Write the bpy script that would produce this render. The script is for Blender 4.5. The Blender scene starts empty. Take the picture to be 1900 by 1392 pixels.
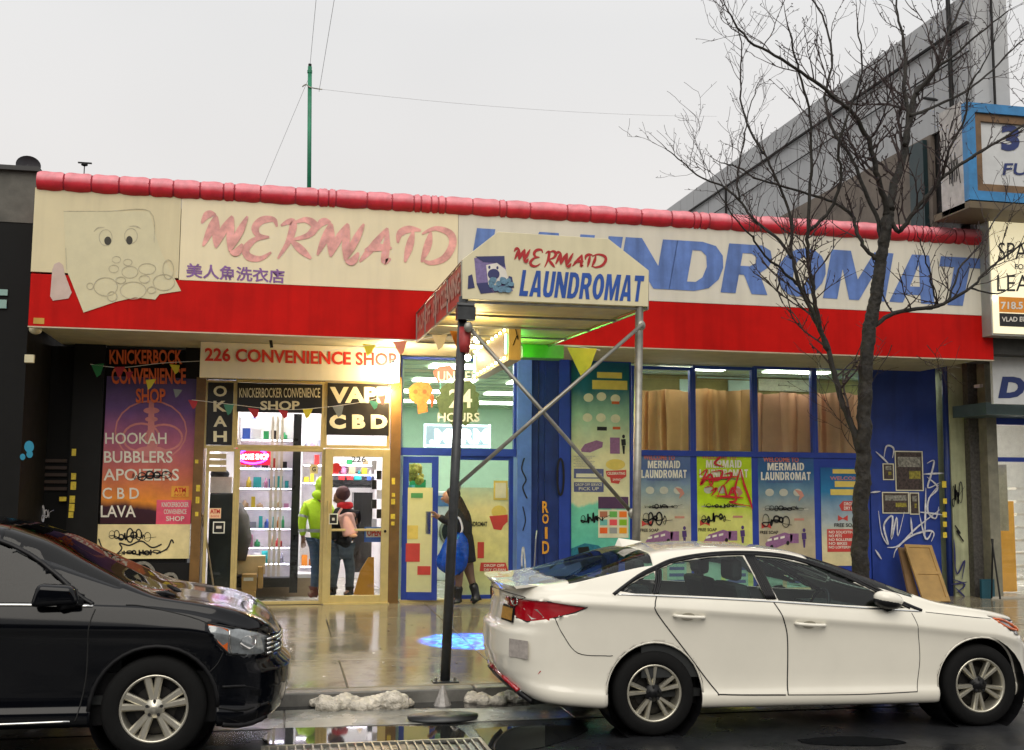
import bpy, bmesh, math, random
from mathutils import Vector, Matrix
import numpy as np
sc = bpy.context.scene
C = sc.collection
# ------------------------------------------------------------------ camera
F, YAW, PIT, ROL, EYE = 2037.3, 0.207, 0.106, 0.007, 1.9
cy_, sy_ = math.cos(YAW), math.sin(YAW); cp_, sp_ = math.cos(PIT), math.sin(PIT)
fw = Vector((sy_*cp_, cy_*cp_, sp_)); rt = Vector((cy_, -sy_, 0)); up = rt.cross(fw)
cr_, sr_ = math.cos(ROL), math.sin(ROL)
R_ = rt*cr_ + up*sr_; U_ = up*cr_ - rt*sr_
cam = bpy.data.objects.new('camera', bpy.data.cameras.new('camera')); C.objects.link(cam)
m = Matrix((R_, U_, -fw)).transposed().to_4x4(); m.translation = Vector((0, 0, EYE)); cam.matrix_world = m
cam.data.sensor_width = 36; cam.data.lens = F/1900*36; cam.data.clip_start = .05; cam.data.clip_end = 600
sc.camera = cam
# ------------------------------------------------------------------ world: even overcast dusk sky
w = bpy.data.worlds.new('World'); sc.world = w; w.use_nodes = True
nt = w.node_tree; bg = nt.nodes['Background']
sky = nt.nodes.new('ShaderNodeTexSky'); sky.sky_type = 'NISHITA'; sky.sun_disc = False
SUN_EL, SUN_AZ = math.radians(44), math.radians(192)
sky.sun_elevation = SUN_EL; sky.sun_rotation = SUN_AZ
tc = nt.nodes.new('ShaderNodeTexCoord'); sx = nt.nodes.new('ShaderNodeSeparateXYZ'); nt.links.new(tc.outputs['Generated'], sx.inputs[0])
rp = nt.nodes.new('ShaderNodeValToRGB'); nt.links.new(sx.outputs['Z'], rp.inputs[0])
e = rp.color_ramp.elements
e[0].position = 0.0; e[0].color = (.76, .70, .66, 1); e[1].position = 1.0; e[1].color = (1.06, 1.05, 1.04, 1)
x_ = e.new(.16); x_.color = (.715, .685, .66, 1); x_ = e.new(.4); x_.color = (.69, .685, .68, 1)
ns = nt.nodes.new('ShaderNodeTexNoise'); ns.inputs['Scale'].default_value = 2.2; ns.inputs['Detail'].default_value = 3
nt.links.new(tc.outputs['Generated'], ns.inputs['Vector'])
mr = nt.nodes.new('ShaderNodeMapRange'); mr.inputs['To Min'].default_value = 9.1; mr.inputs['To Max'].default_value = 11.3
nt.links.new(ns.outputs['Fac'], mr.inputs[0])
vm = nt.nodes.new('ShaderNodeVectorMath'); vm.operation = 'SCALE'; nt.links.new(rp.outputs[0], vm.inputs[0]); nt.links.new(mr.outputs[0], vm.inputs['Scale'])
mx = nt.nodes.new('ShaderNodeMix'); mx.data_type = 'RGBA'; mx.inputs[0].default_value = .97
nt.links.new(sky.outputs[0], mx.inputs[6]); nt.links.new(vm.outputs[0], mx.inputs[7]); nt.links.new(mx.outputs[2], bg.inputs[0])
bg.inputs[1].default_value = .1
sl = bpy.data.lights.new('sun', 'SUN'); sl.energy = 1.35; sl.angle = math.radians(50); sl.color = (1, .93, .82)
so = bpy.data.objects.new('sun', sl); C.objects.link(so); so.location = (0, -10, 20)
so.rotation_euler = Vector((math.sin(SUN_AZ)*math.cos(SUN_EL), math.cos(SUN_AZ)*math.cos(SUN_EL), math.sin(SUN_EL))).to_track_quat('Z', 'Y').to_euler()
sc.view_settings.view_transform = 'Standard'; sc.view_settings.look = 'None'; sc.view_settings.exposure = .22; sc.view_settings.gamma = 1
sc.view_settings.use_curve_mapping = False
sc.render.engine = 'CYCLES'; sc.cycles.use_denoising = True; sc.cycles.max_bounces = 8; sc.cycles.transparent_max_bounces = 16
sc.cycles.sample_clamp_indirect = 6
# ------------------------------------------------------------------ photo-measuring helpers: a line of sight meets a plane standing in the street
def ray(px, py):
    x, y = px-950, py-696; x, y = x*cr_+y*sr_, -x*sr_+y*cr_
    d = F*cp_+y*sp_; u = F*sp_-y*cp_
    return (x*cy_+d*sy_, -x*sy_+d*cy_, u)
def P(px, py, Y):
    r = ray(px, py); k = Y/r[1]; return Vector((r[0]*k, Y, r[2]*k+EYE))
def G(px, py, z=0.0):
    r = ray(px, py); k = (z-EYE)/r[2]; return Vector((r[0]*k, r[1]*k, z))
def PXs(px, py, X):
    r = ray(px, py); k = X/r[0]; return Vector((X, r[1]*k, r[2]*k+EYE))
# ------------------------------------------------------------------ materials
MC = {}
def S(h):
    h = h.lstrip('#'); f = lambda c: c/12.92 if c <= .04045 else ((c+.055)/1.055)**2.4
    return tuple(f(int(h[i:i+2], 16)/255) for i in (0, 2, 4))
def mat(name, rgb=(.5,.5,.5), rough=.6, metal=0, var=.12, scale=6., bump=0., emis=None, es=0, coat=0, streak=0, spec=.5, grad=None, bscale=None, trans=0):
    if name in MC: return MC[name]
    if isinstance(rgb, str): rgb = S(rgb)
    m = bpy.data.materials.new(name); m.use_nodes = True; n = m.node_tree; b = n.nodes['Principled BSDF']; L = n.links.new
    b.inputs['Base Color'].default_value = (*rgb, 1); b.inputs['Roughness'].default_value = rough; b.inputs['Metallic'].default_value = metal
    b.inputs['Coat Weight'].default_value = coat; b.inputs['Coat Roughness'].default_value = .05; b.inputs['Specular IOR Level'].default_value = spec
    geo = n.nodes.new('ShaderNodeNewGeometry'); src = None
    if grad:
        t = n.nodes.new('ShaderNodeTexCoord'); s = n.nodes.new('ShaderNodeSeparateXYZ'); L(t.outputs['Generated'], s.inputs[0])
        nz = n.nodes.new('ShaderNodeTexNoise'); nz.inputs['Scale'].default_value = 2.5; nz.inputs['Detail'].default_value = 5; L(t.outputs['Generated'], nz.inputs['Vector'])
        ma = n.nodes.new('ShaderNodeMath'); ma.operation = 'MULTIPLY_ADD'; ma.inputs[1].default_value = .16; L(nz.outputs['Fac'], ma.inputs[0])
        m2 = n.nodes.new('ShaderNodeMath'); m2.operation = 'ADD'; m2.inputs[1].default_value = -.08; L(s.outputs['Z'], m2.inputs[0]); L(m2.outputs[0], ma.inputs[2])
        r = n.nodes.new('ShaderNodeValToRGB'); L(ma.outputs[0], r.inputs[0]); el = r.color_ramp.elements
        for k, (p, c) in enumerate(grad):
            q = el[k] if k < 2 else el.new(p); q.position = p; q.color = (*S(c), 1)
        src = r.outputs[0]
    if var:
        nz = n.nodes.new('ShaderNodeTexNoise'); nz.inputs['Scale'].default_value = scale; nz.inputs['Detail'].default_value = 6; nz.inputs['Roughness'].default_value = .62
        L(geo.outputs['Position'], nz.inputs['Vector'])
        mrr = n.nodes.new('ShaderNodeMapRange'); mrr.inputs['From Min'].default_value = .3; mrr.inputs['From Max'].default_value = .7
        mrr.inputs['To Min'].default_value = 1-var; mrr.inputs['To Max'].default_value = 1+var*.8; L(nz.outputs['Fac'], mrr.inputs[0])
        f = mrr.outputs[0]
        if streak:
            mp = n.nodes.new('ShaderNodeMapping'); mp.inputs['Scale'].default_value = (7, 7, .5); L(geo.outputs['Position'], mp.inputs[0])
            n2 = n.nodes.new('ShaderNodeTexNoise'); n2.inputs['Scale'].default_value = 1.2; n2.inputs['Detail'].default_value = 5; L(mp.outputs[0], n2.inputs['Vector'])
            m3 = n.nodes.new('ShaderNodeMapRange'); m3.inputs['From Min'].default_value = .45; m3.inputs['From Max'].default_value = .75; m3.inputs['To Min'].default_value = 1; m3.inputs['To Max'].default_value = 1-streak
            L(n2.outputs['Fac'], m3.inputs[0]); mm = n.nodes.new('ShaderNodeMath'); mm.operation = 'MULTIPLY'; L(f, mm.inputs[0]); L(m3.outputs[0], mm.inputs[1]); f = mm.outputs[0]
        v = n.nodes.new('ShaderNodeVectorMath'); v.operation = 'SCALE'; L(f, v.inputs['Scale'])
        if src is None: v.inputs[0].default_value = rgb
        else: L(src, v.inputs[0])
        src = v.outputs[0]
        if rough > .12 and metal < .9:
            r4 = n.nodes.new('ShaderNodeMapRange'); r4.inputs['To Min'].default_value = max(.05, rough-.12); r4.inputs['To Max'].default_value = min(1, rough+.12); L(nz.outputs['Fac'], r4.inputs[0]); L(r4.outputs[0], b.inputs['Roughness'])
        if bump:
            bp = n.nodes.new('ShaderNodeBump'); bp.inputs['Strength'].default_value = bump; bp.inputs['Distance'].default_value = .02
            if bscale:
                n3 = n.nodes.new('ShaderNodeTexNoise'); n3.inputs['Scale'].default_value = bscale; n3.inputs['Detail'].default_value = 4; L(geo.outputs['Position'], n3.inputs['Vector']); L(n3.outputs['Fac'], bp.inputs['Height'])
            else: L(nz.outputs['Fac'], bp.inputs['Height'])
            L(bp.outputs[0], b.inputs['Normal'])
    if src is not None: L(src, b.inputs['Base Color'])
    if emis: b.inputs['Emission Color'].default_value = (*(S(emis) if isinstance(emis, str) else emis), 1); b.inputs['Emission Strength'].default_value = es
    if trans:   # thin cloth or vinyl that lets light through
        tr = n.nodes.new('ShaderNodeBsdfTranslucent'); mi = n.nodes.new('ShaderNodeMixShader'); mi.inputs[0].default_value = trans
        if src is not None: L(src, tr.inputs[0])
        else: tr.inputs[0].default_value = (*rgb, 1)
        L(b.outputs[0], mi.inputs[1]); L(tr.outputs[0], mi.inputs[2]); L(mi.outputs[0], n.nodes['Material Output'].inputs[0])
    MC[name] = m; return m
def glass(name, tint=(.9,.95,.93), gl=.5, rough=.02):
    if name in MC: return MC[name]
    m = bpy.data.materials.new(name); m.use_nodes = True; n = m.node_tree; n.nodes.remove(n.nodes['Principled BSDF']); L = n.links.new
    t = n.nodes.new('ShaderNodeBsdfTransparent'); t.inputs[0].default_value = (*tint, 1)
    g = n.nodes.new('ShaderNodeBsdfGlossy'); g.inputs['Roughness'].default_value = rough
    fr = n.nodes.new('ShaderNodeFresnel'); fr.inputs[0].default_value = 1.5; mu = n.nodes.new('ShaderNodeMath'); mu.operation = 'MULTIPLY'; mu.inputs[1].default_value = gl*2
    L(fr.outputs[0], mu.inputs[0]); mi = n.nodes.new('ShaderNodeMixShader'); L(mu.outputs[0], mi.inputs[0]); L(t.outputs[0], mi.inputs[1]); L(g.outputs[0], mi.inputs[2])
    L(mi.outputs[0], n.nodes['Material Output'].inputs[0]); MC[name] = m; return m
def wet(name, rgb, dry_rough=.75, thr=.5, bump=.3, scale=1.1, wetr=.06, dark=.45, var=.25):
    m = bpy.data.materials.new(name); m.use_nodes = True; n = m.node_tree; b = n.nodes['Principled BSDF']; L = n.links.new
    geo = n.nodes.new('ShaderNodeNewGeometry')
    a = n.nodes.new('ShaderNodeTexNoise'); a.inputs['Scale'].default_value = scale; a.inputs['Detail'].default_value = 5; a.inputs['Roughness'].default_value = .6; L(geo.outputs['Position'], a.inputs['Vector'])
    f = n.nodes.new('ShaderNodeTexNoise'); f.inputs['Scale'].default_value = 60; f.inputs['Detail'].default_value = 5; L(geo.outputs['Position'], f.inputs['Vector'])
    g = n.nodes.new('ShaderNodeTexNoise'); g.inputs['Scale'].default_value = 7; g.inputs['Detail'].default_value = 8; g.inputs['Roughness'].default_value = .7; L(geo.outputs['Position'], g.inputs['Vector'])
    r = n.nodes.new('ShaderNodeMapRange'); r.inputs['From Min'].default_value = thr-.12; r.inputs['From Max'].default_value = thr+.12; L(a.outputs['Fac'], r.inputs[0])   # 1 = dry
    rr = n.nodes.new('ShaderNodeMapRange'); rr.inputs['To Min'].default_value = wetr; rr.inputs['To Max'].default_value = dry_rough; L(r.outputs[0], rr.inputs[0]); L(rr.outputs[0], b.inputs['Roughness'])
    d = n.nodes.new('ShaderNodeMapRange'); d.inputs['To Min'].default_value = dark; d.inputs['To Max'].default_value = 1; L(r.outputs[0], d.inputs[0])
    v = n.nodes.new('ShaderNodeMapRange'); v.inputs['From Min'].default_value = .25; v.inputs['From Max'].default_value = .75; v.inputs['To Min'].default_value = 1-var; v.inputs['To Max'].default_value = 1+var; L(g.outputs['Fac'], v.inputs[0])
    mu = n.nodes.new('ShaderNodeMath'); mu.operation = 'MULTIPLY'; L(d.outputs[0], mu.inputs[0]); L(v.outputs[0], mu.inputs[1])
    s = n.nodes.new('ShaderNodeVectorMath'); s.operation = 'SCALE'; s.inputs[0].default_value = rgb; L(mu.outputs[0], s.inputs['Scale']); L(s.outputs[0], b.inputs['Base Color'])
    bp = n.nodes.new('ShaderNodeBump'); bp.inputs['Distance'].default_value = .006
    bs = n.nodes.new('ShaderNodeMapRange'); bs.inputs['To Min'].default_value = bump*.25; bs.inputs['To Max'].default_value = bump; L(r.outputs[0], bs.inputs[0]); L(bs.outputs[0], bp.inputs['Strength']); L(f.outputs['Fac'], bp.inputs['Height']); L(bp.outputs[0], b.inputs['Normal'])
    MC[name] = m; return m
# ------------------------------------------------------------------ objects
WL = {}
def props(o, label=None, cat=None, group=None, kind=None):
    if label: o['label'] = label
    if cat: o['category'] = cat
    if group: o['group'] = group
    if kind: o['kind'] = kind
    return o
def thing(name, label, cat, loc, group=None):
    o = bpy.data.objects.new(name, None); o.empty_display_size = .1; C.objects.link(o); o.location = loc; WL[o.name] = Vector(loc)
    return props(o, label, cat, group)
def mk(name, g, m, parent=None, smooth=False, label=None, cat=None, group=None, kind=None):
    v, f = g[0], g[1]
    v = [Vector(p) for p in v]
    if parent is not None: base = WL[parent.name]
    else:
        lo = [min(p[i] for p in v) for i in range(3)]; hi = [max(p[i] for p in v) for i in range(3)]
        base = Vector(((lo[0]+hi[0])/2, (lo[1]+hi[1])/2, lo[2])) if kind != 'structure' else Vector((0, 0, 0))
    me = bpy.data.meshes.new(name); me.from_pydata([tuple(p-base) for p in v], [], f); me.update()
    for mm in (m if isinstance(m, (list, tuple)) else [m]): me.materials.append(mm)
    if smooth: me.polygons.foreach_set('use_smooth', [True]*len(me.polygons))
    if len(g) > 2: me.polygons.foreach_set('material_index', g[2])
    o = bpy.data.objects.new(name, me); C.objects.link(o)
    if parent is not None: o.parent = parent; WL[o.name] = base
    else: o.location = base; WL[o.name] = base
    return props(o, label, cat, group, kind)
def bev(o, wd=.006, seg=2, angle=.6):
    b = o.modifiers.new('bevel', 'BEVEL'); b.width = wd; b.segments = seg; b.limit_method = 'ANGLE'; b.angle_limit = angle; return o
def merge(*gs):
    V, Fc = [], []
    for g in gs:
        k = len(V); V += list(g[0]); Fc += [tuple(i+k for i in f) for f in g[1]]
    return V, Fc
BF = [(0,3,2,1),(4,5,6,7),(0,1,5,4),(1,2,6,5),(2,3,7,6),(3,0,4,7)]
def box(x0, x1, y0, y1, z0, z1):
    if x0 > x1: x0, x1 = x1, x0
    if y0 > y1: y0, y1 = y1, y0
    if z0 > z1: z0, z1 = z1, z0
    return [(x0,y0,z0),(x1,y0,z0),(x1,y1,z0),(x0,y1,z0),(x0,y0,z1),(x1,y0,z1),(x1,y1,z1),(x0,y1,z1)], BF
def rect(x0, y0, x1, y1, Y):      # world rectangle seen at these picture coordinates
    ym, xm = (y0+y1)/2, (x0+x1)/2
    return P(x0, ym, Y).x, P(x1, ym, Y).x, P(xm, y1, Y).z, P(xm, y0, Y).z
def pbox(x0, y0, x1, y1, Y, d=.05):
    a, b, c, e = rect(x0, y0, x1, y1, Y); return box(a, b, Y, Y+d, c, e)
def frame(x0, x1, y0, y1, z0, z1, t):   # rectangular ring
    return merge(box(x0, x0+t, y0, y1, z0, z1), box(x1-t, x1, y0, y1, z0, z1), box(x0+t, x1-t, y0, y1, z1-t, z1), box(x0+t, x1-t, y0, y1, z0, z0+t))
def mks(name, gs, m, parent, **k): return [mk(name, g, m, parent, **k) for g in gs]
def tube(path, r, n=8, cap=True):
    path = [Vector(p) for p in path]; rr = r if isinstance(r, (list, tuple)) else [r]*len(path)
    V, Fc = [], []; prev = None
    for i, p in enumerate(path):
        t = (path[min(i+1, len(path)-1)]-path[max(i-1, 0)])
        t = t.normalized() if t.length > 1e-9 else Vector((0,0,1))
        if prev is None: a = t.orthogonal().normalized()
        else: a = (prev-t*prev.dot(t)); a = a.normalized() if a.length > 1e-6 else t.orthogonal().normalized()
        prev = a; b = t.cross(a)
        for k in range(n):
            q = 2*math.pi*k/n; V.append(p+(a*math.cos(q)+b*math.sin(q))*rr[i])
    for i in range(len(path)-1):
        for k in range(n):
            k2 = (k+1) % n; Fc.append((i*n+k, i*n+k2, (i+1)*n+k2, (i+1)*n+k))
    if cap: Fc += [tuple(range(n-1, -1, -1)), tuple((len(path)-1)*n+k for k in range(n))]
    return V, Fc
def lathe(prof, c, axis='y', n=32, sgn=1):     # prof: (radius, offset along axis)
    V, Fc = [], []
    for r, h in prof:
        for k in range(n):
            q = 2*math.pi*k/n; a, b = r*math.cos(q), r*math.sin(q)
            V.append((c[0]+a, c[1]+h*sgn, c[2]+b) if axis == 'y' else ((c[0]+a, c[1]+b, c[2]+h) if axis == 'z' else (c[0]+h*sgn, c[1]+a, c[2]+b)))
    for i in range(len(prof)-1):
        for k in range(n): k2 = (k+1) % n; Fc.append((i*n+k, i*n+k2, (i+1)*n+k2, (i+1)*n+k))
    return V, Fc
def ball(c, r, n=10, s=(1,1,1)):
    V, Fc = [], []
    for i in range(n+1):
        a = math.pi*i/n
        for k in range(n*2): q = math.pi*k/n; V.append((c[0]+r*s[0]*math.sin(a)*math.cos(q), c[1]+r*s[1]*math.sin(a)*math.sin(q), c[2]+r*s[2]*math.cos(a)))
    for i in range(n):
        for k in range(n*2): k2 = (k+1) % (n*2); Fc.append((i*2*n+k, (i+1)*2*n+k, (i+1)*2*n+k2, i*2*n+k2))
    return V, Fc
def ppoly(pts, Y, t=.004):       # polygon plate with its face at Y, thickness behind
    V = [P(x, y, Y) for x, y in pts]; n = len(V)
    V2 = [v+Vector((0, t, 0)) for v in V]
    ar = sum(V[i].x*V[(i+1) % n].z-V[(i+1) % n].x*V[i].z for i in range(n))
    idx = list(range(n)) if ar > 0 else list(range(n))[::-1]
    Fc = [tuple(idx), tuple(i+n for i in idx[::-1])]
    for q in range(n): a, b = idx[q], idx[(q+1) % n]; Fc.append((b, a, a+n, b+n))
    return V+V2, Fc
def smooth_path(p, k=5):
    out = []
    for i in range(len(p)-1):
        a, b, c, d = p[max(i-1, 0)], p[i], p[i+1], p[min(i+2, len(p)-1)]
        for s in range(k):
            t = s/k; out.append(tuple(.5*((2*b[j])+(-a[j]+c[j])*t+(2*a[j]-5*b[j]+4*c[j]-d[j])*t*t+(-a[j]+3*b[j]-3*c[j]+d[j])*t**3) for j in range(len(b))))
    out.append(tuple(p[-1])); return out
def stroke(pts, wpx, Y, sm=True, taper=False, t=.0):     # brush stroke lying on plane Y
    if sm: pts = smooth_path(pts)
    n = len(pts); L, Rr = [], []
    for i in range(n):
        dx = pts[min(i+1, n-1)][0]-pts[max(i-1, 0)][0]; dy = pts[min(i+1, n-1)][1]-pts[max(i-1, 0)][1]; l = math.hypot(dx, dy) or 1
        ww = (wpx[0]+(wpx[1]-wpx[0])*i/(n-1) if isinstance(wpx, tuple) else wpx)/2
        if taper: ww *= min(1, .25+2.2*min(i, n-1-i)/n)
        nx, ny = -dy/l*ww, dx/l*ww
        L.append(P(pts[i][0]+nx, pts[i][1]+ny, Y)); Rr.append(P(pts[i][0]-nx, pts[i][1]-ny, Y))
    return L+Rr, [(i, i+1, n+i+1, n+i) for i in range(n-1)]
def scrib(x0, y0, x1, y1, loops, seed, Y, wpx=2.5):      # a running hand: loops, humps and spikes of uneven height
    r = random.Random(seed); pts = []; W0 = x1-x0; h = (y1-y0)/2; my = (y0+y1)/2; st = W0/(loops+.6); x = x0
    for k in range(loops):
        A = h*r.uniform(.35, 1); kind = r.random(); w0 = st*r.uniform(.35, .75); cy0 = my+h*r.uniform(-.25, .25)
        if kind < .55: pts += [(x+w0*.5+w0*math.cos(t), cy0-A*math.sin(t)) for t in (3.3, 2.4, 1.5, .6, -.3, -1.2, -2.1, -2.8)]
        elif kind < .8: pts += [(x, cy0+A*.6), (x+w0*.25, cy0-A), (x+w0*.5, cy0+A), (x+w0*.9, cy0-A*.3)]
        else: pts += [(x, cy0), (x+w0*.5, cy0-A*.6), (x+w0, cy0), (x+w0*.6, cy0+A*.8), (x+w0*.2, cy0+A*.3)]
        x += st*r.uniform(.75, 1.25)
    pts.append((x1, my+h*r.uniform(-.8, .8))); return stroke(pts, wpx, Y, taper=True)
TX = {}
def textmesh(s, bold=.0, space=1.0, line=1.0, font=None):
    k = (s, bold, space, line)
    if k not in TX:
        c = bpy.data.curves.new('t', 'FONT'); c.body = s; c.offset = bold; c.space_character = space; c.space_line = line; c.resolution_u = 3; c.align_x = 'CENTER'
        o = bpy.data.objects.new('t', c); me = bpy.data.meshes.new_from_object(o)
        v = [tuple(q.co)[:2] for q in me.vertices]; f = [tuple(p.vertices) for p in me.polygons]
        xs = [p[0] for p in v]; ys = [p[1] for p in v]; a, b, c0, d = min(xs), max(xs), min(ys), max(ys)
        TX[k] = ([((p[0]-a)/(b-a), (p[1]-c0)/(d-c0)) for p in v], f)
        bpy.data.objects.remove(o); bpy.data.meshes.remove(me)
    return TX[k]
def ptext(s, TL, TR, BR, BL, Y, bold=.02, space=1.0, line=1.0):
    v, f = textmesh(s, bold, space, line); a, b, c, d = (P(*q, Y) for q in (BL, BR, TR, TL))
    return [(a*(1-x)+b*x)*(1-y)+(d*(1-x)+c*x)*y for x, y in v], f
def rtext(s, x0, y0, x1, y1, Y, bold=.02, space=1.0, line=1.0, tilt=0):
    return ptext(s, (x0, y0), (x1, y0+tilt), (x1, y1+tilt), (x0, y1), Y, bold, space, line)
from mathutils.geometry import tessellate_polygon
def _arc(cx, cy, rx, ry, n=16): return [(cx+rx*math.cos(6.2832*k/n), cy+ry*math.sin(6.2832*k/n)) for k in range(n)]
BLK = {
 'L': (.80, [[(0,0),(1,0),(1,.2),(.42,.2),(.42,1),(0,1)]]),
 'A': (1.1, [[(0,0),(.30,0),(.345,.17),(.655,.17),(.70,0),(1,0),(.69,1),(.31,1)], [(.39,.34),(.61,.34),(.50,.80)]]),
 'U': (1.0, [[(0,1),(0,.26),(.1,.07),(.32,0),(.68,0),(.9,.07),(1,.26),(1,1),(.66,1),(.66,.28),(.58,.17),(.42,.17),(.34,.28),(.34,1)]]),
 'N': (1.08, [[(0,0),(.29,0),(.29,.54),(.69,0),(1,0),(1,1),(.71,1),(.71,.46),(.31,1),(0,1)]]),
 'D': (1.02, [[(0,0),(.5,0),(.78,.07),(.95,.26),(1,.5),(.95,.74),(.78,.93),(.5,1),(0,1)], [(.33,.18),(.33,.82),(.5,.82),(.62,.72),(.67,.5),(.62,.28),(.5,.18)]]),
 'R': (1.04, [[(0,0),(.32,0),(.32,.38),(.43,.38),(.66,0),(1,0),(.75,.43),(.92,.56),(.97,.72),(.9,.9),(.7,1),(0,1)], [(.32,.56),(.32,.82),(.52,.82),(.63,.75),(.63,.63),(.52,.56)]]),
 'O': (1.1, [_arc(.5,.5,.5,.5), _arc(.5,.5,.17,.32)]),
 'M': (1.38, [[(0,0),(.23,0),(.23,.62),(.42,0),(.58,0),(.77,.62),(.77,0),(1,0),(1,1),(.69,1),(.5,.42),(.31,1),(0,1)]]),
 'T': (.92, [[(.33,0),(.67,0),(.67,.79),(1,.79),(1,1),(0,1),(0,.79),(.33,.79)]]),
 'E': (.82, [[(0,0),(1,0),(1,.18),(.4,.18),(.4,.41),(.9,.41),(.9,.59),(.4,.59),(.4,.82),(1,.82),(1,1),(0,1)]]),
 'I': (.36, [[(0,0),(1,0),(1,1),(0,1)]])}
def bglyph(ch):
    polys = BLK[ch][1]; V = [q for p in polys for q in p]
    t = tessellate_polygon([[Vector((x, y, 0)) for x, y in p] for p in polys]); out = []
    for tr in t:
        (x0, y0), (x1, y1), (x2, y2) = (V[i] for i in tr); out.append(tuple(tr) if (x1-x0)*(y2-y0)-(x2-x0)*(y1-y0) > 0 else tuple(tr)[::-1])
    return V, out
def bword(word, TL, TR, BR, BL, Y, gap=.12):
    a, b, c, d = (P(*q, Y) for q in (BL, BR, TR, TL)); tot = sum(BLK[k][0] for k in word)+gap*(len(word)-1); x = 0; gs = []
    for k in word:
        w_ = BLK[k][0]; V, Fc = bglyph(k); gs.append(([(a*(1-(x+u*w_)/tot)+b*((x+u*w_)/tot))*(1-v)+(d*(1-(x+u*w_)/tot)+c*((x+u*w_)/tot))*v for u, v in V], Fc)); x += w_+gap
    return gs
def lamp(name, kind, loc, energy, color, parent=None, size=.05, **kw):
    l = bpy.data.lights.new(name, kind); l.energy = energy; l.color = color
    if kind == 'POINT': l.shadow_soft_size = size
    o = bpy.data.objects.new(name, l); C.objects.link(o)
    if parent: o.parent = parent; o.location = Vector(loc)-WL[parent.name]
    else: o.location = loc
    return o
def sw(y): return .13+.015*(y-10.1)
YS = 16.76; YF = 14.8
random.seed(4)
# ================================================================== the setting
m_asph = wet('wet_asphalt', (.018, .019, .021), .5, .53, .7, .55, .1, .8, .4)
m_conc = wet('wet_concrete', (.30, .26, .18), .20, .5, .22, .7, .07, .66, .24)
m_curb = wet('curb_concrete', (.17, .165, .15), .6, .45, .4, 2, .2, .5, .3)
m_joint = mat('joint_dirt', (.035, .033, .03), .6)
m_pud = mat('puddle_water', (.012, .013, .014), .03, var=0, spec=.9)
mk('ground', ([(-90, 30, -.05), (110, 30, -.05), (110, 260, -.05), (-90, 260, -.05)], [(0, 1, 2, 3)]), m_asph, kind='structure')
mk('road', ([(-90, -60, 0), (110, -60, 0), (110, 10.1, 0), (-90, 10.1, 0)], [(0, 1, 2, 3)]), m_asph, kind='structure')
swk = mk('sidewalk', ([(-60, 10.1, -.05), (70, 10.1, -.05), (70, 16.9, -.05), (-60, 16.9, -.05), (-60, 10.1, .105), (70, 10.1, .105), (70, 30, .205), (-60, 30, .205)], [(4, 5, 6, 7), (0, 1, 5, 4)]), m_joint, kind='structure')
crb = mk('curb', box(-60, 70, 10.1, 10.12, -.05, .09), m_joint, kind='structure')
rr = random.Random(2)
cxs = [-9+1.8*k for k in range(15)]
for x in cxs:
    bev(mk('curbstone', box(x, x+1.788, 10.08+rr.uniform(-.006, .006), 10.262, -.04, .128+rr.uniform(-.004, .004)), m_curb, crb), .015)
xj = G(705, 1122, .23).x
rows = [(10.27, 11.75), (11.755, 13.35), (13.355, 15.05), (15.055, 16.76)]
for j, (a, b) in enumerate(rows):
    off = (0, .6, 0, .35)[j]
    for k in range(-5, 9):
        x0 = -.86+off*(k < 1)+k*1.52 if j else -.86+k*1.52
        x1 = x0+1.512
        if k == -1: x1 = min(x1, -.86+off-.012) if j else x1-.03
        za, zb = sw(a)+rr.uniform(-.002, .002), sw(b)+rr.uniform(-.002, .002)
        v = [(x0, a, za-.06), (x1, a, za-.06), (x1, b, zb-.06), (x0, b, zb-.06), (x0, a, za), (x1, a, za), (x1, b, zb), (x0, b, zb)]
        bev(mk('slab', (v, BF), m_conc, swk), .008, 1)
# gutter and road puddles, standing water a few mm above the asphalt
def puddle(pts, z, name='puddle', seed=0):
    p = smooth_path([G(x, y, z)[:] for x, y in pts]+[G(*pts[0], z)[:]], 6)[:-1]
    r = random.Random(seed); p = [(a+r.uniform(-.012, .012), b+r.uniform(-.008, .008), c) for a, b, c in p]
    mk(name, (p, [tuple(range(len(p)))]), m_pud, kind='structure')
m_wat = mat('gutter_water', (.02, .022, .024), .045, var=.2, scale=30, spec=1, bump=.02, bscale=9)
yg_ = G(700, 1347).y
m_gut = wet('gutter_concrete', (.30, .30, .27), .4, .5, .3, 1.5, .07, .7, .25)
gtr = mk('gutter', box(-60, 70, yg_, 10.08, -.05, .0035), m_joint, kind='structure')
for k in range(12): bev(mk('slab', box(-9.5+2.4*k, -9.5+2.4*k+2.39, yg_+.01, 10.075, -.03, .005+rr.uniform(0, .002)), m_gut, gtr), .004, 1)
puddle([(330, 1322), (560, 1306), (760, 1302), (990, 1297), (1020, 1304), (890, 1313), (700, 1314), (520, 1318), (360, 1340)], .010, seed=1)
puddle([(505, 1351), (640, 1349), (820, 1347), (850, 1352), (862, 1378), (700, 1377), (500, 1381)], .010, seed=2)
puddle([(1480, 1372), (1560, 1366), (1640, 1370), (1680, 1378), (1600, 1384), (1500, 1380)], .005, seed=3)
puddle([(880, 1352), (1010, 1346), (1090, 1352), (1010, 1385), (920, 1391)], .005, seed=4)
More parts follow.
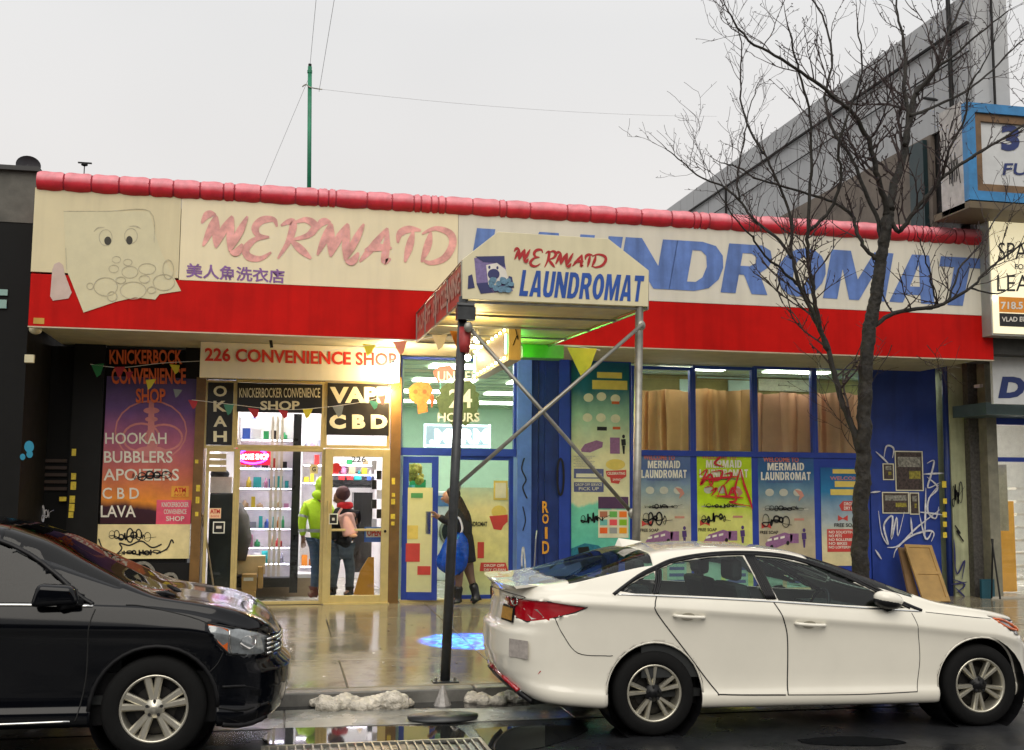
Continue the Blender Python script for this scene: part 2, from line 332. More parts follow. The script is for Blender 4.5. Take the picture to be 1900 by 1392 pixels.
# ------------------------------------------------------------------ buildings
m_black = mat('black_wall_paint', (.004, .004, .004), .6, var=.35, scale=3, bump=.15, spec=.2)
m_blackt = mat('black_trim', (.007, .007, .007), .5, var=.3, spec=.25)
m_cream = mat('cream_sign_vinyl', '#e8dab6', .42, var=.05, scale=1.5, streak=.06)
m_cream2 = mat('faded_sign_vinyl', '#d6c9a2', .45, var=.06, scale=1.5, streak=.08)
m_red = mat('red_awning_vinyl', (.50, .006, .004), .5, var=.14, scale=2, streak=.18, spec=.1)
m_soff = mat('soffit_paint', (.42, .38, .22), .6, var=.2, scale=3)
m_blue = mat('blue_shopfront_paint', (.018, .05, .34), .38, var=.15, scale=5, bump=.05)
m_bluel = mat('light_blue_pilaster_paint', (.10, .20, .60), .38, var=.15, scale=5)
m_blued = mat('deep_blue_shutter_paint', (.012, .034, .19), .4, var=.25, scale=4, streak=.3)
m_alu = mat('cream_aluminium', (.62, .50, .22), .34, metal=.35, var=.08, scale=9)
m_brown = mat('brown_pilaster_paint', (.17, .09, .025), .4, var=.3, scale=5)
m_pane = glass('shop_glass', (.93, .96, .95), .55)
m_conwall = mat('weathered_parapet', (.12, .115, .10), .85, var=.35, scale=3, bump=.5)
B = thing('shop_building', 'long one-storey shop building, black wall on the left, blue shopfront on the right', 'building', (3.5, YS, .2))
# left black wall with its pilasters and boarded bay
mk('wall', box(-6.2, -1.3, YS, YS+.25, .1, 3.95), m_black, B)
for a, b in ((62, 70), (128, 186)): mk('pilaster', pbox(a, 618, b, 1118, YS-.07, .075), m_blackt, B)
m_rail = mat('rusty_bay_rail', (.035, .02, .014), .5)
for k in range(5): mk('rail', pbox(74, 852+k*13, 124, 858+k*13, YS-.035, .04), m_rail, B)
mk('base_panel', pbox(184, 1045, 356, 1112, YS-.02, .03), m_blackt, B)
mk('brown_pilaster', pbox(357, 700, 375, 1118, YS-.10, .12), m_brown, B)
mk('brown_pilaster', pbox(723, 700, 742, 1124, YS-.10, .12), m_brown, B)
# awning box structure: soffit, roof
mk('soffit', box(-3.14, 10.6, YF+.05, YS+.3, 3.985, 4.02), m_soff, B)
mk('roof', box(-3.12, 10.1, YF+.3, 30, 5.5, 5.6), mat('roof_felt', (.05, .05, .05), .9), B)
mk('upper_wall', box(-3.1, 10.55, YF+.12, YF+.3, 4.02, 5.62), m_conwall, B)
mk('header', pbox(738, 655, 1760, 667, YS-.03, .3), m_blue, B)
XP = P(741, 900, YS).x
ROOMF = mat('shop_floor_tile', (.45, .42, .36), .25, var=.1, scale=4)
mk('black_header', pbox(344, 634, 745, 708, YS-.04, .2), m_blackt, B)
# ---- convenience shop interior
XL = P(378, 900, YS).x
m_inw = mat('shop_inner_wall', (.80, .76, .78), .6, var=.05)
mk('interior_wall', merge(box(XL-.12, XL, YS+.25, 21.5, .2, 4), box(XL-.12, XP, 21.5, 21.6, .2, 4), box(XP-.05, XP, YS+.2, 21.6, .2, 4)), m_inw, B)
mk('interior_floor', box(XL, XP, YS, 21.5, .15, .24), ROOMF, B)
mk('interior_ceiling', box(XL, XP, YS+.12, 21.5, 3.9, 3.95), m_inw, B)
m_tube = mat('fluorescent_light', (1, 1, 1), emis=(1, .95, .93), es=36, var=0)
for x in (XL+.75, XP-.75):
    for y in (16.95, 18.3, 19.8): mk('ceiling_light', box(x-.16, x+.16, y, y+1.0, 3.86, 3.89), m_tube, B)
def window(rc, Y=YS, t=6, m=m_blue, d=.09, pane=True, name='window', pm=None):
    x0, x1, z0, z1 = rect(*rc, Y); tt = t/122
    f = mk(name, frame(x0, x1, Y, Y+d, z0, z1, tt), m, B); bev(f, .005, 1)
    if pane: mk('pane', box(x0+tt, x1-tt, Y+d*.5, Y+d*.5+.006, z0+tt, z1-tt), pm or m_pane, f)
    return f
for rc in ((378, 706, 436, 832), (378, 832, 436, 1122), (436, 706, 602, 832), (436, 832, 600, 1122), (602, 706, 724, 832)):
    window(rc, YS-.06, 5.5, m_alu)
# aluminium and glass shop door
dx0, dx1, dz0, dz1 = rect(600, 833, 722, 1121, YS-.08)
D = mk('door', merge(frame(dx0, dx1, YS-.10, YS-.045, dz0+.01, dz1, .12), box(dx0+.12, dx1-.12, YS-.095, YS-.06, 1.30, 1.335)), m_alu, B); bev(D, .006)
mk('pane', box(dx0+.12, dx1-.12, YS-.078, YS-.072, dz0+.13, dz1-.12), m_pane, D)
mk('handle', merge(tube([(dx0+.06, YS-.17, .98), (dx0+.06, YS-.17, 1.75)], .016), tube([(dx0+.06, YS-.17, 1.02), (dx0+.06, YS-.09, 1.02)], .012), tube([(dx0+.06, YS-.17, 1.7), (dx0+.06, YS-.09, 1.7)], .012)), m_alu, D)
mk('threshold', pbox(600, 1120, 722, 1127, YS-.17, .15), m_alu, B)
mk('lock', ball((dx1-.06, YS-.11, 1.3), .022, 6), m_blackt, D)
# ---- laundromat shopfront
LZ = lambda y: P(850, y, YS).z
window((741, 664, 958, 838), YS, 5, m_blue)
mk('transom', pbox(741, 832, 958, 846, YS-.03, .14), m_blue, B)
window((840, 846, 952, 1112), YS, 8, m_blue)
# open glazed door leaf, swung outwards on its left hinge
ang = math.radians(-14); hx, hz0, hz1 = P(742, 980, YS).x+.03, .27, LZ(848)
wd = P(808, 980, YS).x-P(742, 980, YS).x
def hinge(g): return [(hx+(x*math.cos(ang)-y*math.sin(ang)), YS+(x*math.sin(ang)+y*math.cos(ang)), z) for x, y, z in g[0]], g[1]
D2 = mk('door', hinge(merge(box(0, .09, 0, .045, hz0, hz1), box(wd-.1, wd, 0, .045, hz0, hz1), box(.09, wd-.1, 0, .045, hz1-.10, hz1), box(.09, wd-.1, 0, .045, hz0, hz0+.2), box(wd-.19, wd-.1, -.004, .049, 1.25, 1.6))), m_blue, B); bev(D2, .005)
mk('pane', hinge(box(.09, wd-.1, .02, .026, hz0+.2, hz1-.10)), m_pane, D2)
mk('sill', pbox(742, 1112, 960, 1124, YS-.02, .2), m_alu, B)
mk('pilaster', pbox(960, 660, 986, 1116, YS-.09, .3), m_bluel, B)
mk('pilaster', pbox(1037, 660, 1057, 1112, YS-.06, .3), m_blue, B)
for a, b, dd in ((986, 998, .02), (999, 1010, .0), (1011, 1036, .03)): mk('shutter_panel', pbox(a, 664, b, 1112, YS-.02-dd, .2), m_blued, B)
mk('bar_handle', tube([P(996, 985, YS-.1), P(994, 1000, YS-.14), P(991, 1060, YS-.14), P(993, 1080, YS-.1)], .012), mat('worn_steel', (.4,.4,.42), .35, .8), B)
mk('wall_panel', pbox(1057, 664, 1172, 1116, YS, .1), m_blue, B)
WX = [(1172, 1286), (1286, 1401), (1401, 1512), (1512, 1615)]
for k, (a, b) in enumerate(WX):
    window((a, 680, b, 846), YS-.02, 6, m_blue)
    mk('wall_panel', pbox(a, 846, b, 1120, YS-.01, .1), m_blue, B)
mk('wall', pbox(1615, 664, 1742, 1124, YS-.03, .3), mat('blue_wall_paint', (.016, .045, .27), .45, var=.22, scale=3, bump=.1, streak=.2), B)
mk('mullion_cap', pbox(1174, 838, 1612, 848, YS-.04, .03), m_blue, B)
mk('downpipe', tube([P(1752, 668, YS-.1), P(1758, 900, YS-.1), P(1764, 1120, YS-.1)], .05, 10), m_blued, B, smooth=True)
mk('pale_pilaster', pbox(1766, 668, 1800, 1128, YS-.16, .4), mat('pale_green_render', (.42, .44, .27), .7, var=.25, scale=2.5, bump=.2, streak=.3), B)
mk('stone_pilaster', pbox(1802, 668, 1836, 1130, YS-.3, .5), mat('granite_facing', (.07, .065, .06), .55, var=.6, scale=22, bump=.1), B)
# laundromat room
XR = P(1745, 900, YS).x
m_mint = mat('mint_inner_wall', (.55, .74, .60), .6, var=.06)
mk('interior_wall', merge(box(XP, XP+.08, YS+.3, 27, .2, 4), box(XP, XR, 27, 27.1, .2, 4), box(XR, XR+.1, YS+.3, 27, .2, 4)), m_mint, B)
mk('interior_floor', box(XP, XR, YS, 27, .15, .24), ROOMF, B)
mk('interior_ceiling', box(XP, XR, YS+.12, 27, 3.97, 3.985), mat('mint_ceiling_tile', (.50, .60, .42), .7, var=.04), B)
m_tube2 = mat('ceiling_panel_light', (1, 1, 1), emis=(.98, 1.0, .90), es=13, var=0)
for x in (XP+.6, XP+2.4, XP+4.3, XP+6.2, XP+8.1):
    for y in ((17.6, 19.9, 22.3, 24.8) if x < XP+4 else (17.08, 21.0, 24.5)): mk('ceiling_light', box(x, x+1.15, y, y+(.55 if x < XP+4 else .22), 3.945, 3.965), m_tube2, B)
m_grid = mat('ceiling_grid', (.4, .5, .42), .6)
mk('ceiling_grid', merge(*[box(XP+.02, XR, 17.2+.61*k, 17.225+.61*k, 3.955, 3.969) for k in range(16)]), m_grid, B)
# ------------------------------------------------------------------ left neighbour
N = thing('neighbour_building', 'dark painted building with a bare grey parapet at the left edge', 'building', (-6, 15.3, .2))
xe = P(63, 400, 15.2).x; zc = P(30, 413, 15.2).z; zt = P(30, 318, 15.2).z
mk('wall', box(-16, xe, 15.2, 15.5, .1, zc), m_black, N)
mk('parapet', box(-16, xe+.01, 15.19, 15.5, zc, zt), m_conwall, N)
mk('coping', box(-16, xe+.05, 15.12, 15.55, zt, zt+.06), mat('coping_stone', (.05, .05, .05), .7), N)
mk('side_wall', box(xe-.3, xe, 15.5, 30, .1, zc), m_black, N)
mk('roof', box(-16, xe, 15.5, 30, zc+.3, zc+.4), m_black, N)
mk('window_sign', merge(pbox(-6, 537, 14, 548, 15.17, .03), pbox(-6, 556, 12, 572, 15.17, .02)), mat('teal_sign_edge', (.25, .4, .36), .4), N)
dsh = thing('satellite_dish', 'grey satellite dish on the parapet at the far left', 'dish', P(50, 318, 16.2))
c = P(51, 306, 16.2)
prof = [(.002, 0), (.08, -.006), (.13, -.02), (.165, -.04)]
vv, ff = lathe(prof, (0, 0, 0), 'y', 24)
rot = Matrix.Rotation(.55, 3, 'Z') @ Matrix.Rotation(.35, 3, 'X')
mk('reflector', ([rot@Vector((x*1.05, y, z*.8))+c for x, y, z in vv], ff), mat('dish_grey', (.1, .1, .11), .4), dsh, True)
mk('arm', tube([c+Vector((0, .02, -.02)), c+Vector((0, .05, -.2))], .015), m_blackt, dsh)
an = P(156, 322, 16.6)
a2 = thing('roof_antenna', 'small roof antenna on a thin rod above the red awning trim', 'antenna', an)
mk('mast', tube([an-Vector((0, 0, .3)), an+Vector((0, 0, .12))], .008, 6), m_blackt, a2)
mk('head', merge(ball(an+Vector((0, 0, .13)), .05, 6, (1, .8, .45)), box(an.x-.09, an.x+.1, an.y-.02, an.y+.02, an.z+.15, an.z+.165)), m_blackt, a2)
# ------------------------------------------------------------------ right side: tall clad party wall, signs and the lit shop
T = thing('clad_building', 'tall grey metal-clad building side wall rising behind the tree', 'building', (10.4, 20, .2))
XT = 10.1; m_clad = mat('grey_metal_cladding', (.38, .39, .40), .5, metal=.1, var=.08, scale=1.2, streak=.1); m_clad2 = mat('stucco_side_wall', (.17, .14, .115), .85, var=.3, scale=3, bump=.3)
zT, zM = 9.56, 7.66; ys = [14.35+.95*k for k in range(16)]
for a, b in zip(ys[:-1], ys[1:]):
    mk('cladding_panel', box(XT, XT+.05, a+.014, b-.014, zM, zT-.5), m_clad, T); mk('cladding_panel', box(XT-.01, XT+.05, a+.012, b-.012, zT-.47, zT), m_clad, T)
mk('core_wall', box(XT+.05, XT+.6, 14.36, ys[-1], 6.2, zT-.01), m_blackt, T)
mk('cable_tray', tube([(XT-.05, 14.3, zT-.5), (XT-.05, ys[-1], zT-.5)], .03, 6), m_blackt, T)
mk('conduit', tube([(XT-.04, 14.3, zT-.95), (XT-.04, ys[-1], zT-.95)], .014, 6), m_blackt, T)
mk('stucco_wall', box(XT-.02, XT+.05, 15.4, ys[-1], 5, zM), m_clad2, T)
mk('front_fin', merge(box(XT+.02, XT+.62, 14.28, 14.35, 6.2, zT)), mat('fin_cladding', (.42, .43, .44), .5, var=.06), T)
mk('standpipe', tube([(XT-.06, 14.75, 7.0), (XT-.06, 14.75, zT+.3)], .035, 8), m_blackt, T)
mk('standpipe', tube([(XT+.3, 14.2, 6.2), (XT+.3, 14.2, zT+.3)], .02, 8), m_blackt, T)
mk('hanger_rod', tube([(XT-.05, 23.6, 5.6), (XT-.05, 23.6, zT-.5)], .03, 6), m_blackt, T)
mk('dark_column', box(XT-.1, XT-.02, 15.5, 15.9, 5, 7.6), mat('green_black_column', (.01, .03, .035), .5), T)
mk('vent_box', box(XT-.5, XT-.02, 19.2, 20.4, 6.0, 6.5), m_blackt, T)
mk('diagonal_brace', tube([(XT-.05, 15.5, 8.3), (XT+.25, 14.2, 7.7)], .025, 6), m_blackt, T)
RB = thing('corner_shop_building', 'brightly lit shop with white interior at the right edge of the row', 'building', (13.5, 16.5, .2))
YR = 16.3
mk('wall', box(P(1836, 900, YR).x-.05, P(1840, 900, YR).x+.1, YR-.05, YR+.4, .1, 4.4), mat('shop_jamb', (.2, .19, .14), .6, var=.3), RB)
mk('jamb_base', pbox(1822, 1075, 1846, 1128, YR-.08, .05), mat('teal_paint', (.01, .07, .10), .5), RB)
mk('dark_upper_wall', box(10.7, 22, 15.35, 15.6, 4.0, 7.6), mat('dark_brick', (.05, .035, .03), .8, var=.4), RB)
mk('lower_soffit', box(11.2, 22, 15.0, YR+.3, 4.25, 4.3), m_black, RB)
x0 = P(1845, 900, YR).x
mk('interior_wall', merge(box(x0-.1, x0, YR+.3, 22, .2, 4.2), box(x0, 18, 22, 22.1, .2, 4.2)), mat('white_inner_wall', (.8, .78, .72), .6), RB)
mk('interior_floor', box(x0-.2, 18, YR-.1, 22, .1, .25), ROOMF, RB); mk('interior_ceiling', box(x0-.2, 18, YR, 22, 3.7, 3.75), m_inw, RB)
for k in range(3): mk('ceiling_light', box(x0+.3, x0+2.2, 17+k*1.6, 17.3+k*1.6, 3.62, 3.66), m_tube, RB)
g = mk('shop_window', merge(pbox(1842, 776, 2080, 790, YR, .1), pbox(1842, 850, 2080, 858, YR, .08), pbox(1842, 1112, 2080, 1130, YR-.05, .2), pbox(1840, 776, 1846, 1128, YR, .1)), m_blue, RB)
mk('pane', pbox(1846, 792, 2080, 1112, YR+.03, .006), m_pane, g)
mk('canopy_lip', merge(pbox(1830, 750, 2080, 772, YR-.7, .9)), mat('teal_grey_metal', (.10, .15, .15), .4, .3), RB)

# ------------------------------------------------------------------ the opposite side of the street, behind the photographer (seen in the paint and glass)
OB = thing('opposite_building', 'row of dark brick buildings across the street behind the camera', 'building', (0, -16, 0))
m_obr = mat('opposite_brick', (.04, .028, .022), .85, var=.4, scale=3); m_obw = mat('opposite_window', (.03, .035, .04), .15)
mk('wall', box(-45, 50, -17, -16.2, 0, 7.6), m_obr, OB); mk('cornice', box(-45, 50, -16.2, -15.9, 7.2, 7.7), m_blackt, OB)
for k in range(26):
    for z in (1.2, 4.4): mk('window', box(-42+3.6*k, -40.6+3.6*k, -16.2, -16.15, z, z+1.7), m_obw, OB)

m_olive = mat('olive_bulkhead', (.30, .26, .08), .7, var=.25, scale=3)
mk('bulkhead', pbox(1172, 676, 1640, 775, 18.25, .05), m_olive, B)
mk('bulkhead_panel', pbox(1262, 704, 1278, 733, 18.2, .03), m_mint, B); mk('bulkhead_panel', pbox(1352, 706, 1396, 733, 18.2, .03), m_mint, B)
mk('bulkhead_panel', pbox(1408, 704, 1504, 726, 18.2, .03), mat('pale_bulkhead', (.7, .7, .5), .6, var=.2, scale=9), B); mk('bulkhead_panel', pbox(1294, 700, 1398, 703, 18.2, .02), m_mint, B)
# ================================================================== the long sign awning
A = thing('sign_awning', 'long red and cream sign awning with a cushioned pink top edge above both shops', 'awning', (3.7, YF, 3.96))
AX0, AX1 = -3.19, 10.64
bev(mk('red_valance', box(AX0, AX1, YF, YF+.06, 3.955, 4.635), m_red, A), .01)
xs_ = P(334, 450, YF).x; xq = P(850, 450, YF).x
mk('sign_panel', box(AX0, xs_-.004, YF-.004, YF+.06, 4.66, 5.76), m_cream2, A)
mk('sign_panel', box(xs_+.004, xq-.003, YF-.004, YF+.06, 4.637, 5.76), m_cream, A)
mk('sign_panel', box(xq+.003, AX1, YF-.004, YF+.06, 4.637, 5.76), mat('grey_cream_vinyl', '#d8d2c2', .45, var=.06, scale=1.4, streak=.08), A)
mk('end_panel', box(AX1-.05, AX1, YF+.06, YS, 4.03, 5.76), m_red, A)
mk('end_panel', box(AX0, AX0+.05, YF+.06, YS, 4.03, 5.6), m_red, A)
mk('bottom_rail', box(AX0, AX1, YF-.008, YF+.07, 3.94, 3.957), mat('awning_rail', (.5, .42, .3), .4, .3), A)
m_cush = mat('sun_faded_pink_cushion', (.6, .1, .13), .55, grad=[(0.0, '#b80814'), (.40, '#cc2c3c'), (.66, '#e8909a'), (.84, '#e08890'), (1.0, '#b84854')], var=.22, scale=7)  # pink sky-lit highlight over red painted into the cushion colour
m_cushb = mat('cushion_seam_red', (.36, .02, .035), .45)
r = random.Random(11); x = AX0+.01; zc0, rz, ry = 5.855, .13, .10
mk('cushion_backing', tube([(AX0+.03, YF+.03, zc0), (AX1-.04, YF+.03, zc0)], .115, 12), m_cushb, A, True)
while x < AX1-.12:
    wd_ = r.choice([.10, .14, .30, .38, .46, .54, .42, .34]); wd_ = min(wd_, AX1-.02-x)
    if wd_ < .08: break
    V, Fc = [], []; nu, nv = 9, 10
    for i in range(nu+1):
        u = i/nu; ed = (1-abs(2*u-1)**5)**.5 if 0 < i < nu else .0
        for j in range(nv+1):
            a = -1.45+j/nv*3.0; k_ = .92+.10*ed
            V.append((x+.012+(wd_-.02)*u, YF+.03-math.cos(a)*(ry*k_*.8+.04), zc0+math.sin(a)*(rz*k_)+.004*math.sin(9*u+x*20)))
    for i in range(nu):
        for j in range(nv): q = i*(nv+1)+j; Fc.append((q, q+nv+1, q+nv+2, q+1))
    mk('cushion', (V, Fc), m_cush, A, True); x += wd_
# mermaid brush lettering: strokes in a 0-1 box, y downwards
LET = {
 'M': [[(.0,.24),(.10,.05),(.20,.0),(.31,.03)], [(.31,.03),(.20,.38),(.03,.82)], [(.33,.06),(.31,.45),(.30,.84)], [(.30,.86),(.47,.42),(.66,.05)], [(.67,.07),(.62,.5),(.60,.93)], [(.60,.95),(.80,.5),(.99,.06)], [(.61,.97),(.76,.97),(.88,.76)]],
 'E': [[(.95,.2),(.85,.02),(.5,.04),(.3,.22),(.4,.42),(.72,.46)], [(.72,.46),(.3,.52),(.02,.75),(.1,.95),(.45,1.),(.78,.84)]],
 'R': [[(.1,.15),(.3,.05),(.42,.12),(.3,.55),(.02,1.)], [(.42,.08),(.75,.0),(.98,.16),(.8,.4),(.35,.52)], [(.35,.52),(.6,.75),(.88,1.)]],
 'A': [[(.0,1.),(.4,.55),(.82,.02)], [(.82,.02),(.8,.5),(.74,.98),(.92,.9)], [(.15,.66),(.5,.58),(.95,.6)]],
 'I': [[(.0,.42),(.1,.14),(.5,.02),(.98,.06)], [(.66,.08),(.5,.5),(.3,.98)]],
 'D': [[(.3,.1),(.2,.5),(.0,.98)], [(.02,.16),(.45,.0),(.9,.14),(1.,.45),(.75,.85),(.3,1.),(.02,.9)]]}
def brush(word, boxes, Y, wpx, m, par):
    for ch, (x0, y0, x1, y1) in zip(word, boxes):
        gs = [stroke([(x0+(x1-x0)*a, y0+(y1-y0)*b) for a, b in s], wpx, Y-.0015*i, taper=True) for i, s in enumerate(LET[ch])]
        mk('lettering', merge(*gs), m, par)
m_pinkl = mat('faded_pink_lettering', (.76, .36, .32), .5, var=.4, scale=5)
brush('MERMAID', [(374,397,460,470), (455,406,517,480), (514,408,586,480), (586,411,676,487), (667,422,730,486), (738,424,782,488), (782,424,840,488)], YF-.009, 14, m_pinkl, A)
mk('lettering', ptext('美人魚洗衣店', (345, 488), (528, 500), (528, 527), (345, 515), YF-.009, .022), mat('purple_lettering', (.22, .10, .30), .5, var=.3, scale=9), A)
m_bll = mat('faded_blue_lettering', (.11, .20, .50), .5, var=.25, scale=3, streak=.35)
# LAUNDROMAT, heavy slanted capitals, one word
bx = [('L', 874, 958), ('A', 960, 1058), ('U', 1066, 1148), ('N', 1150, 1250), ('D', 1246, 1342), ('R', 1342, 1432), ('O', 1440, 1532), ('M', 1532, 1650), ('A', 1655, 1742), ('T', 1735, 1826)]
for ch, a, b in bx:
    ty = lambda x: 424+(x-885)*.0605
    by = lambda x: 516+(x-870)*.056
    sk = 16
    if ch == 'T': b = 1822
    V_, F_ = bword(ch, (a+sk-5, ty(a)), (b+8, ty(b)), (b-sk+8, by(b)), (a-5, by(a)), YF-.009-.0007*(ord(ch) % 5))[0]; mk('lettering', (V_, F_), m_bll, A)
mk('lettering', ptext('N', (1818, 480), (1838, 482), (1838, 501), (1818, 499), YF-.009, .0), m_bll, A)
mk('lettering', ptext('Y', (1824, 540), (1838, 542), (1838, 562), (1824, 560), YF-.009, .0), m_bll, A)
# faded washing-machine emblem at the left end
m_emb = mat('faded_emblem_vinyl', '#cfc6a2', .45, var=.06); m_line = mat('faded_emblem_line', (.46, .41, .28), .5, var=.3, scale=20)
mk('emblem', ppoly([(118, 392), (278, 392), (290, 440), (300, 470), (336, 540), (296, 546), (288, 556), (250, 552), (215, 560), (155, 580), (128, 512), (122, 500), (120, 440)], YF-.010, .004), m_emb, A)
mk('emblem_arm', ppoly([(101, 490), (110, 486), (117, 492), (119, 505), (133, 543), (127, 554), (98, 558), (93, 550), (97, 500)], YF-.010, .004), mat('faded_pink_grey', (.55, .42, .36), .5), A)
def ell(cx, cy, rx, ry, w, Y, n=20): return stroke([(cx+rx*math.cos(6.2832*k/n), cy+ry*math.sin(6.2832*k/n)) for k in range(n+1)], w, Y, sm=False)
def disc(cx, cy, rx, ry, Y, n=20, t=.002): return ppoly([(cx+rx*math.cos(6.2832*k/n), cy+ry*math.sin(6.2832*k/n)) for k in range(n)], Y, t)
bb = [(216, 482, 8, 6), (237, 487, 8, 6), (211, 499, 9, 7), (241, 505, 15, 11), (273, 499, 16, 10), (167, 531, 6, 6), (196, 532, 22, 17), (247, 539, 24, 16), (268, 518, 10, 7), (304, 524, 20, 15), (208, 550, 9, 9), (224, 520, 9, 6), (281, 538, 8, 6), (312, 500, 10, 18)]
mks('emblem_bubble', [ell(*q, 1.3, YF-.0125-.0004*i) for i, q in enumerate(bb)], m_line, A)
mk('emblem_outline', merge(stroke([(118, 392), (200, 392), (278, 392), (286, 450)], 1.2, YF-.0125), stroke([(122, 460), (124, 500)], 1, YF-.0125)), m_line, A)
m_dk = mat('emblem_dark', (.03, .025, .015), .5)
mks('emblem_eye', (ell(196, 441, 12, 15, 1.4, YF-.0125), ell(243, 438, 12, 14, 1.4, YF-.0125), stroke([(174, 430), (182, 423), (194, 422)], 2.5, YF-.0125, taper=True), stroke([(240, 420), (252, 420), (262, 425)], 2.5, YF-.0125, taper=True)), m_line, A)
mks('emblem_pupil', [disc(200, 447, 6.5, 8, YF-.013), disc(240, 446, 6, 8, YF-.013)], m_dk, A)
m_gold = mat('gold_sticker', (.5, .28, .04), .4)
mk('corner_sticker', merge(pbox(62, 590, 82, 601, YF-.006, .005)), m_gold, A)
cl = mk('corner_lamp', merge(ball(P(66, 612, YF+.25), .075, 8, (1.1, 1, .8))), mat('old_lamp_plastic', (.55, .50, .33), .4), A, True)
# ceiling fan-like lamp below the soffit
sl_ = thing('soffit_lamp', 'dark flat lamp hanging from the soffit over the shop sign', 'lamp', P(500, 628, 15.6))
c = P(502, 628, 15.6)
mk('shade', lathe([(.001, .03), (.1, .02), (.22, 0), (.001, -.01)], c, 'z', 20), m_blackt, sl_, True); mk('stem', tube([c, c+Vector((.02, 0, -.13))], .022, 8), m_blackt, sl_)
# ================================================================== entrance canopy
YC = 10.64
K = thing('entrance_canopy', 'cream and red fabric entrance canopy on crossed steel posts', 'canopy', (2.65, YC, .15))
m_kc = mat('canopy_cream_vinyl', '#dcd2ae', .42, var=.06, scale=3, streak=.1)
m_in = mat('canopy_fabric', (.50, .40, .17), .6, var=.25, scale=3, trans=.15)
m_kr = mat('canopy_faded_red', (.48, .06, .05), .45, var=.25, scale=4)
out = [(858, 481.6), (924, 430), (1129, 443), (1204, 502), (1203, 569), (858, 555)]
bev(mk('front_panel', ppoly(out, YC, .02), m_kc, K), .004)
pr = [P(x, y, YC) for x, y in out]; DZ = .14; YB = YF-.01
bk = [Vector((p.x+(.05 if i in (0, 5) else (-.05 if i in (3, 4) else 0)), YB, p.z+DZ)) for i, p in enumerate(pr)]
def shell(i, j): return [pr[i]+Vector((0, .02, 0)), pr[j]+Vector((0, .02, 0)), bk[j], bk[i]], [(0, 1, 2, 3)]
for i, j, m_, nm in ((0, 1, m_in, 'roof_fabric'), (1, 2, m_in, 'roof_fabric'), (2, 3, m_in, 'roof_fabric'), (5, 0, m_kr, 'side_valance'), (3, 4, m_kr, 'side_valance')):
    o = mk(nm, shell(i, j), m_, K); so_ = o.modifiers.new('thickness', 'SOLIDIFY'); so_.thickness = .008
for i, j in ((5, 0), (3, 4)):
    sg_ = 1 if i == 5 else -1
    mk('valance_lining', ([v_+Vector((.012*sg_, 0, 0)) for v_ in shell(i, j)[0]], [(0, 1, 2, 3)]), mat('lining_fabric', (.30, .24, .12), .7, var=.3), K)
m_steel = mat('galvanised_steel', (.30, .29, .25), .42, metal=.75, var=.25, scale=9)
m_steeld = mat('dark_painted_steel', (.045, .048, .05), .4, metal=.3, var=.3, scale=9)
gs = []
for t_ in (.0, .25, .5, .75, .99):
    q = [a.lerp(b, t_)+Vector((0, .03, -.02)) for a, b in zip(pr, bk)]
    gs.append(tube(q[5:6]+q[0:5], .014, 6)); gs.append(tube([q[5], q[4]], .014, 6))
for i in range(6): gs.append(tube([pr[i]+Vector((0, .03, -.02)), bk[i]+Vector((0, 0, -.02))], .014, 6))
mk('frame', merge(*gs), m_steel, K)
mk('ceiling_fabric', ([pr[5]+Vector((.03, .05, .012)), pr[4]+Vector((-.03, .05, .012)), bk[4]+Vector((-.03, 0, .0)), bk[5]+Vector((.03, 0, .0))], [(0, 1, 2, 3)]), m_in, K)
# red lettering of the left valance: DROP-OFF + DRY CLEANING, faded
v, f = textmesh('DROP-OFF · DRY CLEANING', .03)
a, b, c2, d2 = bk[5], pr[5], pr[0], bk[0]
mk('lettering', ([a.lerp(b, .04+.93*x).lerp(d2.lerp(c2, .04+.93*x), .2+.55*y)+Vector((-.012, 0, 0)) for x, y in v], f), mat('faded_valance_lettering', (.50, .30, .24), .5, var=.3, scale=20), K)
mr_ = mat('canopy_red_lettering', (.42, .01, .012), .45); mb_ = mat('canopy_blue_lettering', (.015, .075, .35), .42, var=.2)
brush('MERMAID', [(954,461,984,486), (984,463,1008,494), (1010,466,1032,496), (1030,468,1064,495), (1062,472,1084,494), (1086,472,1100,496), (1098,472,1124,496)], YC-.004, 5.2, mr_, K)
mks('lettering', bword('LAUNDROMAT', (970, 501), (1196, 512), (1190, 560), (963, 549), YC-.004, .14), mb_, K)
m_mc = mat('emblem_violet', (.20, .15, .33), .5, var=.3, scale=30); m_mn = mat('emblem_navy', (.03, .035, .13), .5); m_bu = mat('emblem_bubble', (.12, .24, .34), .4, var=.4, scale=40); m_wh = mat('print_white', (.72, .68, .6), .5)
mk('emblem', ppoly([(880, 479), (934, 476), (938, 494), (940, 512), (952, 540), (895, 545), (884, 524)], YC-.003, .003), m_mc, K)
mks('emblem_patch', (ppoly([(882, 476), (936, 475), (937, 496), (922, 488), (897, 486)], YC-.006, .002), ppoly([(869, 512), (876, 509), (881, 534), (868, 536)], YC-.006, .002), ppoly([(944, 512), (950, 514), (954, 534), (940, 536)], YC-.006, .002), ppoly([(884, 526), (905, 524), (915, 542), (892, 545)], YC-.006, .002)), m_mn, K)
mk('emblem_face', merge(ppoly([(902, 492), (922, 488), (938, 500), (944, 520), (925, 530), (906, 528)], YC-.008, .002)), m_wh, K)
mk('emblem_mouth', disc(916, 509, 11, 10, YC-.010), m_mn, K)
mks('emblem_eye', [disc(908, 496, 2, 3, YC-.010), disc(923, 497, 2, 3, YC-.010)], m_mn, K)
r = random.Random(3)
mks('emblem_bubble', ([disc(900+r.uniform(0, 50), 530+r.uniform(-12, 9), r.uniform(4, 7), r.uniform(3.5, 6), YC-.011-.0008*i, 12) for i in range(16)]), m_bu, K)
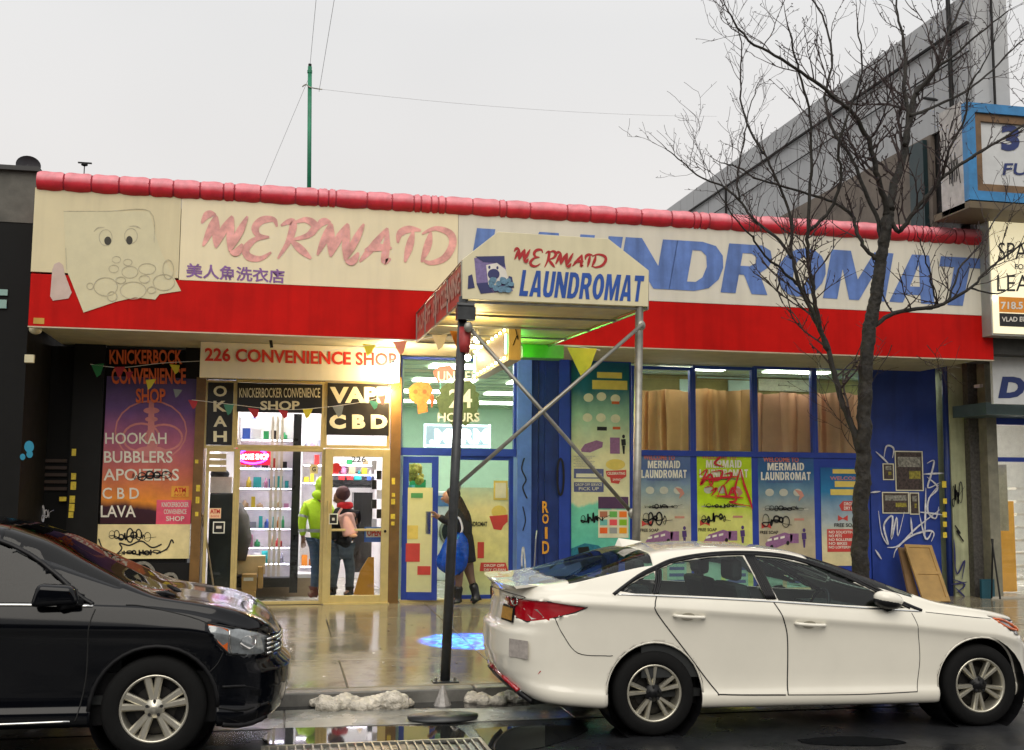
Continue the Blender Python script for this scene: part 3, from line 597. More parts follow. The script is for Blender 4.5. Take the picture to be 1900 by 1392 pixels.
# posts, braces, bases
pl0, pl1 = Vector((1.565, 10.40, .135)), Vector((1.745, YC+.05, 3.83)); q0, q1 = Vector((3.415, 10.40, .135)), Vector((3.585, YC+.05, 3.86))
mk('post', tube([pl0, pl1], .046, 14), m_steeld, K, True); mk('post', tube([q0, q1], .042, 14), m_steel, K, True)
for c in (pl0, q0):
    mk('base_plate', merge(box(c.x-.12, c.x+.12, c.y-.09, c.y+.09, .131, .146)), m_steeld, K)
    for s in (-1, 1): mk('bolt', tube([(c.x+s*.09, c.y-.02, .14), (c.x+s*.09, c.y-.02, .175)], .012, 6), m_steel, K)
fl = lambda p, x, y: P(x, y, p)
mk('brace', tube([fl(YC-.06, 868, 605), fl(YC-.06, 1175, 955)], .02, 8), m_steel, K, True)
mk('brace', tube([fl(YC-.11, 1192, 602), fl(YC-.11, 845, 905)], .02, 8), m_steel, K, True)
for x, y in ((1190, 604), (847, 903), (1173, 953), (869, 607)): mk('clamp', ball(P(x, y, YC-.09), .045, 6, (1, .5, 1.2)), m_steel, K, True)
mk('clamp_box', merge(tube([P(848, 566, YC-.05), P(880, 568, YC-.05)], .03, 8), box(P(846, 575, YC).x, P(880, 575, YC).x, YC-.09, YC+.02, P(860, 595, YC).z, P(860, 572, YC).z)), m_steeld, K)
mk('red_tape', tube([P(863, 608, YC-.0), P(861, 640, YC-.0), P(860, 655, YC)], [.062, .06, .056], 12), mat('red_tape', (.35, .03, .03), .5, var=.3, scale=20), K, True)
# ---- warm bulbs: under the canopy, at the sign corner
m_bulb = mat('warm_bulb', (1, 1, 1), emis=(1, .72, .38), es=120, var=0); m_bulbw = mat('white_bulb', (1, 1, 1), emis=(1, .95, .85), es=160, var=0)
m_sock = mat('bulb_socket', (.05, .05, .05), .5)
def bulb(p, lab, e, col, m_=None, r_=.045):
    t = thing('light_bulb', lab, 'light bulb', p)
    mk('globe', ball(p, r_, 8), m_ or m_bulb, t, True); mk('socket', tube([p+Vector((0, 0, .04)), p+Vector((0, 0, .11))], .022, 8), m_sock, t)
    l = lamp('glow', 'POINT', p+Vector((0, -.02, -.0)), e, col, t, .06); return t
bulb(P(729, 682, 15.7), 'glaring bulb at the right end of the convenience shop sign', 230, (1, .72, .35), m_bulbw, .06)
bulb(P(868, 664, YS-1.2), 'bare white bulb behind the left canopy post', 50, (1, .85, .6), m_bulbw, .045)
bulb(P(722, 726, YS-.3), 'small warm bulb over the shop door', 75, (1, .7, .35), None, .03)
bulb(Vector((2.15, 12.2, 3.62)), 'warm bulb hanging inside the entrance canopy', 45, (1, .74, .28), None, .04)
bulb(Vector((3.0, 14.2, 3.72)), 'green bulb glowing at the inner end of the canopy', 34, (.2, 1, .12), mat('green_bulb', (0, 0, 0), emis=(.2, 1, .1), es=30, var=0), .03)
# ---- lit box sign hung inside the canopy, its face turned to the left
near, far = P(941, 640, 12.9), None
xb = near.x; yn = 12.9; zt_, zb_ = P(941, 607, 12.9).z, P(941, 668, 12.9).z; yf_ = PXs(881, 660, xb).y; yf_ = min(yf_, 15.2)
bs = thing('box_sign', 'thin box sign edged with glowing bulbs hanging inside the canopy', 'sign', (xb+.1, yn, zb_))
bev(mk('case', box(xb+.02, xb+.17, yn, yf_, zb_, zt_), mat('sign_case_ochre', (.42, .30, .10), .5, var=.15), bs), .006)
mk('face', box(xb, xb+.018, yn+.06, yf_-.06, zb_+.05, zt_-.05), mat('sign_face_tan', (.40, .28, .14), .5), bs)
mb2 = mat('sign_bulb', (1, 1, 1), emis=(1, .9, .45), es=14, var=0)
n_ = 9
for k in range(n_):
    y_ = yn+.08+(yf_-yn-.16)*k/(n_-1)
    for z_ in (zb_+.03, zt_-.03): mk('bulb', ball((xb-.02, y_, z_), .022, 5, (.8, 1.8, .8)), mb2, bs)
for y_ in (yn+.04, yf_-.04): mk('neon_bar', box(xb-.02, xb, y_-.015, y_+.015, zb_+.08, zt_-.08), mat('cyan_neon', (1, 1, 1), emis=(.2, 1, .75), es=6, var=0), bs)
mk('wire', tube(smooth_path([(xb+.1, yn-.012, zt_-.02), (xb+.13, yn-.014, zt_-.15), (xb+.12, yn-.014, zb_+.3), (xb+.07, yn-.012, zb_+.18)]), .005, 5), m_blackt, bs)
mk('hanger', merge(tube([(xb+.1, yn+.3, zt_), (xb+.1, yn+.3, zt_+.35)], .012), tube([(xb+.1, yf_-.3, zt_), (xb+.1, yf_-.3, zt_+.5)], .012)), m_steel, bs)
gb = mk('soffit_board', pbox(970, 640, 1046, 664, 14.75, .3), mat('green_light_tinted_board', (.09, .26, .03), .5, var=.2), None, label='board tinted as green-lit across the inner end of the canopy', cat='board')  # green glow at the canopy end put into the board's colour
# ================================================================== signs on the shops
def sign(name, rc, Y, lab, m_, cat='sign', d=.03, group=None):
    o = mk(name, pbox(*rc, Y, d), m_, None, label=lab, cat=cat, group=group); return bev(o, .003, 1)
m_redp = mat('sign_red_print', (.62, .03, .012), .45)
s1 = sign('shop_sign', (371, 640, 742, 705), 15.95, 'cream sign reading 226 CONVENIENCE SHOP above the shop window', m_cream, d=.12)
mk('lettering', ptext('226 CONVENIENCE SHOP', (380, 645), (736, 655), (736, 680), (380, 670), 15.945, .03), m_redp, s1)
m_pblk = mat('black_print', (.012, .012, .012), .35, var=.2); m_pcr = mat('cream_print', (.72, .68, .48), .5)
s2 = sign('window_sign', (384, 710, 432, 826), YS-.075, 'narrow black panel with stacked cream letters OKAH', m_pblk, d=.006)
for k, ch in enumerate('OKAH'): mk('lettering', rtext(ch, 396, 716+k*28, 421, 736+k*28, YS-.079, .03), m_pcr, s2)
s3 = sign('window_sign', (440, 712, 598, 766), YS-.075, 'black panel reading KNICKERBOCKER CONVENIENCE SHOP in pale letters', m_pblk, d=.006)
mk('lettering', rtext('KNICKERBOCKER CONVENIENCE', 444, 720, 594, 738, YS-.079, .01), m_pcr, s3); mk('lettering', rtext('SHOP', 483, 744, 556, 761, YS-.079, .03), m_pcr, s3)
s4 = sign('window_sign', (607, 712, 722, 808), YS-.075, 'black panel reading VAPE and CBD over the shop door', m_pblk, d=.006)
mk('lettering', rtext('VAPE', 612, 718, 722, 748, YS-.079, .05), m_pcr, s4); mk('lettering', rtext('C B D', 611, 769, 719, 796, YS-.079, .06), m_pcr, s4)
mk('lettering', rtext('226', 652, 847, 679, 858, YS-.112, .02), mat('cream_print2', (.05, .05, .04), .4), D)
# neon smoke shop sign
NS = thing('neon_sign', 'red and blue neon sign reading SMOKE SHOP in the window', 'sign', P(469, 862, YS+.1))
yn_ = YS+.08
mk('back_plate', merge(pbox(437, 832, 502, 863, yn_, .02)), mat('neon_red_plate', (.3, .01, .02), .4, emis=(1, .02, .06), es=1.1, var=0), NS)
mk('tube_ring', tube([P(469+27*math.cos(a/24*6.2832), 847+13*math.sin(a/24*6.2832), yn_-.02) for a in range(25)], .012, 6), mat('neon_blue', (0, 0, 0), emis=(.12, .05, 1), es=9, var=0), NS)
mk('lettering', rtext('SMOKE SHOP', 440, 842, 499, 853, yn_-.03, .04), mat('neon_letters', (1, 1, 1), emis=(1, .35, .30), es=7, var=0), NS)
sg = sign('open_sign', (676, 978, 709, 1006), YS-.03, 'blue and red OPEN sign hanging inside the door glass', mat('open_blue', (.02, .12, .5), .4), d=.008)
mk('face', pbox(679, 980, 709, 997, YS-.034, .004), m_wh, sg); mk('lettering', rtext('OPEN', 681, 983, 707, 995, YS-.038, .04), m_redp, sg)
# LED sign and window lettering of the laundromat
LS = thing('led_sign', 'glowing white LED sign reading MERM inside the upper window', 'sign', P(848, 830, YS+.05))
mk('case', pbox(786, 787, 911, 831, YS+.09, .03), mat('led_case', (.05, .1, .12), .5, emis=(.75, .95, 1), es=.7, var=0), LS)
mk('border', merge(pbox(788, 788, 910, 791, YS+.08, .01), pbox(788, 826, 910, 830, YS+.08, .01), pbox(787, 788, 790, 830, YS+.08, .01), pbox(907, 788, 910, 830, YS+.08, .01)), mat('led_white', (1, 1, 1), emis=(.95, 1, 1), es=4, var=0), LS)
mk('lettering', rtext('.MERM', 797, 796, 906, 824, YS+.08, .05), MC['led_white'], LS)
m_w2 = mat('window_letter_white', (.85, .85, .75), .5)
wl = mk('window_lettering', merge(rtext('UNDER', 812, 689, 888, 708, YS-.006, .02), rtext('24', 833, 722, 876, 757, YS-.006, .02), rtext('HOURS', 812, 766, 890, 783, YS-.006, .02)), m_w2, None, label='pale letters UNDER 24 HOURS on the big upper window', cat='lettering')
m_plant = mat('dark_green_decal', (.10, .15, .06), .6, var=.3, scale=20)
r = random.Random(8)
pts = [(852+44*math.cos(a)*r.uniform(.8, 1.08), 748+44*math.sin(a)*r.uniform(.8, 1.08)) for a in [6.2832*k/30 for k in range(30)]]
mk('window_decal', ppoly(pts, YS+.0, .003), m_plant, None, label='round dark green leafy decal behind the number 24', cat='decal')
m_or = mat('orange_decal', (.65, .22, .05), .5, var=.3, scale=20); m_or2 = mat('orange_red_decal', (.62, .11, .03), .5, var=.2, scale=20)
od = mk('window_decal', ppoly([(757, 722), (768, 712), (782, 708), (796, 712), (803, 724), (799, 738), (792, 748), (794, 764), (776, 768), (774, 750), (762, 744)], YS-.002, .003), m_or, None, label='orange animal-shaped decal at the left of the upper window', cat='decal')
mk('detail', merge(disc(771, 727, 4, 4, YS-.006), disc(788, 727, 4, 4, YS-.006), ppoly([(797, 736), (803, 730), (806, 744), (801, 758)], YS-.006, .002)), m_or2, od)
mk('window_decal', merge(ppoly([(803, 690), (815, 680), (835, 678), (845, 690), (832, 706), (812, 710)], YS-.001, .003)), mat('pink_decal', (.60, .22, .16), .5), None, label='pink cloud-shaped decal above the word UNDER', cat='decal')
# right-hand neighbour signs
Y1 = 13.9
m_bf = mat('blue_sign_frame', (.03, .19, .42), .45, var=.25, scale=5); m_gw = mat('grey_white_sign', (.55, .56, .56), .45, var=.08); m_nv = mat('navy_print', (.01, .025, .13), .45)
b1 = thing('projecting_sign', 'big blue-framed white box sign projecting above the lit banner', 'sign', (12, Y1, 6))
a_, b_, c_, d_ = rect(1796, 200, 2040, 378, Y1)
mk('frame', frame(a_, b_, Y1, Y1+.12, c_, d_, .14), m_bf, b1); mk('inner_frame', frame(a_+.14, b_-.14, Y1+.04, Y1+.12, c_+.14, d_-.14, .12), mat('rusty_brown_frame', (.16, .09, .04), .6, var=.4, scale=6), b1)
mk('face', box(a_+.2, b_, Y1+.08, Y1+.1, c_+.2, d_-.2), m_gw, b1)
mk('box_side', box(a_-.0, a_+.05, Y1+.12, Y1+.68, c_-.1, d_+.05), mat('graffitied_side', (.44, .42, .40), .6, var=.3, scale=6), b1)
mk('box_bottom', box(a_, b_, Y1, Y1+.9, c_-.12, c_-.02), mat('sign_underside', (.12, .09, .05), .6), b1)
mk('graffiti_scrawl', merge(*[tube([(a_-.004, Y1+.2+.06*q_, c_+.3+.12*(q_ % 3)), (a_-.004, Y1+.26+.05*q_, c_+.7+.1*(q_ % 2)), (a_-.004, Y1+.3+.04*q_, c_+.35)], .006, 4) for q_ in range(5)]), m_blackt, b1)
mk('lettering', rtext('3', 1858, 232, 1892, 280, Y1+.07, .05), m_nv, b1); mk('lettering', ptext('FU', (1864, 303), (1908, 303), (1905, 325), (1860, 325), Y1+.07, .015), m_nv, b1)
lb = thing('lit_banner', 'glowing SPACE FOR LEASE banner on the light box at right', 'banner', (11.3, 14.5, 4.2))
Y2 = 14.55
mk('case', pbox(1836, 390, 2040, 626, Y2+.02, .25), mat('banner_case', (.3, .3, .28), .5), lb)
mk('face', pbox(1840, 394, 2040, 622, Y2, .02), mat('lit_banner_face', (.8, .75, .55), .5, emis=(1, .87, .55), es=.55, var=.06), lb)
mk('light_strip', pbox(1842, 396, 2040, 404, Y2-.01, .008), mat('banner_strip', (1, 1, 1), emis=(1, .98, .9), es=5, var=0), lb)
mk('bright_spot', ball(P(1846, 553, Y2-.02), .035, 6), MC['banner_strip'], lb)
mk('lettering', rtext('SPACE', 1852, 450, 1945, 482, Y2-.004, .0), m_pblk, lb); mk('lettering', rtext('LEASE', 1850, 510, 1945, 541, Y2-.004, .0), m_pblk, lb)
mk('lettering', rtext('FOR', 1883, 490, 1908, 500, Y2-.004, .02), m_pblk, lb)
mk('orange_band', pbox(1854, 555, 2040, 583, Y2-.006, .004), mat('orange_print', (.75, .27, .02), .5), lb); mk('lettering', rtext('718.517', 1857, 560, 1918, 574, Y2-.01, .03), m_wh, lb)
mk('black_band', pbox(1855, 585, 2040, 609, Y2-.006, .004), m_pblk, lb); mk('lettering', rtext('VLAD EUT', 1859, 588, 1912, 597, Y2-.01, .02), m_wh, lb)
d1 = sign('wall_sign', (1842, 664, 2040, 752), 15.2, 'white sign with a large navy D under the lit banner', m_gw, d=.06); mk('lettering', ptext('D', (1860, 699), (1905, 699), (1900, 739), (1852, 739), 15.195, .06), m_nv, d1)
mk('dark_beam', pbox(1836, 626, 2040, 660, 14.9, .3), mat('grimy_beam', (.05, .05, .045), .7, var=.4), RB)
# shop interior at the far right
mk('display_board', pbox(1842, 930, 1884, 1098, YR+.5, .03), mat('orange_panel', (.8, .38, .06), .5, emis=(1, .5, .08), es=.15), None, label='tall orange display board behind the glass at the right edge', cat='display board')
mk('shelf', merge(*[pbox(1886, 905+k*24, 2000, 909+k*24, YR+.9, .3) for k in range(8)]), m_wh, None, label='white shelves inside the lit shop at the right edge', cat='shelf')
mk('window_poster', pbox(1844, 862, 1870, 985, YR+.2, .01), mat('beige_poster', (.6, .52, .38), .5, var=.2, scale=15), None, label='beige poster hanging in the right-edge shop window', cat='poster')
bd = thing('board_sign', 'thin easel board leaning outside the right-edge shop window', 'board', P(1852, 1120, 15.9))
mk('leg', merge(tube([P(1840, 1000, 16), P(1856, 1112, 15.7)], .015, 6), tube([P(1842, 1000, 16.1), P(1840, 1110, 16.1)], .015, 6)), m_blackt, bd)
# ================================================================== posters and flyers
def poster(rc, Y, lab, grad, name='poster', group=None, cat='poster', emis=0):
    g_ = mat('poster_print_%d' % len(MC), (.5, .5, .5), .35, grad=grad, var=.16, scale=5, bump=.12, bscale=7)
    return mk(name, pbox(*rc, Y, .004), g_, None, label=lab, cat=cat, group=group)
m_orl = mat('orange_letter', (.72, .13, .03), .5); m_tagk = mat('black_marker', (.008, .008, .01), .4, var=.2); m_tagw = mat('white_spray', (.62, .62, .66), .6, var=.35, scale=14)
m_tagr = mat('red_spray', (.55, .008, .02), .5); m_tago = mat('orange_spray', (.75, .33, .03), .5); m_yst = mat('yellow_sticker', (.72, .55, .05), .5, var=.3, scale=30)
p1 = poster((192, 700, 362, 972), YS-.03, 'tall sunset-coloured poster listing HOOKAH BUBBLERS CBD LAVA', [(0, '#3a1620'), (.11, '#3b1a28'), (.16, '#e89030'), (.34, '#d0705a'), (.55, '#b06080'), (.78, '#6a4488'), (1, '#453468')])
def sc_(p, m_, g, n='lettering'): return [mk(n, q, m_, p) for q in g] if isinstance(g, list) else mk(n, g, m_, p)
YP = YS-.035
sc_(p1, mat('poster_dusk_pink', (.62, .22, .22), .5), [ell(280, 800, 66, 56, 3, YP), ell(262, 812, 34, 26, 4, YP-.0006), ell(304, 812, 34, 24, 4, YP-.0012), disc(280, 838, 30, 10, YP-.0018, t=.0004), stroke([(281, 745), (280, 830)], (9, 15), YP-.0022), disc(281, 762, 15, 6, YP-.0026, t=.0003), disc(281, 778, 12, 5, YP-.0026, t=.0003)], 'hookah_picture')
m_lw = mat('poster_cream_letter', (.80, .76, .66), .5)
for s, x0, y0, x1, y1 in (('HOOKAH', 195, 803, 309, 824), ('BUBBLERS', 193, 837, 320, 859), ('APOIZERS', 192, 870, 332, 892), ('C B D', 190, 905, 258, 926), ('LAVA', 187, 938, 252, 960)): sc_(p1, m_lw, rtext(s, x0, y0, x1, y1, YP-.003, .012))
sc_(p1, m_tagk, scrib(245, 875, 320, 890, 5, 5, YP-.007, 3), 'tag')
for s, x0, y0, x1, y1 in (('KNICKERBOCK', 203, 649, 338, 676), ('CONVENIENCE', 207, 683, 345, 713), ('SHOP', 252, 721, 307, 748)):
    mk('lettering_board', merge(rtext(s, x0, y0, x1, y1, YS-.06, .03)), m_orl, None, label={'K': 'orange word KNICKERBOCK at the top of the dark wall', 'C': 'orange word CONVENIENCE above the sunset poster', 'S': 'orange word SHOP on the sunset poster'}[s[0]], cat='lettering')
p2 = poster((290, 928, 354, 974), YP-.004, 'small pink notice with white lines on the sunset poster', [(0, '#e0506a'), (1, '#e8607a')], 'notice', cat='notice')
for k, s in enumerate(('KNICKERBOCKER', 'CONVENIENCE', 'SHOP')): sc_(p2, m_wh, rtext(s, 300+k*4, 932+k*13, 350-k*4, 941+k*13, YP-.009, .02))
p3 = poster((318, 902, 350, 922), YP-.004, 'small ATM INSIDE sticker beside the sunset poster letters', [(0, '#e8b040'), (1, '#e8a040')], 'sticker', cat='sticker')
sc_(p3, m_redp, merge(rtext('ATM', 323, 905, 345, 914, YP-.009, .03), rtext('INSIDE', 323, 916, 345, 921, YP-.009, .0)))
p4 = poster((178, 973, 352, 1037), YS-.04, 'cream panel with looping black marker tags below the sunset poster', [(0, '#e6d79e'), (1, '#ead9a4')], 'painted_panel', cat='panel')
sc_(p4, m_tagk, merge(scrib(205, 982, 290, 1008, 9, 7, YS-.046, 2.6), stroke([(183, 1000), (192, 1020), (212, 1030), (226, 1018), (222, 1008), (240, 1012), (262, 1004), (282, 1016), (300, 1010)], 2.6, YS-.047), scrib(222, 1018, 312, 1032, 10, 9, YS-.048, 2.6), stroke([(290, 1028), (310, 1018), (318, 1002), (322, 1008)], 2.6, YS-.047)), 'tag')
mk('graffiti', merge(stroke([(238, 1080), (245, 1052), (270, 1045), (285, 1060), (280, 1080)], 6, YS-.05), stroke([(300, 1082), (306, 1068), (322, 1066), (330, 1080)], 6, YS-.05)), mat('grey_spray', (.22, .21, .18), .6, var=.5, scale=30), None, label='faint grey spray arches low on the black wall', cat='graffiti')
mk('graffiti', scrib(62, 935, 100, 965, 6, 31, YS-.09, 2.2), m_tagw, None, label='thin white scrawl on the black wall over the dark car', cat='graffiti')
mk('graffiti', merge(disc(54, 829, 9, 11, YS-1.6), disc(42, 848, 5, 6, YS-1.6), disc(55, 843, 6, 7, YS-1.605)), mat('teal_spray', (.01, .20, .32), .5), None, label='turquoise paint blots on the black wall', cat='graffiti')
eb = mk('wall_box', pbox(45, 658, 63, 673, YS-1.65, .06), mat('cream_plastic', (.6, .55, .36), .5), None, label='small cream electrical box high on the black wall', cat='electrical box'); bev(eb, .006)
k = 0
for wd0, (x0, y0, x1, y1) in zip(['topmost pale', 'second', 'third', 'fourth', 'fifth', 'lowest', 'left-hand torn'], ((133, 833, 141, 846), (132, 878, 141, 890), (131, 894, 141, 909), (129, 920, 139, 933), (128, 935, 138, 949), (127, 950, 136, 961), (110, 922, 123, 930))):
    mk('sticker', pbox(x0, y0, x1, y1, YS-.08, .004), m_yst, None, label=wd0+' '+'small yellow sticker on the black pilaster beside the sunset poster', cat='sticker', group='yellow stickers on the black pilaster')
for wd0, (x0, y0, x1, y1) in zip(['topmost', 'second', 'third', 'lowest'], ((362, 853, 368, 860), (364, 900, 371, 912), (363, 922, 370, 934), (362, 950, 368, 958))):
    mk('sticker', pbox(x0, y0, x1, y1, YS-.108, .004), m_yst, None, label=wd0+' '+'yellow sticker on the brown pilaster left of the shop window', cat='sticker', group='stickers on the left brown pilaster')
for wd0, (x0, y0, x1, y1) in zip(['topmost', 'second', 'third', 'fourth', 'lowest'], ((727, 887, 733, 899), (727, 915, 733, 922), (726, 926, 733, 936), (725, 954, 733, 963), (726, 968, 732, 975))):
    mk('sticker', pbox(x0, y0, x1, y1, YS-.108, .004), m_yst, None, label=wd0+' '+'pale sticker on the brown pilaster beside the shop door', cat='sticker', group='stickers on the right brown pilaster')
# stickers on the shop glass
a = poster((388, 943, 410, 962), YS-.085, 'orange and white ATM INSIDE sticker on the narrow window', [(0, '#f0c8a0'), (1, '#f0d0a8')], 'sticker', cat='sticker'); sc_(a, m_redp, merge(rtext('ATM', 390, 945, 408, 953, YS-.09, .03), rtext('INSIDE', 391, 956, 407, 960, YS-.09, .0)))
for rc, lb_ in (((395, 968, 417, 990), 'black and white square sticker under the ATM sticker'), ((610, 953, 627, 973), 'black and white square sticker on the shop door')):
    a = poster(rc, YS-.115, lb_, [(0, '#e8e8d8'), (1, '#e8e8d8')], 'sticker', cat='sticker'); sc_(a, m_pblk, merge(pbox(rc[0]+2, rc[1]+2, rc[2]-2, rc[3]-2, YS-.118, .002)), 'black_square'); sc_(a, m_wh, pbox(rc[0]+6, rc[1]+8, rc[2]-6, rc[1]+13, YS-.121, .002), 'white_mark')
a = mk('sticker', disc(624, 868, 9, 9, YS-.085), mat('stop_red', (.5, .02, .02), .4), None, label='round red sticker near the top of the shop door', cat='sticker')
a = poster((575, 862, 590, 879), YS-.07, 'small cream letter G sticker on the shop window', [(0, '#d8c890'), (1, '#d8c890')], 'sticker', cat='sticker'); sc_(a, m_tagk, rtext('G', 579, 866, 586, 875, YS-.075, .03))
a = mk('number_card', merge(*[pbox(388, 842+k*12, 420, 851+k*12, YS-.085, .003) for k in range(3)]), mat('tan_card', (.48, .38, .2), .5), None, label='three tan cards stacked on the narrow window by the neon sign', cat='card')
# ---- laundromat posters
m_van = mat('poster_violet', (.27, .12, .26), .5, var=.2, scale=30); m_ylw = mat('poster_yellow', (.72, .55, .12), .5); m_rdp = mat('poster_red', (.55, .05, .04), .5); m_crm = mat('poster_cream', (.72, .68, .5), .5); m_bar = mat('poster_bluegrey', (.09, .10, .25), .5)
def van(x, y, s, Y): # little printed van
    return merge(ppoly([(x, y+28*s), (x+12*s, y+12*s), (x+48*s, y), (x+68*s, y+6*s), (x+66*s, y+22*s), (x+28*s, y+38*s), (x+2*s, y+36*s)], Y, .002))
def bow(x, y, s, Y): return merge(ppoly([(x-9*s, y-6*s), (x, y), (x+9*s, y-6*s), (x+9*s, y+5*s), (x, y+1), (x-9*s, y+5*s)], Y, .002))
def person_print(x, y, s, Y): return merge(disc(x, y, 3*s, 4*s, Y), ppoly([(x-5*s, y+6*s), (x+4*s, y+5*s), (x+5*s, y+18*s), (x-4*s, y+19*s)], Y, .002), ppoly([(x-3*s, y+19*s), (x+3*s, y+19*s), (x+2*s, y+36*s), (x-1*s, y+36*s)], Y, .002))
YP = YS-.012
t1 = poster((1060, 672, 1168, 1034), YP, 'tall teal-to-cream laundry poster with van pictures beside the right canopy post', [(0, '#58b8a8'), (.26, '#78d0b4'), (.275, '#dcd8b0'), (.5, '#e4dcb0'), (.72, '#9cc4a8'), (.86, '#1a6474'), (1, '#0d5468')], group=None)
YQ = YP-.005
sc_(t1, m_ylw, [pbox(1108, 691, 1154, 702, YQ, .002), pbox(1099, 706, 1164, 723, YQ, .002)], 'yellow_banner')
sc_(t1, m_crm, [*[disc(x, y, 9, 8, YQ) for x, y in ((1092, 738), (1116, 736), (1142, 740), (1090, 775), (1115, 775), (1142, 777))]], 'picture_row')
sc_(t1, m_or2, [*[pbox(x, y, x+14, y+5, YQ-.003, .002) for x, y in ((1135, 745), (1137, 792))]], 'label_strip')
sc_(t1, m_van, [van(1078, 817, .6, YQ), pbox(1132, 812, 1150, 842, YQ, .002)], 'van_picture')
sc_(t1, m_pblk, [person_print(1157, 810, .9, YQ), pbox(1108, 792, 1126, 799, YQ, .002)], 'figure_picture')
sc_(t1, m_rdp, [ppoly([(1124, 874), (1162, 872), (1162, 884), (1152, 890), (1148, 898), (1134, 896), (1132, 886), (1126, 884)], YQ-.002, .002)], 'red_ribbon'); sc_(t1, m_ylw, merge(disc(1142, 862, 18, 10, YQ)), 'yellow_circle')
sc_(t1, m_lw, [rtext('CELEBRATING', 1127, 876, 1160, 881, YQ-.006, .02), rtext('SAVINGS', 1137, 888, 1153, 892, YQ-.006, .02)])
sc_(t1, m_bar, [pbox(1065, 870, 1120, 888, YQ, .002), pbox(1065, 895, 1120, 913, YQ, .002)], 'text_box')
sc_(t1, m_crm, merge(pbox(1069, 879, 1116, 886, YQ-.003, .001), rtext('DROP OFF SERVICE', 1068, 897, 1117, 902, YQ-.004, .01), rtext('PICK UP', 1074, 904, 1111, 910, YQ-.004, .01)))
for q_ in range(7): sc_(t1, m_bar, rtext('WASH AND FOLD SERVICE OPEN EVERY DAY', 1064+(q_ % 2)*4, 846+q_*3.2, 1104-(q_ % 3)*5, 848+q_*3.2, YQ-.001, .0), 'small_lettering')
sc_(t1, mat('poster_purple_dark', (.08, .03, .09), .5), merge(pbox(1110, 922, 1166, 944, YQ, .002)), 'dark_band')
gp = mk('price_poster', pbox(1110, 946, 1166, 998, YQ-.004, .003), m_crm, None, label='poster of nine coloured squares low beside the canopy post', cat='poster')
for i in range(9):
    cc = ['#b06a50', '#68b050', '#f07a20', '#70b8b0', '#e85058', '#88b820', '#e86020', '#98989a', '#f0a018'][i]
    mk('colour_square', pbox(1113+(i % 3)*18, 949+(i//3)*15, 1127+(i % 3)*18, 960+(i//3)*15, YQ-.007, .002), mat('square_%s' % ['brown', 'green', 'orange', 'teal', 'red', 'lime', 'amber', 'grey', 'gold'][i], cc, .5, var=0), gp)
sc_(t1, mat('poster_sea', (.01, .16, .25), .5, var=.3, scale=20), ppoly([(1060, 1018), (1085, 1008), (1110, 1012), (1125, 1024), (1110, 1033), (1060, 1034)], YQ, .002), 'sea_picture'); sc_(t1, m_pblk, ppoly([(1072, 1016), (1092, 1014), (1096, 1028), (1074, 1028)], YQ-.003, .002), 'bag_picture')
mk('graffiti', merge(scrib(1080, 950, 1132, 972, 5, 41, YQ-.012, 2.8)), m_tagk, None, label='black marker tag over the coloured squares poster', cat='graffiti')
PG = [(1186, 1282, 838, '#4a6a98', 'blue-grey laundry poster with a black tag, left of the green one', [(0, '#c8ba98'), (.5, '#c4bda0'), (.72, '#8aa0a8'), (.85, '#50689a'), (1, '#5a70a0')]),
      (1294, 1396, 837, '#b0d020', 'lime green laundry poster covered by red graffiti', [(0, '#c8d070'), (.5, '#d8d878'), (.62, '#b8d818'), (1, '#b4d010')]),
      (1408, 1512, 842, '#3a6a98', 'blue laundry poster with a peeling top, right of the green one', [(0, '#ccb68c'), (.5, '#b4ac94'), (.72, '#6c8ea0'), (.85, '#2c6496'), (1, '#34548c')])]
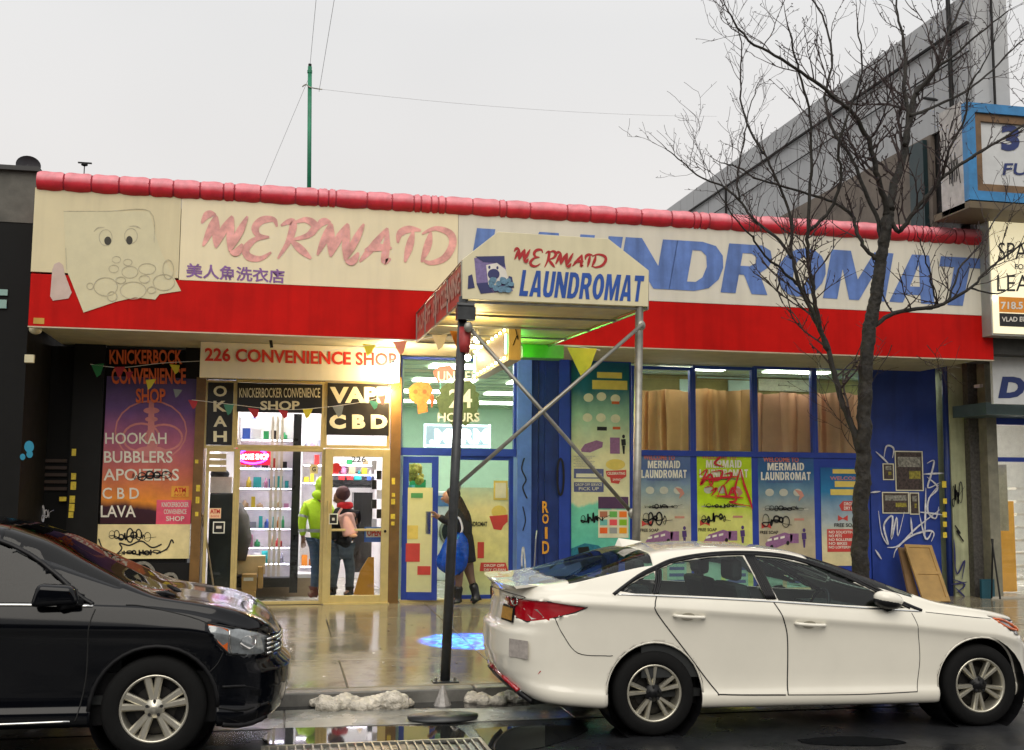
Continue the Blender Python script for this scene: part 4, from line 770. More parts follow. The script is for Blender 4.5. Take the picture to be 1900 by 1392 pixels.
for n_i, (a, b, y0, cc, lab, gr) in enumerate(PG):
    y1 = 1100; p = poster((a, y0, b, y1), YP, lab, gr); W_ = b-a; Y_ = YQ
    sc_(p, mat('poster_salmon', (.60, .16, .12), .5), rtext('WELCOME TO', a+8, y0+6, b-30, y0+15, Y_, .03, tilt=1)); m_le = m_lw
    sc_(p, m_le, merge(*bword('MERMAID', (a+16, y0+17), (b-20, y0+17), (b-20, y0+31), (a+16, y0+31), Y_, .16))); sc_(p, m_le, merge(*bword('LAUNDROMAT', (a+4, y0+34), (b-8, y0+34), (b-8, y0+49), (a+4, y0+49), Y_, .16)))
    sc_(p, m_bar, rtext('WASH DRY FOLD PICK UP AND DELIVERY', a+14, y0+51, b-22, y0+54, Y_, .01), 'small_lettering')
    sc_(p, mat('poster_pale', (.5, .5, .42), .5), [*[disc(a+x, y0+72, 8, 7, Y_) for x in (20, 46, 72)], pbox(a+8, y0+102, b-12, y0+104, Y_, .001)], 'picture_row')
    sc_(p, mat('poster_salmon2', (.55, .24, .18), .5), [ppoly([(a+66, y0+66), (a+80, y0+70), (a+84, y0+78), (a+74, y0+88), (a+76, y0+78)], Y_-.003, .002), pbox(a+66, y0+120, a+84, y0+124, Y_, .002)], 'arrow_picture')
    sc_(p, m_rdp, bow(a+14, y0+134, 1, Y_), 'red_bow'); sc_(p, m_pblk, rtext('FREE SOAP', a+2, y0+143, a+36, y0+149, Y_, .02))
    sc_(p, m_van, [van(a+12, y0+146, .75, Y_), pbox(a+58, y0+148, a+74, y0+166, Y_, .002)], 'van_picture'); sc_(p, m_lw, [ppoly([(a+16+q_, y0+159-q_*.2), (a+24+q_, y0+157-q_*.2), (a+24+q_, y0+161-q_*.2), (a+16+q_, y0+163-q_*.2)], Y_-.003, .001) for q_ in (0, 12, 24)], 'van_window'); sc_(p, m_pblk, [disc(a+q_, y0+173-(q_-24)*.25, 3, 4, Y_-.003) for q_ in (24, 54)], 'van_wheel'); sc_(p, mat('poster_figure_purple', (.07, .03, .16), .5), person_print(a+84, y0+142, .9, Y_), 'figure_picture')
    sc_(p, mat('poster_mint', (.35, .55, .42), .5), [pbox(a+6, 1030, a+44, 1092, Y_, .002), pbox(a+52, 1034, b-8, 1090, Y_, .002)], 'text_box'); sc_(p, m_bar, [pbox(a+56, 1040+12*q, b-12, 1046+12*q, Y_-.003, .001) for q in range(4)], 'text_line')
    mk('graffiti', merge(scrib(a+10, y0+112, a+62, y0+136, 5, 50+n_i, Y_-.01, 3), scrib(a+10+n_i*2, y0+97, b-16, y0+106, 9, 60+n_i, Y_-.012, 1.7)), m_tagk, None, label=['black looping tag on the blue-grey laundry poster', 'black looping tag under the red graffiti on the green poster', 'black looping tag on the peeling blue laundry poster'][n_i], cat='graffiti')
rg = [[(1330, 842), (1336, 848), (1326, 860), (1343, 866)], [(1297, 882), (1312, 872), (1300, 900), (1318, 880), (1322, 898), (1308, 905)], [(1320, 876), (1340, 874), (1334, 890), (1316, 892), (1326, 908)], [(1344, 880), (1358, 878), (1352, 890), (1344, 900)], [(1374, 870), (1366, 896), (1362, 912), (1352, 916)], [(1374, 870), (1380, 896), (1392, 930), (1396, 945)], [(1330, 925), (1342, 900), (1350, 922), (1360, 905), (1366, 928), (1354, 932), (1396, 940)], [(1318, 912), (1330, 906), (1320, 920)], [(1300, 890), (1372, 884)], [(1326, 920), (1380, 924)]]
mk('graffiti', merge(*[stroke(s, 4.2, YQ-.02-.001*i, taper=True) for i, s in enumerate(rg)]), m_tagr, None, label='red spray-painted graffiti on the lime green poster', cat='graffiti')
t4 = poster((1524, 868, 1606, 1050), YP-.01, 'blue and white laundry poster with red rules list behind the tree trunk', [(0, '#d8c898'), (.25, '#d8cfa8'), (.45, '#a8b4b8'), (.75, '#2878a8'), (1, '#1c5c98')])
sc_(t4, m_ylw, [pbox(1549, 893, 1600, 904, YQ-.01, .002), pbox(1541, 908, 1600, 919, YQ-.01, .002), pbox(1545, 871, 1600, 879, YQ-.01, .002)], 'yellow_banner'); sc_(t4, mat('poster_salmon3', (.5, .2, .22), .5), rtext('WELCOME', 1540, 884, 1598, 891, YQ-.01, .03))
sc_(t4, m_rdp, [ppoly([(1557, 938), (1564, 930), (1600, 930), (1600, 948), (1562, 948)], YQ-.01, .002), pbox(1535, 982, 1604, 1024, YQ-.01, .002), bow(1564, 962, 1, YQ-.01)], 'red_box')
sc_(t4, m_lw, merge(rtext('DROP OFF', 1566, 932, 1596, 938, YQ-.015, .02), rtext('DRY CLEAN', 1566, 940, 1598, 946, YQ-.015, .02), *[rtext(s, 1538, 985+k*7, 1538+w_, 990+k*7, YQ-.015, .02) for k, (s, w_) in enumerate((('NO SOLICITING', 50), ('NO PETS', 24), ('NO ROLLERBLADE', 58), ('NO BIKES', 34), ('NO LOITERING', 46)))])); sc_(t4, m_pblk, rtext('FREE SOAP', 1548, 971, 1592, 978, YQ-.012, .02))
# lower posters on the laundromat door and window
LP = [((746, 905, 800, 1100), YS-.03, 'cream notice sheet on the open blue door', [(0, '#c8c89c'), (.5, '#dcd8a0'), (1, '#d8d498')]), ((850, 905, 944, 1105), YS-.0, 'cream laundry poster on the fixed window behind the walking woman', [(0, '#c4cc9c'), (.4, '#e0d890'), (.8, '#e8dca0'), (1, '#b8ccb0')])]
def h2(rc, y_off): return hinge(box(*[ (v-742)/(808-742)*wd for v in (rc[0], rc[2])], -y_off, -y_off+.004, P(775, rc[3], YS).z, P(775, rc[1], YS).z))
o = mk('door_poster', h2((752, 905, 798, 1098), .004), mat('door_poster_print', (.5, .5, .5), .4, grad=LP[0][3], var=.06), None, label=LP[0][2], cat='poster')
mk('red_box', h2((750, 1008, 776, 1042), .010), m_rdp, o); mk('red_box', h2((772, 1050, 796, 1066), .010), m_rdp, o); mk('yellow_box', h2((752, 975, 772, 1000), .010), m_ylw, o); mk('green_box', h2((758, 915, 780, 924), .010), mat('poster_green', (.08, .3, .1), .5), o)
t5 = poster(LP[1][0], YS+.03, LP[1][2], LP[1][3]); YW = YS+.024
sc_(t5, m_rdp, [ppoly([(908, 958), (942, 955), (942, 968), (934, 976), (930, 984), (916, 982), (912, 970)], YW, .002), pbox(886, 1006, 898, 1036, YW, .002), ppoly([(892, 1044), (938, 1044), (944, 1062), (890, 1060)], YW, .002)], 'red_ribbon'); sc_(t5, m_ylw, disc(926, 950, 14, 12, YW+.001), 'yellow_circle')
sc_(t5, m_pblk, rtext('LAUNDROMAT', 862, 968, 904, 977, YW, .03)); sc_(t5, m_lw, merge(rtext('DROP OFF', 898, 1047, 936, 1052, YW-.004, .02), rtext('DRY CLEAN', 898, 1055, 938, 1060, YW-.004, .02)))
fr_ = mk('framed_notice', pbox(916, 892, 942, 928, YS+.02, .01), m_ylw, None, label='small yellow-framed notice on the window right of the woman', cat='notice'); mk('sheet', pbox(919, 896, 939, 924, YS+.014, .004), m_crm, fr_)
mk('graffiti', merge(rtext('R', 1006, 930, 1018, 952, YS-.07, .03), rtext('O', 1006, 954, 1018, 972, YS-.07, .03), rtext('I', 1011, 978, 1016, 1000, YS-.07, .03), rtext('D', 1006, 1004, 1019, 1028, YS-.07, .03)), m_tago, None, label='orange letters ROID painted down the blue shutter', cat='graffiti')
mk('graffiti', merge(stroke([(973, 850), (968, 870), (976, 890), (970, 905), (978, 925)], 2.5, YS-.1), stroke([(970, 940), (975, 965), (970, 985)], 2, YS-.1)), m_tagk, None, label='thin black squiggle down the light blue pilaster', cat='graffiti')
mk('graffiti', merge(stroke([(969, 1050), (966, 1080), (973, 1095), (975, 1060), (971, 1015), (968, 1040), (970, 1075)], 3, YS-.1)), m_tagw, None, label='white looping tag low on the light blue pilaster', cat='graffiti')
mk('graffiti', ell(1040, 885, 6, 34, 4, YS-.09), m_tagk, None, label='tall black oval painted on the blue pilaster beside the teal poster', cat='graffiti')
# ---- right blue wall: flyers and white tags
for rc, lab in (((1661, 837, 1713, 911), 'large framed event flyer on the blue wall'), ((1638, 860, 1659, 891), 'small dark flyer left of the large framed flyer'), ((1637, 913, 1687, 953), 'wide dark flyer below the large framed flyer'), ((1688, 914, 1706, 955), 'narrow torn flyer at the right of the wide one')):
    o = mk('flyer', pbox(*rc, YS-.045, .003), m_crm, None, label=lab, cat='flyer')
    x0, y0, x1, y1 = rc
    mk('dark_print', pbox(x0+2, y0+2, x1-2, y1-2, YS-.048, .002), mat('flyer_print', (.06, .04, .035), .5, var=.9, scale=24), o)
    mk('light_print', merge(pbox(x0+5, y0+(y1-y0)*.15, x1-5, y0+(y1-y0)*.4, YS-.051, .001)), mat('flyer_print_light', (.25, .24, .2), .5, var=.8, scale=30), o)
    mk('colour_print', merge(pbox(x0+(x1-x0)*.5, y0+(y1-y0)*.5, x1-5, y0+(y1-y0)*.7, YS-.051, .001)), mat('flyer_print_gold', (.28, .24, .03), .5, var=.7, scale=30), o)
wg = [[(1640, 850), (1645, 828), (1658, 832), (1656, 850)], [(1625, 838), (1638, 850), (1650, 862)], [(1720, 860), (1733, 855), (1728, 880), (1722, 905), (1745, 895)], [(1722, 925), (1740, 905), (1720, 885)], [(1712, 880), (1752, 878)], [(1742, 900), (1724, 925), (1722, 950), (1736, 962), (1742, 940)], [(1630, 948), (1636, 990), (1648, 1010), (1640, 975), (1656, 958), (1654, 1000), (1664, 960), (1666, 995), (1678, 950)], [(1646, 1016), (1668, 1012), (1700, 980), (1745, 945)], [(1658, 1035), (1664, 1018), (1690, 995), (1722, 985), (1733, 990), (1728, 1005)], [(1690, 960), (1693, 995)], [(1706, 955), (1718, 1000), (1730, 985)], [(1718, 905), (1716, 1000)], [(1624, 1020), (1636, 1038)], [(1634, 912), (1615, 914)], [(1705, 950), (1748, 955)]]
mk('graffiti', merge(*[stroke(s, 3.4, YS-.055-.0008*i, taper=True) for i, s in enumerate(wg)]), m_tagw, None, label='big looping white spray graffiti on the blue wall', cat='graffiti')
mk('graffiti', merge(*[stroke(s, 3.2, YS-.19-.001*i, taper=True) for i, s in enumerate([[(1770, 1030), (1776, 1065), (1790, 1040), (1785, 1075)], [(1768, 1075), (1790, 1085), (1775, 1100)], [(1772, 1090), (1795, 1112)], [(1770, 1000), (1773, 1050)], [(1765, 1085), (1795, 1080)]])]), mat('navy_spray', (.03, .03, .12), .5), None, label='navy tag low on the pale green pilaster', cat='graffiti')
mk('graffiti', merge(scrib(1768, 895, 1790, 940, 4, 77, YS-.19, 2.2), stroke([(1772, 975), (1782, 990), (1775, 985), (1788, 1005)], 2.5, YS-.19)), m_tagk, None, label='black scrawl halfway up the pale green pilaster', cat='graffiti')
for wd0, (x0, y0, x1, y1) in zip(['topmost', 'second', 'middle', 'fourth', 'lowest'], ((1748, 893, 1756, 905), (1750, 925, 1757, 935), (1749, 950, 1757, 960), (1750, 968, 1757, 978), (1750, 988, 1757, 998))):
    mk('sticker', pbox(x0, y0, x1, y1, YS-.165, .004), m_yst, None, label=wd0+' '+'small sticker on the downpipe right of the blue wall', cat='sticker', group='stickers on the downpipe')
# curtains behind the four windows
m_cur = mat('tan_curtain', (.66, .38, .17), .8, var=.15, scale=2, trans=.45)
m_cur2 = mat('rose_tan_curtain', (.64, .34, .21), .8, var=.15, scale=2, trans=.45)
for k, (a, b) in enumerate(WX):
    x0, x1, z0, z1 = rect(a+2, 724 if k < 2 else 730, b-2, 842, YS+.3); V, Fc = [], []; n = 110; r = random.Random(k+20)
    ph = [r.uniform(0, 6) for _ in range(4)]
    for i in range(n+1):
        u = i/n; dy = .05*math.sin(u*30+ph[0]+2.6*math.sin(u*6+ph[1]))+.045*math.sin(u*13+ph[2])-.05*max(0, math.sin(u*9+ph[3]))**6
        for z in (z0, (z0+z1)/2, z1): V.append((x0+(x1-x0)*u+.03*math.sin(u*22+ph[1])+.01*math.sin(z*9+u*8), YS+.3+dy*(1.2 if z < z1 else .8), z-(.02*math.sin(u*9+ph[3]) if z == z1 else 0)))
    for i in range(n):
        for j in range(2): q = i*3+j; Fc.append((q, q+3, q+4, q+1))
    mk('curtain', (V, Fc), m_cur if k < 2 else m_cur2, None, True, label='%s tan curtain drawn across the %s blue-framed window' % (['gathered', 'creased', 'rose', 'plain'][k], ['first', 'second', 'third', 'fourth'][k]), cat='curtain')
# leaning wooden boards
m_wood = mat('board_wood', (.36, .22, .07), .6, var=.2, scale=5, bump=.1); m_woodd = mat('board_wood_dark', (.16, .09, .035), .6, var=.3)
lbd = thing('leaning_board', 'tan wooden door panel leaning against the blue wall', 'board', P(1730, 1110, 16))
tl, tr_, br_, bl_ = P(1677, 1012, 16.4), P(1727, 1014, 16.4), P(1762, 1118, 15.75), P(1712, 1118, 15.75)
def q4(u0, v0, u1, v1, d0=0, d1=.03):
    n_ = (tr_-tl).cross(bl_-tl).normalized(); n_ = n_ if n_.y < 0 else -n_
    f_ = lambda u, v: (tl*(1-u)+tr_*u)*(1-v)+(bl_*(1-u)+br_*u)*v
    return [f_(u0, v0)+n_*d0, f_(u1, v0)+n_*d0, f_(u1, v1)+n_*d0, f_(u0, v1)+n_*d0, f_(u0, v0)+n_*d1, f_(u1, v0)+n_*d1, f_(u1, v1)+n_*d1, f_(u0, v1)+n_*d1], BF
mk('panel', q4(0, 0, 1, 1, 0, .02), m_wood, lbd); mk('rim', merge(q4(0, 0, .12, 1, .02, .035), q4(.88, 0, 1, 1, .02, .035), q4(.12, 0, .88, .05, .02, .035), q4(.12, .48, .88, .53, .02, .035), q4(.12, .93, .88, 1, .02, .035)), m_wood, lbd)
l2 = mk('leaning_plank', ([P(1668, 1016, 16.5), P(1680, 1016, 16.5), P(1708, 1118, 15.9), P(1690, 1118, 15.9)]+[q+Vector((0, .05, 0)) for q in (P(1668, 1016, 16.5), P(1680, 1016, 16.5), P(1708, 1118, 15.9), P(1690, 1118, 15.9))], BF), m_woodd, None, label='narrow dark plank leaning behind the tan door panel', cat='plank')
# bunting
FC = {'g': mat('flag_green', (.02, .22, .06), .6, trans=.3), 'r': mat('flag_red', (.5, .03, .04), .6, trans=.3), 'y': mat('flag_yellow', (.7, .6, .04), .6, trans=.3), 'w': mat('flag_white', (.7, .62, .5), .6, trans=.3), 'p': mat('flag_pink', (.65, .25, .18), .6, trans=.3), 'o': mat('flag_orange', (.75, .3, .04), .6, trans=.3), 's': mat('flag_grey', (.2, .22, .22), .6, trans=.3), 't': mat('flag_teal', (.08, .3, .2), .6, trans=.3)}
def bunting(lab, pts, Y, flags, sz=16):
    t = thing('bunting', lab, 'bunting', P(*pts[0], Y)); mk('string', tube([P(x, y, Y) for x, y in smooth_path(pts)], .004, 5), m_wh, t)
    for i, (x, y, c, s) in enumerate(flags):
        rr_ = random.Random(i+int(x)); ax, bx_ = rr_.uniform(-4, 4), rr_.uniform(-3, 3)
        mk('flag', ppoly([(x-s*.6, y), (x+s*.6, y+bx_), (x+s*.25+ax, y+s*.9), (x-s*.1+ax, y+s*1.15)], Y-.01*rr_.random(), .003), FC[c], t)
bunting('string of small flags across the convenience shop window', [(356, 742), (425, 750), (520, 760), (600, 756), (690, 742), (740, 718)], YS-.6, [(425, 751, 't', 17), (470, 757, 'r', 17), (525, 760, 'r', 15), (571, 759, 'y', 16), (627, 754, 's', 18), (693, 743, 't', 15), (708, 735, 'p', 14), (358, 742, 'r', 15)])
bunting('string of faded flags across the dark wall and sunset poster', [(168, 676), (225, 682), (300, 674), (373, 670)], YS-.7, [(181, 677, 'g', 20), (222, 681, 'r', 17), (240, 690, 'r', 12), (324, 676, 'y', 16), (280, 705, 'y', 16), (330, 722, 's', 14)])
bunting('string of bright flags running up to the left canopy post', [(600, 652), (690, 640), (770, 632), (860, 612)], 13.2, [(685, 638, 'y', 20), (742, 634, 'p', 22), (816, 622, 'w', 24), (850, 614, 'o', 26)])
bunting('short string with one large yellow flag right of the canopy', [(1046, 642), (1075, 644), (1114, 650)], 14.4, [(1080, 645, 'y', 46)])
# ================================================================== inside the convenience shop
r = random.Random(6)
m_sh = mat('white_shelf', (.75, .73, .78), .3); m_shb = mat('shelf_back', (.80, .76, .76), .5, var=.15, scale=9); m_bk = mat('black_counter', (.02, .02, .022), .3)
PC = [mat('product_%s' % n, c, .35, var=0) for n, c in (('white', (.8, .8, .8)), ('violet', (.25, .12, .4)), ('red', (.6, .04, .04)), ('green', (.04, .35, .12)), ('blue', (.05, .12, .5)), ('tan', (.5, .36, .2)), ('black', (.02, .02, .03)), ('teal', (.03, .35, .35)), ('orange', (.75, .25, .03)), ('yellow', (.7, .55, .05)), ('grey', (.3, .3, .36)), ('pink', (.6, .25, .4)))]
m_added_led = mat('added_lavender_led', (1, 1, 1), emis=(.92, .82, 1), es=26, var=0)
def rack(rc, Y, lev, lab, dep=.3, group='goods on the shelves of the convenience shop', dens=.92, back=True, short='shop shelves'):
    x0, x1, z0, z1 = rect(*rc, Y)
    t = thing('shelf_unit', lab, 'shelves', ((x0+x1)/2, Y, z0))
    mk('upright', merge(box(x0, x0+.03, Y, Y+dep, z0, z1), box(x1-.03, x1, Y, Y+dep, z0, z1)), m_sh, t)
    if back: mk('back', box(x0, x1, Y+dep, Y+dep+.02, z0, z1), m_shb, t)
    mk('base', box(x0, x1, Y, Y+dep, z0, z0+.14), m_bk, t)
    for py in lev:
        z = P((rc[0]+rc[2])/2, py, Y).z
        mk('shelf', box(x0+.03, x1-.03, Y, Y+dep-.01, z-.012, z), m_sh, t); mk('added_shelf_light', box(x0+.05, x1-.05, Y+.012, Y+.024, z-.022, z-.0125), m_added_led, t)  # glowing bars added under each shelf to brighten the dark rack backs
        x = x0+.06
        while x < x1-.12:
            w_ = r.uniform(.05, .15); h_ = r.uniform(.06, .19)
            if r.random() < dens:
                c = r.choice(PC); k = r.random(); yy = Y+r.uniform(.02, .1)
                g = box(x, x+w_*.9, yy, yy+.1, z, z+h_) if k < .6 else lathe([(.001, 0), (w_*.42, .0), (w_*.42, h_*.6), (w_*.16, h_*.75), (w_*.16, h_), (.001, h_)], (x+w_*.45, yy+.06, z), 'z', 10)
                mk('product', g, c, None, k >= .6, label='%s %s on the %s' % (c.name.split('_')[1], 'package' if k < .6 else 'bottle', short), cat='product', group=group)
            x += w_+r.uniform(.005, .03)
rack((438, 775, 545, 1090), YS+.75, (815, 868, 905, 942, 980, 1015, 1045), 'white glass-fronted shelves behind the shop window under the neon sign', short='window shelves under the neon sign')
rack((556, 780, 600, 1095), 19.6, (830, 862, 895, 1050), 'shelves seen between the window post and the man in yellow', dens=.9, short='shelves beside the person in neon yellow')
rack((612, 840, 700, 905), 20.6, (862, 880, 900), 'high shelves at the back seen through the shop door', dens=.95, short='high back shelves seen through the door')
rack((440, 770, 600, 830), 20.9, (792, 812, 829), 'long wall shelf near the ceiling at the back of the shop', dens=.95, short='long wall shelf under the black shop panel')
mk('window_post', pbox(541, 768, 556, 1100, YS+.7, .06), m_bk, B)
mk('price_strip', merge(*[pbox(500+k*9, 772, 505+k*9, 1070, YS+.74, .004) for k in range(3)]), mat('pale_strip', (.7, .62, .5), .5), None, label='pale vertical blinds hanging over part of the window shelves', cat='blind')
ct = thing('counter', 'glass counter with tan panels inside the shop window', 'counter', P(490, 1110, YS+.9))
mk('cabinet', pbox(438, 1072, 590, 1110, YS+1.1, .5), mat('counter_tan', (.35, .26, .17), .5), ct); mk('top', pbox(436, 1066, 592, 1073, YS+1.08, .55), m_sh, ct)
mk('display', pbox(655, 914, 690, 1062, YS+1.9, .5), m_bk, None, label='tall black display cabinet behind the shop door', cat='cabinet')
atm = thing('cash_machine', 'tall dark cash machine behind the narrow left window', 'cash machine', P(408, 1112, YS+.35))
bev(mk('body', pbox(386, 915, 436, 1112, YS+.3, .5), mat('charcoal_casing', (.03, .035, .035), .4), atm), .02); mk('head', pbox(390, 885, 430, 915, YS+.35, .4), m_shb, atm); mk('topper', merge(ball(P(408, 880, YS+.5), .12, 8, (1.2, 1, .7))), m_blackt, atm, True)
mk('coat', merge(tube([P(442, 935, YS+.55), P(446, 960, YS+.5), P(450, 1000, YS+.5), P(446, 1040, YS+.5)], [.06, .13, .14, .08], 10)), mat('grey_coat_cloth', (.12, .11, .10), .8), None, True, label='grey coat hanging beside the cash machine', cat='coat')
br_m = mat('broom_wood', (.55, .40, .24), .5)
bm = thing('broom', 'wooden broom stick leaning inside the narrow left window', 'broom', P(400, 1115, YS+.2)); mk('stick', tube([P(376, 955, YS+.1), P(399, 1108, YS+.2)], .014, 8), br_m, bm)
m_card = mat('cardboard', (.45, .27, .09), .8, var=.15, scale=5)
for rc, Y_, lab in (((430, 1098, 474, 1121), YS+.12, 'large cardboard box on the shop floor, bottom of the stack'), ((448, 1066, 476, 1098), YS+.16, 'smaller cardboard box on top of the large one'), ((438, 1032, 492, 1066), YS+.5, 'pale open carton behind the cardboard boxes'), ((478, 1052, 488, 1092), YS+.3, 'narrow upright carton beside the box stack')):
    o = mk('cardboard_box', pbox(*rc, Y_, .3), m_card if rc[1] != 1032 else mat('pale_carton', (.65, .48, .25), .7), None, label=lab, cat='box'); bev(o, .004, 1)
    if rc[1] == 1066: mk('label', pbox(452, 1072, 470, 1078, Y_-.004, .003), m_wh, o)
mk('warning_board', merge(ppoly([(656, 1104), (668, 1060), (684, 1034), (694, 1034), (694, 1104)], YS+.4, .03)), mat('amber_plastic', (.7, .32, .02), .5), None, label='amber slanted board on the floor behind the shop door', cat='board')
for k in range(7): mk('hanging_pack', pbox(690+(k % 2)*9, 855+k*18, 699+(k % 2)*9, 872+k*18, YS+.5, .04), m_bk if k % 3 else m_sh, None, label='%s packet, %s down in the column hanging inside the door edge' % ('white' if k % 3 == 0 else 'black', ['first', 'second', 'third', 'fourth', 'fifth', 'sixth', 'seventh'][k]), cat='packet', group='hanging packets by the door')
# laundromat machines and fittings
m_app = mat('white_enamel', (.72, .75, .72), .3); m_por = mat('dark_porthole', (.02, .025, .03), .15)
for k in range(7):
    x = XP+.5+k*.95; t = thing('washing_machine', 'white front-loading washing machine against the back wall of the laundromat', 'washing machine', (x, 21, .24), group='washing machines at the back of the laundromat')
    bev(mk('cabinet', box(x-.42, x+.42, 20.6, 21.4, .24, 1.9), m_app, t), .02); mk('door_ring', lathe([(.26, 0), (.29, -.04), (.24, -.06)], (x, 20.6, 1.15), 'y', 24), m_steel, t, True); mk('porthole', lathe([(.24, -.04), (.001, -.05)], (x, 20.6, 1.15), 'y', 24), m_por, t); mk('control_panel', box(x-.36, x+.36, 20.585, 20.6, 1.62, 1.82), mat('panel_blue', (.1, .2, .4), .4), t)
mk('notice_board', pbox(760, 890, 790, 905, 20.4, .02), PC[3], None, label='green notice on the wall behind the open blue door', cat='notice')
mk('flower_stand', merge(*[ball(P(760+r.uniform(-14, 22), 880+r.uniform(-14, 16), 18+r.random()*.2), r.uniform(.04, .08), 5) for _ in range(26)]), mat('yellow_flowers', (.6, .5, .1), .7, var=.5, scale=30), None, True, label='bunch of yellow flowers behind the open blue door', cat='flowers')
mk('vase', tube([P(764, 900, 18), P(764, 925, 18), P(764, 960, 18)], [.05, .1, .07], 10), PC[7], None, True, label='tall vase under the yellow flowers', cat='vase')
# ================================================================== people
def skin(name, pts, edges, rad, m_, par, root=None, sub=2):
    nm = list(pts); me = bpy.data.meshes.new(name); base = WL[par.name]
    me.from_pydata([tuple(Vector(pts[k])-base) for k in nm], [(nm.index(a), nm.index(b)) for a, b in edges], []); me.materials.append(m_)
    o = bpy.data.objects.new(name, me); C.objects.link(o); o.parent = par; WL[o.name] = base
    s = o.modifiers.new('skin', 'SKIN'); s.use_smooth_shade = True
    for i, k in enumerate(nm):
        q = rad.get(k, .05); q = q if isinstance(q, tuple) else (q, q); me.skin_vertices[0].data[i].radius = q; me.skin_vertices[0].data[i].use_root = (k == (root or nm[0]))
    u = o.modifiers.new('sub', 'SUBSURF'); u.levels = sub; u.render_levels = sub; return o
m_skin = mat('skin_tone', (.42, .22, .14), .5, var=.05); m_skin2 = mat('brown_skin_tone', (.26, .13, .08), .5, var=.05)
def person(lab, J, mats, hands=True):
    """J: joints in world space; mats: top, bottom, boots, hair, skin"""
    top, bot, boot, hair, sk = mats
    hp = Vector(J['pelvis']); t = thing('person', lab, 'person', (hp.x, hp.y, min(J['la'][2], J['ra'][2])-.08))
    pts = {k: v for k, v in J.items() if k not in ('ls_', 'face', 'hr', 'bh', 'waist', 'hem', 'collar')}; E = [('pelvis', 'chest'), ('chest', 'neck'), ('neck', 'head'), ('head', 'crown'), ('chest', 'ls'), ('ls', 'le'), ('le', 'lw'), ('chest', 'rs'), ('rs', 're'), ('re', 'rw'), ('pelvis', 'lh'), ('lh', 'lk'), ('lk', 'la'), ('la', 'lt'), ('pelvis', 'rh'), ('rh', 'rk'), ('rk', 'ra'), ('ra', 'rt')]
    R = dict(pelvis=(.12, .10), chest=(.13, .10), neck=.05, head=(.085, .08), crown=(.07, .065), ls=.05, le=.04, lw=.028, rs=.05, re=.04, rw=.028, lh=.08, lk=.055, la=.04, lt=.03, rh=.08, rk=.055, ra=.04, rt=.03)
    if hands:
        for s in 'lr':
            w_, e_ = Vector(J[s+'w']), Vector(J[s+'e']); d = (w_-e_).normalized(); sd = d.cross(Vector((0, .3, 1))).normalized(); pm = w_+d*.05
            pts[s+'p'] = tuple(pm); E.append((s+'w', s+'p')); R[s+'p'] = (.034, .02)
            for i in range(4):
                a = w_+d*.095+sd*(.021*(i-1.5)); b_ = a+d*(.05, .06, .055, .04)[i]+Vector((0, 0, -.02)); pts['%sf%d' % (s, i)] = tuple(a); pts['%sg%d' % (s, i)] = tuple(b_); E += [(s+'p', '%sf%d' % (s, i)), ('%sf%d' % (s, i), '%sg%d' % (s, i))]; R['%sf%d' % (s, i)] = .009; R['%sg%d' % (s, i)] = .007
            th = w_+d*.05+sd*.045; pts[s+'th'] = tuple(th); E.append((s+'p', s+'th')); R[s+'th'] = .011
    skin('body', pts, E, R, sk, t, 'pelvis')
    skin('jacket', {k: J[k] for k in ('chest', 'waist', 'collar', 'ls', 'le', 'lw', 'rs', 're', 'rw', 'hem')}, [('hem', 'waist'), ('waist', 'chest'), ('chest', 'collar'), ('chest', 'ls'), ('ls', 'le'), ('le', 'lw'), ('chest', 'rs'), ('rs', 're'), ('re', 'rw')], dict(hem=J.get('hr', (.2, .15)), waist=(.19, .145), chest=(.19, .145), collar=(.075, .07), ls=.085, le=.07, lw=.05, rs=.085, re=.07, rw=.05), top, t, 'chest')
    skin('trousers', {k: J[k] for k in ('pelvis', 'lh', 'lk', 'la', 'rh', 'rk', 'ra')}, [('pelvis', 'lh'), ('lh', 'lk'), ('lk', 'la'), ('pelvis', 'rh'), ('rh', 'rk'), ('rk', 'ra')], dict(pelvis=(.15, .13), lh=.105, lk=.08*J.get('ls_', 1), la=.062*J.get('ls_', 1), rh=.105, rk=.08*J.get('ls_', 1), ra=.062*J.get('ls_', 1)), bot, t, 'pelvis')
    for s in 'lr':
        a, b_ = Vector(J[s+'a']), Vector(J[s+'t']); k_ = a+(Vector(J[s+'k'])-a)*J.get('bh', .3)
        skin('boot', {'k': k_, 'a': a, 'h': a+Vector((0, 0, -.05)), 't': b_}, [('k', 'a'), ('a', 'h'), ('h', 't')], dict(k=.072 if J.get('bh', .3) < .5 else .082, a=.066 if J.get('bh', .3) < .5 else .07, h=.058, t=(.052, .038)), boot, t, 'a', 1)
    hd, cr = Vector(J['head']), Vector(J['crown']); f_ = Vector(J['face']).normalized(); ups = (cr-hd).normalized(); cen = hd*.45+cr*.55
    side = f_.cross(ups).normalized()
    mk('hair', ball(cen-f_*.03+ups*.02, .112, 10, (1, 1, 1.02)), hair, t, True)
    mk('face', merge(ball(cen+f_*.045-ups*.02, .082, 10, (.95, .95, 1.15)), ball(cen+f_*.125-ups*.035, .018, 5, (1, 1, 1.4))), sk, t, True)
    mk('eyes', merge(*[ball(cen+f_*.115+side*s*.03, .009, 5) for s in (-1, 1)]), m_dk, t)
    mk('mouth', ball(cen+f_*.108-ups*.08, .014, 5, (1, 1, .4)), mat('lips', (.3, .06, .05), .5), t)
    return t
m_hi = mat('hi_vis_yellow', (.55, .85, .02), .6, var=.12, scale=8, bump=.5, bscale=18, emis=None); m_jean = mat('blue_jeans', (.06, .11, .19), .8, var=.3, scale=12, bump=.2); m_jean2 = mat('grey_jeans', (.09, .12, .16), .8, var=.3, scale=12)
